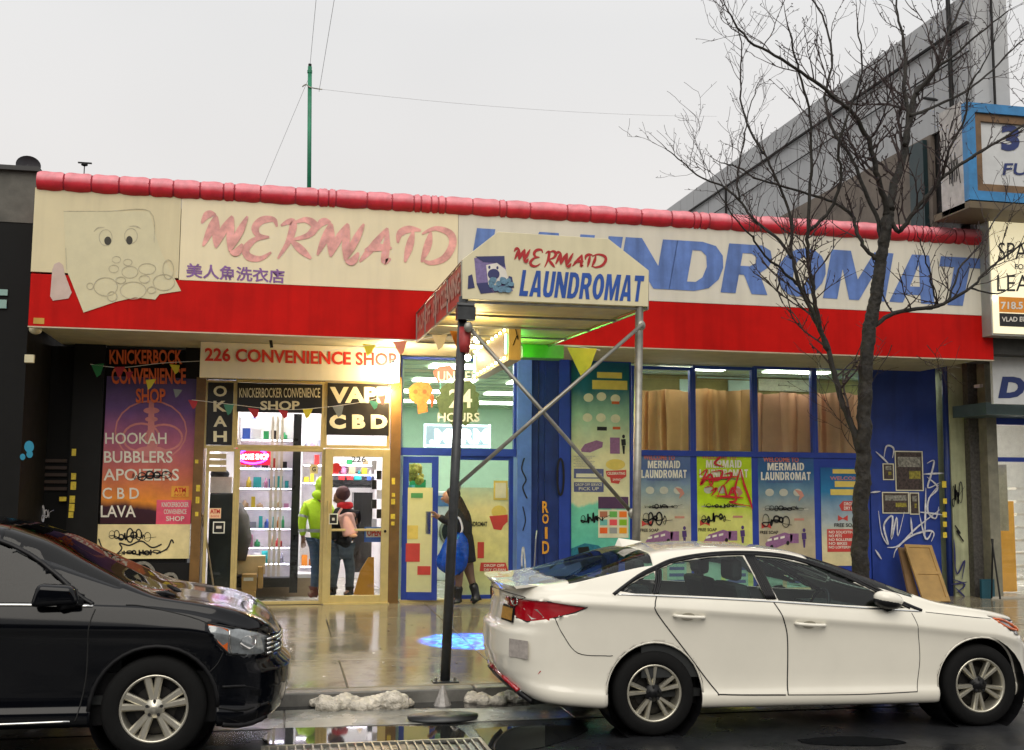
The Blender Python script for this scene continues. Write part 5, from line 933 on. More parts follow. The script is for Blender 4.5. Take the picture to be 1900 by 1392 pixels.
m_coat = mat('black_coat_cloth', (.014, .013, .016), .75, var=.5, scale=12, bump=.8, bscale=16); m_boot = mat('black_rubber_boot', (.012, .012, .014), .3); m_bootr = mat('red_brown_boot', (.16, .035, .025), .6); m_hair = mat('dark_brown_hair', (.025, .014, .01), .5, var=.4, scale=40); m_bean = mat('maroon_beanie', (.09, .03, .035), .8)
Y = YS+.45; W = lambda x, y, dy=0: tuple(P(x, y, Y+dy))
J = dict(pelvis=W(594, 1005), waist=W(592, 985), hem=W(592, 1004), chest=W(588, 950), collar=W(594, 925, .02), neck=W(595, 920), head=W(600, 908, .02), crown=W(602, 892, .02), ls=W(568, 938, -.05), le=W(560, 968, -.08), lw=W(562, 996, -.1), rs=W(610, 940, .12), re=W(622, 968, .18), rw=W(632, 985, .15),
         lh=W(584, 1010, -.04), lk=W(586, 1055, -.04), la=W(583, 1096, -.03), lt=W(573, 1104, -.12), rh=W(604, 1010, .06), rk=W(606, 1055, .08), ra=W(608, 1096, .1), rt=W(616, 1104, .05), face=(.5, .8, -.1), hr=(.19, .15), bh=.18)
pa = person('person in a neon yellow hooded jacket and blue jeans standing in the shop', J, (m_hi, m_jean, m_bootr, m_hi, m_skin2), hands=True)
m_ref = mat('silver_reflective', (.6, .62, .6), .3, metal=.5)
def band(a, b_, r_): return tube([a, b_], r_, 14, False)
c0 = Vector(J['waist'])+Vector((0, 0, .03)); mk('reflective_band', merge(band(Vector(J['le']).lerp(Vector(J['ls']), .25), Vector(J['le']).lerp(Vector(J['ls']), .4), .077), band(Vector(J['lw']).lerp(Vector(J['le']), .3), Vector(J['lw']).lerp(Vector(J['le']), .5), .068)), m_ref, pa, True)
mk('reflective_band', lathe([(.185, 0), (.187, .05)], c0-Vector((0, 0, .05)), 'z', 20), m_ref, pa, True)
mk('hood', merge(ball(P(601, 901, Y-.0), .135, 10, (1, 1, 1.15)), ball(P(597, 918, Y-.02), .13, 8, (1.15, .95, .7))), m_hi, pa, True)
Y = YS+.25
J = dict(pelvis=W(632, 1018), waist=W(636, 995), hem=W(634, 1022), chest=W(644, 962), collar=W(636, 940), neck=W(634, 938), head=W(632, 928), crown=W(634, 912), ls=W(626, 952, -.06), le=W(616, 982, -.1), lw=W(622, 1004, -.2), rs=W(656, 955, .14), re=W(662, 985, .2), rw=W(648, 1003, .2),
         lh=W(622, 1022, -.05), lk=W(620, 1060, -.1), la=W(616, 1094, 0), lt=W(608, 1103, -.1), rh=W(644, 1022, .06), rk=W(650, 1058, .05), ra=W(648, 1094, .12), rt=W(640, 1103, .02), face=(-.7, .5, -.3), hr=(.19, .15), bh=.15)
pb = person('person in a dark coat and beanie with a red scarf behind the shop door', J, (m_coat, m_jean2, m_boot, m_bean, m_skin2), hands=False)
mk('scarf', lathe([(.10, -.03), (.125, .0), (.12, .05), (.09, .07)], P(640, 940, Y), 'z', 16), mat('red_scarf', (.6, .01, .02), .8), pb, True)
bpk = thing('backpack', 'pale pink backpack worn by the person behind the shop door', 'backpack', P(650, 1005, Y-.15))
mpk = mat('pink_nylon', (.75, .42, .36), .6, var=.1, scale=9); mpk2 = mat('tan_nylon', (.55, .32, .2), .6)
skin('bag', {'a': W(640, 952, -.2), 'b': W(646, 974, -.24), 'c': W(651, 994, -.24)}, [('a', 'b'), ('b', 'c')], dict(a=(.09, .09), b=(.15, .13), c=(.14, .13)), mpk, bpk, 'b'); skin('pocket', {'b': W(655, 990, -.36), 'c': W(656, 998, -.35)}, [('b', 'c')], dict(b=(.09, .05), c=(.09, .05)), mpk2, bpk, 'b')
mk('strap', tube(smooth_path([W(634, 944, -.12), W(628, 955, -.2), W(634, 975, -.24)]), .018, 6), mpk, bpk, True)
# woman with the blue bag, stepping in at the blue door
Y = 16.25
J = dict(pelvis=W(858, 1028), waist=W(858, 1000), hem=W(862, 1040), chest=W(853, 962), collar=W(842, 938), neck=W(840, 938), head=W(835, 928), crown=W(838, 913), ls=W(838, 950, -.12), le=W(828, 968, -.2), lw=W(814, 958, -.22), rs=W(864, 952, .14), re=W(846, 975, .2), rw=W(816, 962, .1),
         lh=W(850, 1040, -.08), lk=W(852, 1078, -.1), la=W(848, 1108, -.05), lt=W(836, 1116, -.08), rh=W(866, 1040, .08), rk=W(874, 1074, .05), ra=W(884, 1104, .0), rt=W(874, 1119, -.02), face=(-1, .1, -.12), hr=(.2, .17), bh=.8, ls_=.72)
pw = person('woman in a long black coat and rubber boots stepping through the blue door', J, (m_coat, mat('bare_calf_tights', (.20, .12, .09), .6), m_boot, m_hair, m_skin), hands=True)
skin('coat_skirt', {'a': W(858, 985), 'b': W(862, 1020), 'c': W(864, 1044)}, [('a', 'b'), ('b', 'c')], dict(a=(.17, .15), b=(.2, .17), c=(.21, .18)), m_coat, pw, 'b')
m_furh = mat('brown_hair_mass', (.035, .018, .010), .7, var=.8, scale=30, bump=1.0, bscale=45)
skin('long_hair', {'a': W(842, 922, .03), 'b': W(850, 940, .02), 'c': W(859, 958, 0), 'd': W(862, 978, -.05)}, [('a', 'b'), ('b', 'c'), ('c', 'd')], dict(a=.09, b=.12, c=(.13, .12), d=(.09, .08)), m_furh, pw, 'b')
bagt = thing('shopping_bag', 'large shiny blue carrier bag on the arm of the woman', 'bag', P(842, 1066, Y-.3))
mbag = mat('blue_plastic_bag', (.003, .06, .40), .18, var=.35, scale=14, bump=1.0, bscale=11)
V, Fc = [], []; cxs_ = [(846, 990, .12), (846, 1000, .20), (843, 1020, .25), (839, 1042, .29), (838, 1056, .25), (842, 1065, .12)]
n = 22; r = random.Random(5)
for (x, y, rad_) in cxs_:
    c = P(x, y, Y-.28); rad_ *= .86
    for k in range(n): a = 6.2832*k/n; q = rad_*(1+.10*math.sin(5*a+y)+.05*r.uniform(-1, 1)); V.append((c.x+q*math.cos(a), c.y+q*.55*math.sin(a), c.z+.02*math.sin(3*a+y)))
for i in range(len(cxs_)-1):
    for k in range(n): k2 = (k+1) % n; Fc.append((i*n+k, (i+1)*n+k, (i+1)*n+k2, i*n+k2))
Fc.append(tuple((len(cxs_)-1)*n+k for k in range(n)))
bo = mk('bag', (V, Fc), mbag, bagt, True); ms_ = bo.modifiers.new('s', 'SUBSURF'); ms_.levels = ms_.render_levels = 1
mk('bag_handle', tube(smooth_path([P(836, 995, Y-.3), P(838, 975, Y-.26), P(850, 960, Y-.2), P(858, 980, Y-.28), P(852, 996, Y-.3)]), .016, 6), mat('bag_strap', (.5, .5, .6), .4), bagt, True)
# ================================================================== green pole, wires
gp_ = thing('green_pole', 'slender green pole standing behind the awning against the sky', 'pole', P(573, 360, 19.5))
a, b = P(573, 420, 19.5), P(575, 124, 19.5); m_gp = mat('pole_green_paint', (.015, .20, .10), .5, var=.3, scale=5)
mk('pole', tube([a, b], .038, 12), m_gp, gp_, True); mk('cap', tube([b, b+Vector((0, 0, .05))], .03, 10), m_blackt, gp_); mk('collar', tube([b-Vector((0, 0, .12)), b-Vector((0, 0, .07))], .046, 12), m_gp, gp_); 
mk('crossarm', tube(smooth_path([P(561, 161, 19.5), P(568, 157, 19.5), P(575, 162, 19.45), P(590, 165, 19.5), P(598, 166, 19.5)]), .012, 6), m_steel, gp_)
m_wire = mat('thin_wire', (.42, .42, .43), .6, var=0)
def sag(a, b, s, n=14): return [a.lerp(b, k/n)-Vector((0, 0, s*4*(k/n)*(1-k/n))) for k in range(n+1)]
mk('overhead_wire', tube(sag(b, P(592, -60, 15), 0), .0045, 4), m_wire, None, label='thin wire rising steeply from the top of the green pole', cat='wire')
mk('overhead_wire', tube(sag(P(592, 170, 19.5), P(630, -60, 15), 0), .0045, 4), m_wire, None, label='second thin wire rising to the right of the green pole', cat='wire')
mk('overhead_wire', tube(sag(P(575, 140, 19.5), P(489, 345, 22), 0), .0035, 4), m_wire, None, label='thin wire slanting down left from the green pole to the roof', cat='wire')
mk('overhead_wire', tube(sag(P(598, 166, 19.5), P(1330, 216, 24), .12), .003, 4), m_wire, None, label='long thin wire running right from the green pole towards the tree', cat='wire')
# ================================================================== the bare street tree
YT = 11.0
TR = thing('street_tree', 'bare dark street tree with a tangle of twigs on the right pavement', 'tree', (P(1596, 1100, YT).x, YT, .15))
m_bark = mat('dark_wet_bark', (.015, .012, .008), .75, var=.7, scale=14, bump=.8, bscale=22); m_twig = mat('twig_bark', (.028, .015, .014), .7, var=.4, scale=9)
base = P(1596, 1060, YT); rt0 = Vector((base.x+.01, YT, .14))
S_ = 2037/11.8   # pixels per metre near the trunk
r = random.Random(12)
def limb(pts, w0, w1, dy=0.0, dy1=0.0, n=10, jit=.006):
    q = smooth_path(pts, 5); L = len(q); out = []
    for i, (x, y) in enumerate(q):
        p = P(x, y, YT+dy+(dy1-dy)*i/(L-1)); out.append(p+Vector((r.uniform(-1, 1), r.uniform(-1, 1), 0))*jit)
    return out, [(w0+(w1-w0)*i/(L-1))/2/S_*(1+r.uniform(-.05, .07)) for i in range(L)]
tp, tr2 = limb([(1596, 1060), (1598, 980), (1601, 900), (1602, 830), (1604, 760), (1606, 690), (1614, 610), (1625, 560), (1634, 500), (1640, 450), (1650, 390)], 31, 20, jit=.016)
tko = mk('trunk', tube([rt0, rt0.lerp(tp[0], .5)]+tp, [.12, .10]+tr2, 18), m_bark, TR, True); tsb = tko.modifiers.new('s', 'SUBSURF'); tsb.levels = tsb.render_levels = 2; ttx = bpy.data.textures.new('bark_lumps', 'CLOUDS'); ttx.noise_scale = .05; tdm = tko.modifiers.new('d', 'DISPLACE'); tdm.texture = ttx; tdm.strength = .03
LB = [([(1596, 840), (1580, 790), (1562, 745), (1548, 690), (1535, 645), (1508, 580), (1484, 530), (1470, 470), (1466, 400), (1440, 330), (1416, 280)], 17, 5, 0, .5),
      ([(1535, 650), (1520, 600), (1510, 545), (1500, 480), (1498, 420), (1502, 350), (1506, 290), (1500, 200), (1480, 120), (1462, 50)], 12, 4, 0, -.4),
      ([(1625, 480), (1605, 460), (1590, 430), (1580, 400), (1545, 375), (1500, 360), (1450, 345), (1400, 330), (1372, 312), (1340, 302)], 10, 3, 0, .6),
      ([(1645, 400), (1640, 365), (1625, 320), (1615, 270), (1590, 220), (1560, 190), (1510, 150), (1450, 110), (1390, 75), (1350, 20)], 16, 4, 0, -.5),
      ([(1650, 390), (1660, 340), (1677, 290), (1682, 250), (1690, 210), (1700, 170), (1722, 150), (1745, 110), (1760, 60), (1790, 0)], 22, 5, 0, .5),
      ([(1680, 270), (1684, 220), (1678, 160), (1680, 100), (1668, 40), (1660, -20)], 13, 4, 0, .2),
      ([(1650, 400), (1668, 430), (1690, 400), (1720, 365), (1750, 330), (1790, 300), (1830, 275), (1880, 245), (1930, 210)], 12, 5, 0, -.6),
      ([(1618, 610), (1650, 585), (1690, 575), (1740, 568), (1765, 556), (1800, 535), (1830, 505), (1860, 480), (1900, 450)], 11, 4, 0, -.3),
      ([(1640, 460), (1625, 400), (1600, 340), (1578, 290), (1545, 240), (1530, 180), (1545, 110), (1530, 40), (1500, -10)], 11, 4, 0, .8),
      ([(1700, 175), (1735, 130), (1775, 100), (1820, 60), (1870, 20)], 9, 3, 0, -.4),
      ([(1690, 215), (1730, 200), (1790, 170), (1830, 140), (1880, 90), (1920, 60)], 8, 3, 0, .6),
      ([(1470, 480), (1440, 440), (1400, 410), (1370, 370), (1340, 345), (1300, 330), (1265, 300), (1235, 275)], 8, 2.5, .1, .5),
      ([(1416, 285), (1385, 230), (1372, 150), (1376, 80), (1352, 20)], 6, 2, .5, .7),
      ([(1480, 530), (1450, 500), (1420, 475), (1395, 440), (1360, 400), (1330, 350)], 7, 2.5, .1, -.4),
      ([(1500, 430), (1540, 390), (1560, 330), (1555, 270), (1580, 200), (1600, 120), (1590, 40)], 9, 3, -.1, -.6),
      ([(1372, 370), (1368, 320), (1380, 260), (1390, 200), (1410, 150)], 5, 2, .4, .2),
      ([(1740, 568), (1725, 510), (1712, 460), (1700, 430)], 5, 2, -.2, -.5), ([(1800, 535), (1850, 545), (1880, 530)], 5, 2, -.2, 0),
      ([(1750, 330), (1760, 280), (1790, 220), (1800, 160), (1830, 110), (1850, 60)], 7, 2, -.3, -.6), ([(1760, 560), (1780, 500), (1820, 450), (1850, 400), (1890, 370)], 6, 2, -.2, .2)]
twigs = []
def twig(p, d, L, rad, dep):
    n = max(3, int(L/.07)); path = [p]; q = p; dd = d.normalized()
    for i in range(n):
        dd = (dd+Vector((r.uniform(-1, 1), r.uniform(-1, 1), r.uniform(-.7, 1)))*.26+Vector((0, 0, .03))).normalized(); q = q+dd*(L/n); path.append(q)
        if dep > 0 and i and r.random() < (.7 if dep > 1 else .5):
            s = Vector((r.uniform(-1, 1), r.uniform(-.8, .8), r.uniform(-.5, 1))); twig(q, (dd*.8+s*.9), L*r.uniform(.35, .65), rad*.62, dep-1)
        elif r.random() < .35: twigs.append(tube([q, q+Vector((r.uniform(-1, 1), r.uniform(-1, 1), r.uniform(-.3, 1))).normalized()*.03], [rad*.9, rad*.9+.0015], 3))   # buds and spurs
    twigs.append(tube(path, [max(.0022, rad*(1-.6*i/n)) for i in range(n+1)], 4, False))
for k, (pts, w0, w1, d0, d1) in enumerate(LB):
    lp, lr = limb(pts, w0*.82, w1*.8, d0*.3, d1, jit=.012)
    mk('branch', tube(lp, lr, 8), m_bark, TR, True)
    for i in range(6, len(lp), 2):
        if r.random() < .86:
            t_ = (lp[i]-lp[i-1]).normalized(); s = Vector((r.uniform(-1, 1), r.uniform(-1, 1), r.uniform(-.2, 1))).normalized()
            twig(lp[i], t_*.6+s, r.uniform(.28, .8)*(1 if w0 > 6 else .75), max(.0035, lr[i]*.45), 2 if r.random() < .5 else 1)
    twig(lp[-1], lp[-1]-lp[-3], .24, lr[-1]*.8, 1)
for x, y, dx, dz in ((1700, 660, 1, -.4), (1655, 640, -.3, -1), (1720, 640, .8, -1.2), (1580, 800, -.8, .8), (1590, 840, -.5, .9), (1600, 700, .5, 1), (1560, 720, -1, .5)): twig(P(x, y, YT), Vector((dx, .3, dz)), .6, .005, 2)
mk('twigs', merge(*twigs), m_twig, TR, kind='stuff')
# ================================================================== snow, grate, small street things
m_snow = mat('dirty_snow', (.62, .57, .48), .4, var=.45, scale=11, bump=.9, bscale=60, spec=.5)
def snow(px0, px1, py, seed, lab, hpx=28):
    r = random.Random(seed); gs = []; x = px0; c0 = G(px0, py, .0); Y0 = 9.98
    while x < px1:
        rad = r.uniform(.05, .10)*(hpx/28); p = P(x, py, Y0); gs.append(ball((p.x, Y0+r.uniform(-.07, .08), rad*.25+r.uniform(0, .035)*hpx/28), rad, 7, (r.uniform(.9, 1.6), 1.2, r.uniform(.45, .95)))); x += rad*170*.62
    o = mk('snow_heap', merge(*gs), m_snow, None, True, label=lab, cat='snow')
    rm = o.modifiers.new('r', 'REMESH'); rm.mode = 'VOXEL'; rm.voxel_size = .010; rm.use_smooth_shade = True
    tx = bpy.data.textures.new('snow_lumps', 'CLOUDS'); tx.noise_scale = .045; dm = o.modifiers.new('d', 'DISPLACE'); dm.texture = tx; dm.strength = .035; dm.mid_level = .5; tx2 = bpy.data.textures.new('snow_melt', 'CLOUDS'); tx2.noise_scale = .16; d2 = o.modifiers.new('d2', 'DISPLACE'); d2.texture = tx2; d2.strength = .09; d2.mid_level = .55; return o
snow(585, 752, 1300, 1, 'long lumpy heap of dirty snow along the kerb beside the dark car'); snow(878, 975, 1300, 2, 'small heap of dirty snow behind the white car', 22)
snow(600, 640, 1296, 5, 'little snow lump at the left end of the long heap', 20)
ice = mk('ice_chunk', merge(lathe([(.001, .0), (.085, 0), (.05, .08), (.018, .17), (.001, .18)], (P(821, 1300, 9.93).x, 9.93, 0), 'z', 9)), mat('clear_grey_ice', (.35, .33, .31), .2, var=.3, scale=20), None, label='pointed grey chunk of ice standing in the gutter', cat='ice')
lid = thing('utility_cover', 'shallow round metal cover lying in the gutter water', 'cover', G(822, 1334, .012)); c = G(822, 1334, .012)
mk('plate', ([(c.x+.30*math.cos(a)*1.0, c.y+.16*math.sin(a), .014+(.012 if math.sin(a) < 0 else .03)) for a in [6.2832*k/28 for k in range(28)]]+[(c.x+.30*math.cos(a)*.95, c.y+.15*math.sin(a), .008) for a in [6.2832*k/28 for k in range(28)]], [tuple(range(28))]+[(k, k+28, (k+1) % 28+28, (k+1) % 28) for k in range(28)]), m_steeld, lid, True)
gr = thing('drain_grate', 'long steel drainage grate set in the road by the kerb', 'grate', G(690, 1370, .01))
ga, gb_ = G(500, 1380, .012), G(880, 1380, .012); yg0, yg1 = 7.75, G(690, 1380, .012).y
mk('frame', merge(box(ga.x-.03, gb_.x+.05, yg1, yg1+.03, .0, .022), box(ga.x-.06, ga.x-.03, yg0, yg1+.03, 0, .022), box(gb_.x+.05, gb_.x+.08, yg0, yg1+.03, 0, .022), box(ga.x-.03, gb_.x+.05, yg0+.3, yg0+.315, .0, .017)), m_steel, gr)
mk('pit', ([(ga.x-.03, yg0, .0045), (gb_.x+.05, yg0, .0045), (gb_.x+.05, yg1, .0045), (ga.x-.03, yg1, .0045)], [(0, 1, 2, 3)]), m_bk, gr)
nb = 24
for k in range(nb+1):
    x = ga.x+(gb_.x-ga.x)*k/nb; mk('bar', box(x-.006, x+.006, yg0, yg1, .005, .019), m_steel, gr)
# blue light projector on the canopy, throwing a disc on the pavement
pc = thing('light_projector', 'small black spotlight under the canopy throwing blue light on the pavement', 'spotlight', P(900, 600, 13.6))
src = Vector((2.1, 12.9, 3.65)); cen = Vector(G(880, 1191, .16)); mk('housing', tube([src+Vector((0, 0, .12)), src+Vector((0, 0, .0))], .05, 12), m_blackt, pc, True)
sp = bpy.data.lights.new('spot', 'SPOT'); sp.energy = 15000; sp.color = (.03, .28, 1); sp.spot_blend = .35; sp.shadow_soft_size = .01
d = cen-src; sp.spot_size = 2*math.atan(.70/d.length); so2 = bpy.data.objects.new('spot', sp); C.objects.link(so2); so2.parent = pc; so2.location = src-WL[pc.name]; so2.rotation_euler = (-d).to_track_quat('Z', 'Y').to_euler()
sp.use_nodes = True; nn = sp.node_tree; em = [q for q in nn.nodes if q.type == 'EMISSION'][0]; tcc = nn.nodes.new('ShaderNodeTexCoord'); nz = nn.nodes.new('ShaderNodeTexNoise'); nz.inputs['Scale'].default_value = 38; nz.inputs['Detail'].default_value = 4; nn.links.new(tcc.outputs['Normal'], nz.inputs['Vector'])
rp2 = nn.nodes.new('ShaderNodeValToRGB'); nn.links.new(nz.outputs['Fac'], rp2.inputs[0]); ee = rp2.color_ramp.elements; ee[0].position = .44; ee[0].color = (.03, .16, 1, 1); ee[1].position = .60; ee[1].color = (1.2, 1.5, 1.6, 1); nn.links.new(rp2.outputs[0], em.inputs[0])
# litter on the pavement
for k in range(14):
    rr_ = random.Random(k); x, y = rr_.uniform(-1, 3.5), rr_.uniform(10.3, 13.5); z = sw(y)
    mk('litter', ([(x, y, z+.003), (x+.03*rr_.random()+.015, y+.01, z+.012), (x+.03, y+.03, z+.006), (x-.005, y+.02, z+.01)], [(0, 1, 2, 3)]), m_wh if k % 2 else m_blackt, None, label='tiny scrap of litter lying on the wet pavement', cat='litter', group='scraps on the pavement')

m_gum = mat('gum_spot', (.05, .045, .04), .5)
gsp = []
for k in range(90):
    rr_ = random.Random(500+k); x, y, q = rr_.uniform(-2.6, 3.2), rr_.uniform(10.35, 16.6), rr_.uniform(.008, .022)
    gsp.append(([(x+q*math.cos(t)*rr_.uniform(.8, 1.2), y+q*math.sin(t), sw(y)+.004) for t in [6.2832*i/8 for i in range(8)]], [tuple(range(8))]))
mk('gum_spots', merge(*gsp), m_gum, None, label='dark old chewing-gum spots scattered over the wet pavement', cat='gum spots', kind='stuff')
rr_ = random.Random(9); cr_pts = [(-.92+.03*rr_.uniform(-1, 1)+.0*k, 16.6-.32*k) for k in range(20)]
V = []
for (x, y) in cr_pts: w_ = rr_.uniform(.006, .022); V += [(x-w_, y, sw(y)+.0035), (x+w_, y, sw(y)+.0035)]
mk('pavement_crack', (V, [(2*i, 2*i+1, 2*i+3, 2*i+2) for i in range(19)]), m_joint, swk)
# ================================================================== cars
def interp(tab, x): return float(np.interp(x, [a for a, b in tab], [b for a, b in tab]))
def sm(tab, x, w=.06):
    return sum(interp(tab, x+d*w)*k for d, k in ((-1, .2), (-.5, .2), (0, .2), (.5, .2), (1, .2)))
def chaikin(p, k):
    for _ in range(k):
        q = [p[0]]
        for a, b in zip(p[:-1], p[1:]): q += [tuple(.75*a[i]+.25*b[i] for i in range(2)), tuple(.25*a[i]+.75*b[i] for i in range(2))]
        q.append(p[-1]); p = q
    return p
def inside(pt, poly):
    x, z = pt; c = False; j = len(poly)-1
    for i in range(len(poly)):
        xi, zi = poly[i]; xj, zj = poly[j]
        if (zi > z) != (zj > z) and x < (xj-xi)*(z-zi)/(zj-zi+1e-12)+xi: c = not c
        j = i
    return c
def nearest(pt, poly):
    best = (9, pt)
    for i in range(len(poly)):
        a, b = poly[i], poly[(i+1) % len(poly)]; dx, dz = b[0]-a[0], b[1]-a[1]; L = dx*dx+dz*dz
        t = 0 if L == 0 else max(0, min(1, ((pt[0]-a[0])*dx+(pt[1]-a[1])*dz)/L)); q = (a[0]+dx*t, a[1]+dz*t); d = math.hypot(pt[0]-q[0], pt[1]-q[1])
        if d < best[0]: best = (d, q)
    return best
def build_car(S, label, cat):
    o0 = S['origin']; yaw = S['yaw']; ct, st = math.cos(yaw), math.sin(yaw); HW = S['hw']
    T = thing(S['name'], label, cat, (o0[0]+ct*1.3-st*HW, o0[1]+st*1.3+ct*HW, 0))
    def w3(p): return Vector((o0[0]+ct*p[0]-st*p[1], o0[1]+st*p[0]+ct*p[1], p[2]))    # local: x along, y from the near side (0) to the far side
    x0, x1 = S['x0'], S['x1']
    def yf(x):
        a = max(0, x-x0)/S['dr']; b = max(0, x1-x)/S['df']; f = 1.0
        if a < 1: f *= (1-(1-a)**S['pr'])**(1/S['pr'])
        if b < 1: f *= (1-(1-b)**S['pf'])**(1/S['pf'])
        return f
    def sec(x):
        zt, zb, zs, zc = sm(S['top'], x), sm(S['belt'], x), sm(S['sill'], x), sm(S['crease'], x)
        zb = min(zb, zt-.012); zc = min(zc, zb-.03); h = zt-zb; inn = S['lean']*min(1, h/.40); g = HW-.055-inn; sh = S.get('round', .1)*h
        lo = [(HW-.10, zs), (HW-.03, zs+.02), (HW-.008, zs+.10), (HW-.042, zs+.17), (HW-.034, (zs+zc)/2+.05), (HW-.024, zc-.07), (HW-.002, zc-.012), (HW-.002, zc+.012)]
        upp = [(HW-.035, zb-.012), (HW-.055, zb+.004), (HW-.058-inn*.4, zb+h*.42), (g+.01, zb+h*.80), (g-.05, zb+h*.93), (g*.62, zt-.012*min(1, h/.1)), (0, zt)]
        return lo, upp, zb
    SUBN = []
    def fullsec(x):
        lo, upp, zb = sec(x); p = chaikin(lo+upp, 2)
        if not SUBN: return p
        q = []
        for (a_, b_), k_ in zip(zip(p[:-1], p[1:]), SUBN): q += [(a_[0]+(b_[0]-a_[0])*t/k_, a_[1]+(b_[1]-a_[1])*t/k_) for t in range(k_)]
        return q+[p[-1]]
    r0 = fullsec(.6); kk = [max(1, int(math.hypot(b_[0]-a_[0], b_[1]-a_[1])/.021+.5)) for a_, b_ in zip(r0[:-1], r0[1:])]
    JM = sum(kk[:44]); SUBN += kk; NJ = len(fullsec(0))
    def rearz(z): return interp(S['tail'], z)
    def frontz(z): return interp(S['nose'], z)
    xs = []; n = int((x1-x0)/.024)
    for i in range(n+1): xs.append(x0+(x1-x0)*i/n)
    extra = [.001, .004, .009, .016]
    xs = sorted(set([x0, x1]+[x0+e_ for e_ in extra]+[x1-e_ for e_ in extra]+xs[1:-1]))
    GRD = []
    for x in xs:
        f = max(.0, yf(x)); p = fullsec(min(max(x, x0+.0), x1)); row = []
        for (y, z) in p:
            wr = max(0, 1-(x-x0)/.5)**2; wf = max(0, 1-(x1-x)/.5)**2
            row.append([x+rearz(z)*wr-frontz(z)*wf, y*f, z])
        GRD.append(row)
    # indices: y is the half width measured from the centre line
    def surf_y(x, z):
        i = min(range(len(xs)), key=lambda k: abs(GRD[k][NJ//3][0]-x)); row = GRD[i]; best = row[0]
        for a, b in zip(row[:-1], row[1:]):
            if (a[2]-z)*(b[2]-z) <= 0 and a[2] != b[2]:
                t = (z-a[2])/(b[2]-a[2]); return a[1]+(b[1]-a[1])*t
        return min(row, key=lambda q: abs(q[2]-z))[1]
    def on(x, z, off=0, far=False):
        y = surf_y(x, z)+off; return w3((x, HW-y if not far else HW+y, z))
    polys = S['regions']       # name -> polygon in side view
    BBX = {nm+str(pl[0]): (min(q[0] for q in pl), max(q[0] for q in pl), min(q[1] for q in pl), max(q[1] for q in pl)) for nm, pl in polys}
    for i, row in enumerate(GRD):
        for j, v in enumerate(row):
            if v[1] < .52*HW and abs(v[0]-x0) > .35: continue
            for nm, pl in polys:
                bb_ = BBX[nm+str(pl[0])]
                if not (bb_[0]-.02 < v[0] < bb_[1]+.02 and bb_[2]-.02 < v[2] < bb_[3]+.02): continue
                d, q = nearest((v[0], v[2]), pl)
                if d < .0155: v[0], v[2] = q; break
    def reg(c):
        for nm, pl in polys:
            if inside((c[0], c[2]), pl): return nm
        return 'body'
    faces = {}
    for i in range(len(GRD)-1):
        for j in range(NJ-1):
            q = [(i, j), (i+1, j), (i+1, j+1), (i, j+1)]; c = [sum(GRD[a][b][k] for a, b in q)/4 for k in range(3)]
            nm = 'body'
            if c[1] > .5*HW or (c[0] < x0+.4) or (c[0] > x1-.4): nm = reg(c)
            if nm == 'body':
                for gname, (ga, gb_) in S['screens'].items():
                    yy = c[1]/HW; xa, xb_ = ga(yy), gb_(yy)
                    if xa < c[0] < xb_ and j >= JM and c[2] > S['scrz']: nm = gname
            if nm == 'skip': continue
            faces.setdefault(nm, []).append(q)
    for nm, fs in faces.items():
        mname, off, m_ = S['parts'][nm]
        for side in ((1, -1) if nm in S['split'] else (0,)):
            V, Fc, idx = [], [], {}
            for s in ((side,) if side else (1, -1)):
                for q in fs:
                    ids = []
                    for a, b in q:
                        k = (a, b, s)
                        if k not in idx:
                            x, y, z = GRD[a][b]; y2 = max(0, y-off); idx[k] = len(V); V.append(w3((x, HW-s*y2, z)))
                        ids.append(idx[k])
                    Fc.append(ids if s > 0 else ids[::-1])
            o = mk(mname, (V, Fc), m_, T, True)
            bmn = bmesh.new(); bmn.from_mesh(o.data); bmesh.ops.remove_doubles(bmn, verts=bmn.verts, dist=.0004); bmesh.ops.recalc_face_normals(bmn, faces=bmn.faces); bmn.to_mesh(o.data); bmn.free()
            if nm == 'body':
                so_ = o.modifiers.new('thickness', 'SOLIDIFY'); so_.thickness = .01; so_.offset = -1
    # lines lying on the side surface
    def line(pts, rad, m_, nm, off=.0, both=True, smth=True, closed=False):
        pts = smooth_path(pts, 6) if smth else pts
        if closed: pts = pts+[pts[0]]
        mk(nm, tube([on(x, z, off) for x, z in pts], rad, 5), m_, T, True)
        if both: mk(nm, tube([on(x, z, off, True) for x, z in pts], rad, 5), m_, T, True)
    T2 = dict(T=T, w3=w3, on=on, line=line, HW=HW, surf_y=surf_y); return T2
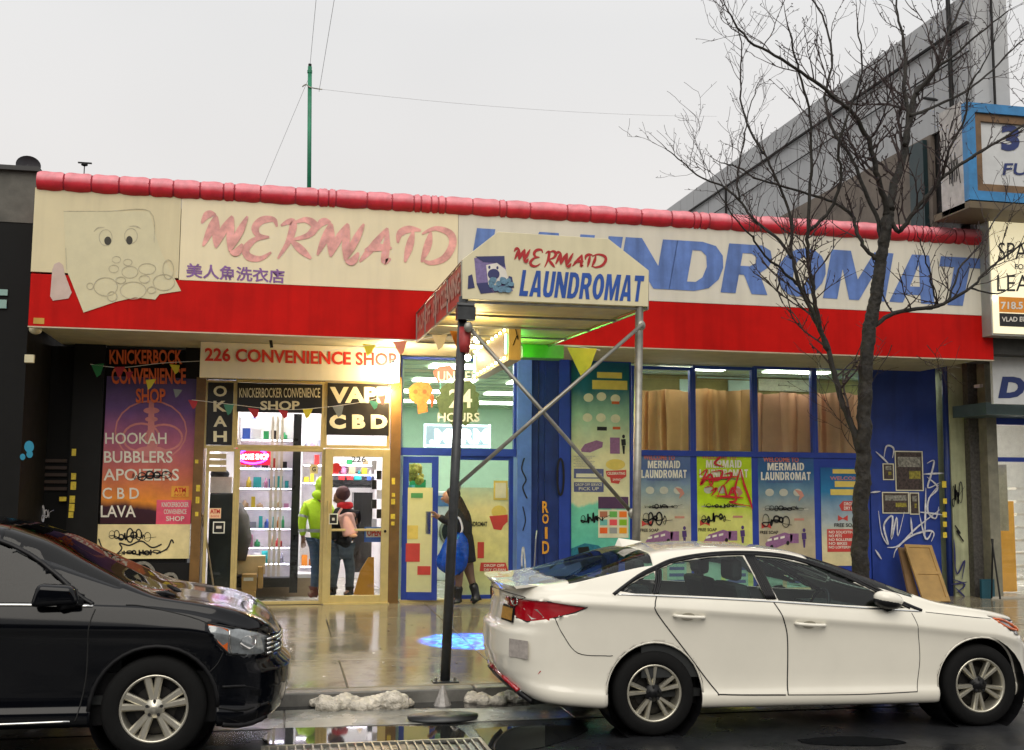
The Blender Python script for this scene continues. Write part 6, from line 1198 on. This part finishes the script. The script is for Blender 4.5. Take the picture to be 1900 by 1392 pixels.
def wheel(Cc, x, far, R, rr_, wd_, m_rim, m_tyre, spokes, S):
    T, w3, HW = Cc['T'], Cc['w3'], Cc['HW']; yl = .035 if not far else 2*HW-.035; sg = 1 if not far else -1
    wl = mk('wheel', None or ([w3((x, yl+sg*.10, R))+Vector(q) for q in ((.02, 0, 0), (-.02, 0, .0), (0, 0, .02))], [(0, 1, 2)]), m_tyre, T)
    def L(prof, n=48):
        V, Fc = lathe(prof, (0, 0, 0), 'y', n, sg); return [w3((x+a, yl+b, R+c)) for a, b, c in V], Fc
    mk('tyre', L([(rr_, .012), (rr_+.012, .0), (rr_+.03, -.004), (R-.03, .0), (R-.008, .018), (R, .045), (R, wd_-.03), (R-.02, wd_), (rr_, wd_)]), m_tyre, wl, True)
    if far: return
    mk('rim', L([(rr_+.002, .012), (rr_-.006, .004), (rr_-.016, .012), (rr_-.022, .05), (rr_-.03, .14)]), m_rim, wl, True)
    mk('brake_disc', L([(rr_-.03, .15), (rr_*.62, .13), (rr_*.62, .11), (.001, .11)]), mat('dark_brake', (.03, .028, .026), .5, .5), wl)
    gs = []
    for k in range(5):
        for s_ in (-1, 1):
            for (r0, r1, w0, w1, a0, a1) in spokes:
                A = 6.2832*k/5+S['rot']; c0, c1 = A+s_*a0, A+s_*a1
                p0 = (math.cos(c0)*r0*rr_, math.sin(c0)*r0*rr_); p1 = (math.cos(c1)*r1*rr_, math.sin(c1)*r1*rr_)
                dx, dz = p1[0]-p0[0], p1[1]-p0[1]; l = math.hypot(dx, dz); nx, nz = -dz/l, dx/l
                V = []
                for (px_, pz_, w_, yy) in ((p0[0], p0[1], w0, .030), (p1[0], p1[1], w1, .014)):
                    for e_, dy_ in ((-1, .014), (-.55, 0), (.55, 0), (1, .014), (1, .05), (-1, .05)): V.append(w3((x+px_+nx*w_*e_, yl+yy+dy_, R+pz_+nz*w_*e_)))
                gs.append((V, [(0, 1, 7, 6), (1, 2, 8, 7), (2, 3, 9, 8), (3, 4, 10, 9), (4, 5, 11, 10), (5, 0, 6, 11), (0, 5, 4, 3, 2, 1), (6, 7, 8, 9, 10, 11)]))
    mk('spokes', merge(*gs), m_rim, wl)
    mk('hub', L([(.001, .020), (.028, .020), (.032, .026), (.066, .030), (.074, .06)], 24), S.get('hub', m_rim), wl, True)
    mk('lug_nuts', merge(*[L([(.001, .015), (.011, .015), (.012, .03)], 8) if False else ([w3((x+.052*math.cos(a)+q[0], yl+q[1], R+.052*math.sin(a)+q[2])) for q in lathe([(.001, .016), (.011, .016), (.012, .03)], (0, 0, 0), 'y', 8)[0]], lathe([(.001, .016), (.011, .016), (.012, .03)], (0, 0, 0), 'y', 8)[1]) for a in [6.2832*k/5+.3 for k in range(5)]]), mat('dark_nut', (.05, .05, .05), .4, .6), wl)
    return wl
def arch(cx, cz, R, n=20, z0=None): return [(cx+R*math.cos(a), cz+R*math.sin(a)) for a in [math.pi*k/n for k in range(n+1)]]+[(cx-R, -.2), (cx+R, -.2)]
def carpaint(name, rgb, rough=.22, coat=1.0, flake=0): return mat(name, rgb, rough, .0, var=.04, scale=2, coat=coat, spec=.12)
m_tyre = mat('tyre_rubber', (.008, .008, .008), .8, var=.2, scale=20, spec=.15); m_gap = mat('panel_gap', (.008, .008, .008), .7, var=0); m_chr = mat('chrome_trim', (.7, .7, .68), .12, 1, var=0); m_trim = mat('black_plastic_trim', (.007, .007, .008), .4, var=0, spec=.3)
m_cg = glass('car_glass', (.72, .88, .84), .5); m_cgd = glass('tinted_glass', (.03, .035, .04), .45)
m_tail = mat('red_lamp_lens', (.42, .004, .012), .1, coat=1, var=0); m_amb = mat('amber_lens', (.62, .12, .015), .15, coat=1, var=0); m_hl = mat('headlamp_lens', (.25, .27, .28), .08, metal=.3, coat=1, var=.3, scale=20)
m_int = mat('dark_cabin_cloth', (.02, .022, .022), .8, var=.2)
def cabin(Cc, xr, xf, zf, belt, seats, m_=None):
    T, w3, HW = Cc['T'], Cc['w3'], Cc['HW']
    bb_ = lambda a, b, c, d, e_, f: ([w3(p) for p in box(a, b, c, d, e_, f)[0]], BF)
    mk('floor_pan', merge(bb_(xr-.2, xf+.3, .12, 2*HW-.12, zf-.06, zf), bb_(xr-.25, xr+.02, .2, 2*HW-.2, zf, belt-.06), bb_(xf-.05, xf+.25, .2, 2*HW-.2, zf, belt-.03), bb_(xr, xf, .06, .10, zf+.1, belt-.12), bb_(xr, xf, 2*HW-.10, 2*HW-.06, zf+.1, belt-.12)), m_int, T)
    for (sx, y0, y1) in seats:
        o = mk('seat', merge(bb_(sx, sx+.5, y0, y1, zf, zf+.22), ([w3((a-(c-zf)*.22 if c > zf+.3 else a, b, c)) for a, b, c in box(sx-.08, sx+.06, y0, y1, zf+.2, zf+.80)[0]], BF), ([w3((a-.20, b, c)) for a, b, c in box(sx-.02, sx+.08, y0+.12, y1-.12, zf+.82, zf+1.0)[0]], BF)), m_int, T); bev(o, .04, 2)
# ---------------------------------------------------------------- white saloon
Wp = carpaint('white_car_paint', (.80, .765, .66), .22)
WIN_R = [(-.27, 1.125), (-.10, 1.215), (.07, 1.29), (.24, 1.335), (.30, 1.345), (.205, 1.10), (.06, 1.095), (-.15, 1.10)]
WIN_R = [(-.28, 1.125), (-.10, 1.21), (.05, 1.27), (.03, 1.18), (-.01, 1.10), (-.15, 1.105)]
WIN_M = [(.02, 1.098), (.06, 1.18), (.09, 1.285), (.24, 1.335), (.55, 1.375), (.84, 1.385), (.95, 1.05), (.5, 1.075)]
WIN_F = [(1.05, 1.04), (.93, 1.383), (1.16, 1.365), (1.40, 1.31), (1.66, 1.22), (1.90, 1.11), (2.10, 1.005), (2.16, .965), (1.6, 1.0)]
TAILW = [(-1.10, 1.05), (-1.06, 1.055), (-.85, 1.05), (-.55, 1.005), (-.65, .965), (-.80, .925), (-1.0, .885), (-1.06, .90), (-1.085, .95), (-1.10, 1.0)]
HEADW = [(2.93, .885), (3.2, .84), (3.55, .78), (3.7, .74), (3.7, .66), (3.45, .68), (3.22, .72), (3.08, .80)]
WS = dict(name='parked_car', origin=(2.93, 8.38), yaw=-.038, hw=.925, x0=-1.21, x1=3.63, dr=.62, df=.95, pr=2.7, pf=2.2, lean=.235, scrz=1.0,
  top=[(-1.4, 1.158), (-1.2, 1.170), (-1.0, 1.175), (-.8, 1.19), (-.62, 1.225), (-.3, 1.335), (-.05, 1.415), (.2, 1.455), (.6, 1.478), (1.0, 1.47), (1.35, 1.43), (1.7, 1.32), (2.1, 1.16), (2.45, 1.02), (2.7, .975), (3.0, .93), (3.3, .86), (3.5, .77), (3.7, .66)],
  belt=[(-1.4, 1.09), (-1.0, 1.11), (-.6, 1.125), (-.28, 1.11), (.05, 1.088), (1.0, 1.035), (2.0, .965), (2.5, .93), (2.9, .88), (3.2, .80), (3.7, .60)],
  crease=[(-1.4, 1.06), (-1.17, 1.06), (-.51, 1.03), (.36, .975), (2.2, .83), (3.0, .74), (3.7, .55)],
  sill=[(-1.4, .38), (-1.2, .33), (-.95, .27), (-.45, .215), (.3, .20), (2.4, .19), (3.2, .2), (3.7, .24)],
  tail=[(.2, .34), (.33, .12), (.48, .03), (.6, .0), (.8, .005), (.83, .06), (1.0, .09), (1.10, .085), (1.15, .035), (1.2, .04)], nose=[(.2, .12), (.4, 0), (.6, .05), (.8, .3), (1, .5)],
  regions=[('skip', arch(0, .335, .385)), ('skip', arch(2.805, .335, .385)), ('tail', TAILW), ('head', HEADW), ('w1', WIN_R), ('w2', WIN_M), ('w3', WIN_F)],
  screens={'rear': (lambda y: -.66-.06*(1-y*y), lambda y: .04-.0*y), 'front': (lambda y: 1.42+.0*y, lambda y: 2.50-.32*y*y)},
  parts={'body': ('body', 0, Wp), 'tail': ('tail_light', .004, m_tail), 'head': ('headlight', .006, m_hl), 'w1': ('quarter_window', .012, m_cg), 'w2': ('rear_side_window', .012, m_cg), 'w3': ('front_side_window', .012, m_cg), 'rear': ('rear_window', .0, m_cg), 'front': ('windscreen', 0.0, m_cg)}, split=('tail', 'head', 'w1', 'w2', 'w3'))
WC = build_car(WS, 'white four-door saloon parked at the kerb with a dented rear bumper', 'car')
ln, on, w3 = WC['line'], WC['on'], WC['w3']; HWw = .925
blk = [(-.33, 1.10), (-.10, 1.235), (.07, 1.305), (.24, 1.36), (.55, 1.402), (.88, 1.412), (1.18, 1.39), (1.42, 1.335), (1.70, 1.235), (1.95, 1.12), (2.15, 1.01), (2.30, .945)]
ln(blk, .017, m_trim, 'window_trim'); ln([(-.30, 1.10), (.05, 1.085), (1.0, 1.03), (2.0, .958), (2.28, .94)], .009, m_chr, 'chrome_strip')
ln([(-.31, 1.115), (-.10, 1.225), (.07, 1.29), (.24, 1.345), (.55, 1.388), (.88, 1.397), (1.18, 1.375), (1.42, 1.32), (1.70, 1.22), (2.0, 1.07), (2.2, .965)], .014, m_trim, 'window_trim')
for dx in (0, .018, .036, .054, .07): ln([(.955+dx, 1.05-.002), (.865+dx*1.0, 1.39)], .012, m_trim, 'door_pillar')
for dx in (0, .02, .035): ln([(-.0+dx*.8, 1.10), (.04+dx, 1.19), (.062+dx, 1.28)], .011, m_trim, 'door_pillar')
ln([(.02, 1.08), (.0, 1.02), (.02, .95), (.25, .66), (.50, .345), (.56, .315), (1.08, .30)], .0055, m_gap, 'door_gap')
ln([(1.00, 1.03), (1.06, .92), (1.105, .78), (1.11, .55), (1.10, .30)], .0055, m_gap, 'door_gap'); ln([(1.10, .30), (1.7, .29), (2.22, .30)], .0045, m_gap, 'door_gap')
ln([(2.22, .30), (2.26, .55), (2.24, .80), (2.2, .93)], .003, m_gap, 'door_gap'); ln([(-.80, .92), (-.74, .80), (-.62, .655), (-.40, .63), (-.34, .63)], .0035, m_gap, 'bumper_gap')
ln([(2.33, .935), (2.7, .895), (2.93, .87)], .0035, m_gap, 'bonnet_gap'); ln([(-1.18, 1.095), (-1.02, 1.075), (-1.04, 1.055)], .003, m_gap, 'boot_gap')
for cx in (0, 2.805): ln([(cx+.393*math.cos(a), .335+.393*math.sin(a)) for a in [math.pi*(k/16) for k in range(0, 17)]], .009, Wp, 'arch_lip', off=-.004, smth=False)
for hx_, hz_ in ((.28, .925), (1.30, .85)):
    h = mk('door_handle', tube(smooth_path([on(hx_-.125, hz_+.01, .0), on(hx_-.10, hz_+.008, .035), on(hx_, hz_, .045), on(hx_+.10, hz_-.004, .035), on(hx_+.125, hz_-.006, 0)]), .014, 8), Wp, WC['T'], True)
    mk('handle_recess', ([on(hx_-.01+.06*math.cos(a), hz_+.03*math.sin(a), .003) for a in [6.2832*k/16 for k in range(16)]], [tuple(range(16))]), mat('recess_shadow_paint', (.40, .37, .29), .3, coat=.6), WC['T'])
ln(TAILW, .0045, m_gap, 'lamp_seal', smth=False, closed=True); ln(HEADW[:3]+HEADW[-2:], .004, m_gap, 'lamp_seal', smth=False)
# mirror
mc = on(1.97, 1.045, .10); t_ = Vector((math.cos(-.038), math.sin(-.038), 0))
V, Fc = ball((0, 0, 0), 1, 12); V = [mc+t_*(x*.115*(1.15 if x > 0 else .95)-z*.03)+Vector((0, 1, 0))*y*.085+Vector((0, 0, 1))*(z*.072*(1 if z > 0 else .85)) for x, y, z in V]
mo = mk('mirror', (V, Fc), Wp, WC['T'], True); mk('mirror_base', tube([on(2.02, .985, .0), mc-Vector((0, 0, .05))], [.03, .05], 8), m_trim, mo, True)
V2, F2 = ball((0, 0, 0), 1, 12); V2 = [mc+t_*(x*.112-z*.03)+Vector((0, 1, 0))*y*.084+Vector((0, 0, 1))*(z*.06-.022) for x, y, z in V2]; mk('mirror_lower', (V2, F2), m_trim, mo, True)
# rear: plate, reflectors, spoiler, emblem, exhaust
def rear_pt(y, z, off=0):   # a point on the tail surface, y from the centre line towards the near side
    best = None
    for k in range(60):
        x = -1.21+k*.012
        a = max(0, x+1.21)/.62; f = (1-(1-min(a, 1))**2.7)**(1/2.7); hwx = .925*f
        if hwx >= y: best = x; break
    x = best+interp(WS['tail'], z)*max(0, 1-(best+1.21)/.5)**2-off; return w3((x, .925-y, z))
pl = mk('number_plate', ([rear_pt(y, z, .012) for y, z in ((.60, .86), (.60, .985), (.33, .985), (.33, .86))]+[rear_pt(y, z, .0) for y, z in ((.60, .86), (.60, .985), (.33, .985), (.33, .86))], BF), m_trim, WC['T'])
mk('plate_face', ([rear_pt(y, z, .017) for y, z in ((.585, .875), (.585, .97), (.345, .97), (.345, .875))], [(0, 1, 2, 3)]), mat('plate_gold', (.42, .22, .04), .5, var=.3, scale=40), pl)
mk('emblem', tube([rear_pt(.60+.055*math.cos(a), 1.035+.035*math.sin(a), .012) for a in [6.2832*k/16 for k in range(17)]], .007, 6), m_chr, WC['T'], True)
mk('emblem', tube([rear_pt(.56, 1.0, .012), rear_pt(.60, 1.035, .012), rear_pt(.64, 1.065, .012)], .008, 6), m_chr, WC['T'])
mk('reflector', ([on(p_, q_, .014) for p_, q_ in ((-1.04, .535), (-.90, .515), (-.92, .488), (-1.02, .50))], [(0, 1, 2, 3)]), m_tail, WC['T']); ln([(-1.17, .44), (-1.12, .40), (-1.05, .34)], .02, m_tail, 'lower_reflector', off=-.01)
ln([(-1.14, .39), (-1.04, .325), (-.95, .265)], .022, m_trim, 'lower_trim', off=-.01)
mk('exhaust_tip', tube([w3((-1.04, .28, .31)), w3((-.9, .30, .30))], .035, 14), m_chr, WC['T'], True)
mk('lamp_insert', ([on(a, b, .002) for a, b in ((-1.02, .985), (-.93, .985), (-.88, .925), (-.97, .905))], [(0, 1, 2, 3)]), mat('clear_lamp_insert', (.55, .5, .45), .1, coat=1, var=.3, scale=40), WC['T'])
spv = [(-1.175+.07*(abs(y)/.80)**3, y, 1.163) for y in [(-.78+1.56*k/16) for k in range(17)]]
V = []; 
for (x, y, z) in spv: V += [w3((x, .925-y, z)), w3((x+.02, .925-y, z-.022)), w3((x+.20, .925-y, z+.0)), w3((x+.12, .925-y, z+.008))]
mk('spoiler', (V, [(i*4+a, i*4+b, i*4+4+b, i*4+4+a) for i in range(16) for a, b in ((0, 1), (1, 2), (2, 3), (3, 0))]+[(0, 1, 2, 3), (67, 66, 65, 64)]), Wp, WC['T'])
mk('bumper_scrape_reflection', ([rear_pt(y, z, .006) for y, z in ((.80, .60), (.80, .74), (.62, .74), (.62, .60))], [(0, 1, 2, 3)]), mat('grey_reflection_tone', (.40, .36, .33), .5, var=.3, scale=20), WC['T'])  # grey-pink reflection painted as the scrape patch's colour
mk('bumper_crack', merge(tube(smooth_path([on(-1.10, .84, .002), on(-1.04, .855, .002), on(-1.02, .83, .0)]), .004, 5), tube(smooth_path([on(-1.06, .82, .003), on(-1.01, .76, .003), on(-.95, .72, .003)]), .005, 5)), m_gap, WC['T'])
mk('roof_fin', ([w3(p) for p in ((-.02, .90, 1.43), (.16, .90, 1.475), (-.05, .925, 1.505), (-.02, .95, 1.43), (.16, .95, 1.475), (-.08, .925, 1.44))], [(0, 1, 2), (3, 2, 4), (1, 4, 2), (0, 2, 5), (3, 5, 2)]), Wp, WC['T'])
ln([(2.97, .868), (3.08, .852), (3.2, .80), (3.25, .76), (3.12, .79), (3.0, .85)], .012, m_amb, 'indicator_lens', off=-.002)
mk('underbody', ([w3(p) for p in box(-.55, 3.2, .2, 1.65, .22, .5)[0]], BF), m_trim, WC['T'])
for cx in (0, 2.805): mk('wheel_well', ([w3((x+cx, y+.23, z+.335)) for x, y, z in lathe([(.40, -.2), (.40, .22), (.001, .22)], (0, 0, 0), 'y', 28)[0]], lathe([(.40, -.2), (.40, .22), (.001, .22)], (0, 0, 0), 'y', 28)[1]), m_trim, WC['T'])
m_alw = mat('brushed_alloy', (.60, .57, .47), .32, .8, var=.05, scale=6)
for cx in (0, 2.805):
    for far in (False, True): wheel(WC, cx, far, .332, .222, .2, m_alw, m_tyre, [(.26, .97, .014, .019, .12, .20)], dict(rot=1.7 if cx == 0 else .9, hub=m_trim))
cabin(WC, -.1, 1.95, .35, .93, [(.15, .25, .80), (.15, 1.05, 1.6), (1.0, .25, .80), (1.0, 1.05, 1.6)])
mk('steering_wheel', tube([w3((1.62+.06*math.sin(a), .55+.17*math.cos(a), .93+.15*math.sin(a))) for a in [6.2832*k/20 for k in range(21)]], .014, 6), m_trim, WC['T'], True)
# ---------------------------------------------------------------- black sport utility
Kp = carpaint('black_car_paint', (.002, .0025, .004), .10, .4)
KWF = [(-.46, 1.098), (-.52, 1.13), (-.70, 1.27), (-.88, 1.40), (-1.08, 1.50), (-1.25, 1.545), (-1.36, 1.12), (-.9, 1.11)]
KWR = [(-1.46, 1.12), (-1.36, 1.55), (-1.7, 1.57), (-2.15, 1.57), (-2.3, 1.15), (-1.8, 1.135)]
KHEAD = [(.33, .955), (.52, .915), (.70, .86), (.86, .76), (.86, .70), (.74, .705), (.60, .715), (.50, .73), (.42, .81)]
KS = dict(name='parked_car', origin=(-.82, 8.24), yaw=0, hw=.91, x0=-3.6, x1=.95, dr=.6, df=.62, pr=3, pf=2.3, lean=.20, scrz=1.06, 
  top=[(-3.7, 1.1), (-3.45, 1.5), (-3.1, 1.62), (-2.5, 1.69), (-1.8, 1.71), (-1.4, 1.70), (-1.1, 1.655), (-.8, 1.55), (-.5, 1.385), (-.2, 1.225), (-.03, 1.145), (.15, 1.115), (.4, 1.075), (.6, 1.02), (.75, .955), (.88, .84), (1.0, .72)],
  belt=[(-3.7, 1.05), (-2.5, 1.17), (-1.5, 1.13), (-.5, 1.09), (-.1, 1.07), (.2, 1.03), (.45, .97), (.7, .87), (.9, .76), (1, .65)],
  crease=[(-3.7, 1.0), (-1.5, .96), (-.5, .93), (.2, .91), (.5, .86), (1, .62)], sill=[(-3.7, .4), (-3, .27), (-.5, .24), (.4, .22), (.7, .19), (.95, .27)],
  tail=[(.2, .1), (1.7, .1)], nose=[(.15, .16), (.24, .06), (.45, 0), (.58, .0), (.66, .075), (.80, .085), (.9, .06), (1, .1)],
  regions=[('skip', arch(0, .362, .425)), ('skip', arch(-2.62, .362, .425)), ('head', KHEAD), ('w1', KWF), ('w2', KWR)],
  screens={'front': (lambda y: -1.02-.1*y, lambda y: .02-.42*y*y), 'rear': (lambda y: -3.45, lambda y: -3.2)},
  parts={'body': ('body', 0, Kp), 'head': ('headlight', .006, m_hl), 'w1': ('front_side_window', .012, m_cgd), 'w2': ('rear_side_window', .012, m_cgd), 'front': ('windscreen', 0, m_cgd), 'rear': ('rear_window', 0, m_cgd)}, split=('head', 'w1', 'w2'))
KC = build_car(KS, 'glossy black sport utility car nosing in at the lower left', 'car')
ln, on, w3 = KC['line'], KC['on'], KC['w3']
ln([(-2.4, 1.14), (-1.4, 1.105), (-.9, 1.095), (-.44, 1.08)], .012, m_chr, 'chrome_strip'); ln([(-.44, 1.08), (-.50, 1.125), (-.58, 1.19)], .010, m_chr, 'chrome_strip')
ln([(-.44, 1.09), (-.54, 1.15), (-.70, 1.285), (-.88, 1.415), (-1.08, 1.515), (-1.3, 1.565), (-1.9, 1.59)], .018, m_trim, 'window_trim'); ln([(-1.41, 1.12), (-1.31, 1.55)], .03, m_trim, 'door_pillar')
ln([(-.42, 1.06), (-.455, .92), (-.46, .6), (-.50, .36), (-.52, .30)], .0055, m_gap, 'door_gap'); ln([(-1.45, 1.1), (-1.46, .6), (-1.45, .3)], .0055, m_gap, 'door_gap')
ln([(-.22, 1.085), (-.1, 1.075), (.2, 1.005), (.34, .955)], .005, m_gap, 'bonnet_gap'); ln([(.46, .74), (.42, .66), (.36, .60)], .004, m_gap, 'bumper_gap')
ln([(-2.2, .30), (-1.2, .295), (-.55, .30)], .010, m_chr, 'sill_strip')
m_clad_k = mat('dark_grey_cladding', (.010, .010, .011), .5, var=.1, spec=.2)
ln([(.435*math.cos(a), .362+.435*math.sin(a)) for a in [math.pi*(k/18) for k in range(0, 19)]], .016, m_clad_k, 'arch_lip', off=-.004, smth=False)
ln([(.46, .50), (.62, .49), (.76, .44), (.86, .40)], .012, m_clad_k, 'bumper_crease'); ln([(.44, .36), (.6, .33), (.78, .34)], .014, m_clad_k, 'bumper_crease'); ln([(.47, .24), (.62, .22), (.78, .24)], .02, m_clad_k, 'lower_trim')
ln(KHEAD, .0075, m_gap, 'lamp_seal', smth=False, closed=True)
ln([(.50, .90), (.505, .80), (.515, .735)], .007, m_chr, 'headlight_divider')
mk('indicator_lens', merge(([on(a, b, .001) for a, b in ((.34, .95), (.49, .905), (.49, .745), (.43, .81))], [(0, 1, 2, 3)])), m_amb, KC['T'])
mk('reflector_bowl', ([Vector(on(.63+.055*math.cos(a), .80+.05*math.sin(a), .003)) for a in [6.2832*k/14 for k in range(14)]], [tuple(range(14))]), m_chr, KC['T'])
mk('fog_lamp', ([Vector(on(.70+.05*math.cos(a), .42+.045*math.sin(a), .004)) for a in [6.2832*k/14 for k in range(14)]], [tuple(range(14))]), m_trim, KC['T'])
def kx(y, z, off=0):
    f = min(1, y/.91); a = 1-(1-f**2.3)**(1/2.3); x = .95-a*.62; x2 = x-interp(KS['nose'], z)*max(0, 1-(.95-x)/.5)**2+off; return w3((x2, .91-y, z))
for z_ in (.70, .735, .77, .80): mk('grille_bar', tube([kx(y, z_, .006) for y in [.66-.1*k for k in range(14)] if y >= 0]+[kx(-0+0*y, z_, .006) for y in (0,)], .010, 6), m_chr, KC['T'], True)
mk('grille', ([kx(y, z, .002) for y in (.68, .5, .3, .1, 0) for z in (.69, .82)], [(i*2, i*2+2, i*2+3, i*2+1) for i in range(4)]), m_trim, KC['T'])
mc = on(-.66, 1.165, .14)
bx_ = box(-.17, .15, -.07, .07, -.075, .085)
V = [mc+Vector((x*(1-.25*(z > 0)), y, z*(.8 if x > 0 else 1))) for x, y, z in bx_[0]]
mo = mk('mirror', (V, BF), Kp, KC['T']); bev(mo, .04, 4); mo.data.polygons.foreach_set('use_smooth', [True]*6); mk('mirror_base', tube([on(-.52, 1.10, 0), mc+Vector((.02, 0, -.05))], [.035, .05], 8), m_trim, mo, True)
for k, pts in enumerate(([(-.10, 1.13, .42), (.04, 1.145, .25), (.10, 1.135, .2)], [(.0, 1.16, .75), (.08, 1.15, .5), (.12, 1.14, .45)])): mk('wiper', tube([w3((a, c, b)) for a, b, c in pts], [.012, .02, .008], 6), m_trim, KC['T'])
mk('underbody', ([w3(p) for p in box(-3.3, .6, .16, 1.66, .24, .6)[0]], BF), m_trim, KC['T'])
for cx in (0, -2.62): mk('wheel_well', ([w3((x+cx, y+.23, z+.362)) for x, y, z in lathe([(.44, -.2), (.44, .22), (.001, .22)], (0, 0, 0), 'y', 28)[0]], lathe([(.44, -.2), (.44, .22), (.001, .22)], (0, 0, 0), 'y', 28)[1]), m_trim, KC['T'])
m_alk = mat('bright_alloy', (.62, .59, .50), .32, .8, var=.05, scale=6)
for cx in (0, -2.62):
    for far in (False, True): wheel(KC, cx, far, .362, .235, .22, m_alk, m_tyre, [(.24, .97, .022, .028, .15, .19)], dict(rot=1.64))
cabin(KC, -3.0, -.5, .45, 1.0, [(-1.5, .25, .8), (-1.5, 1.0, 1.55), (-2.4, .25, .8), (-2.4, 1.0, 1.55)])
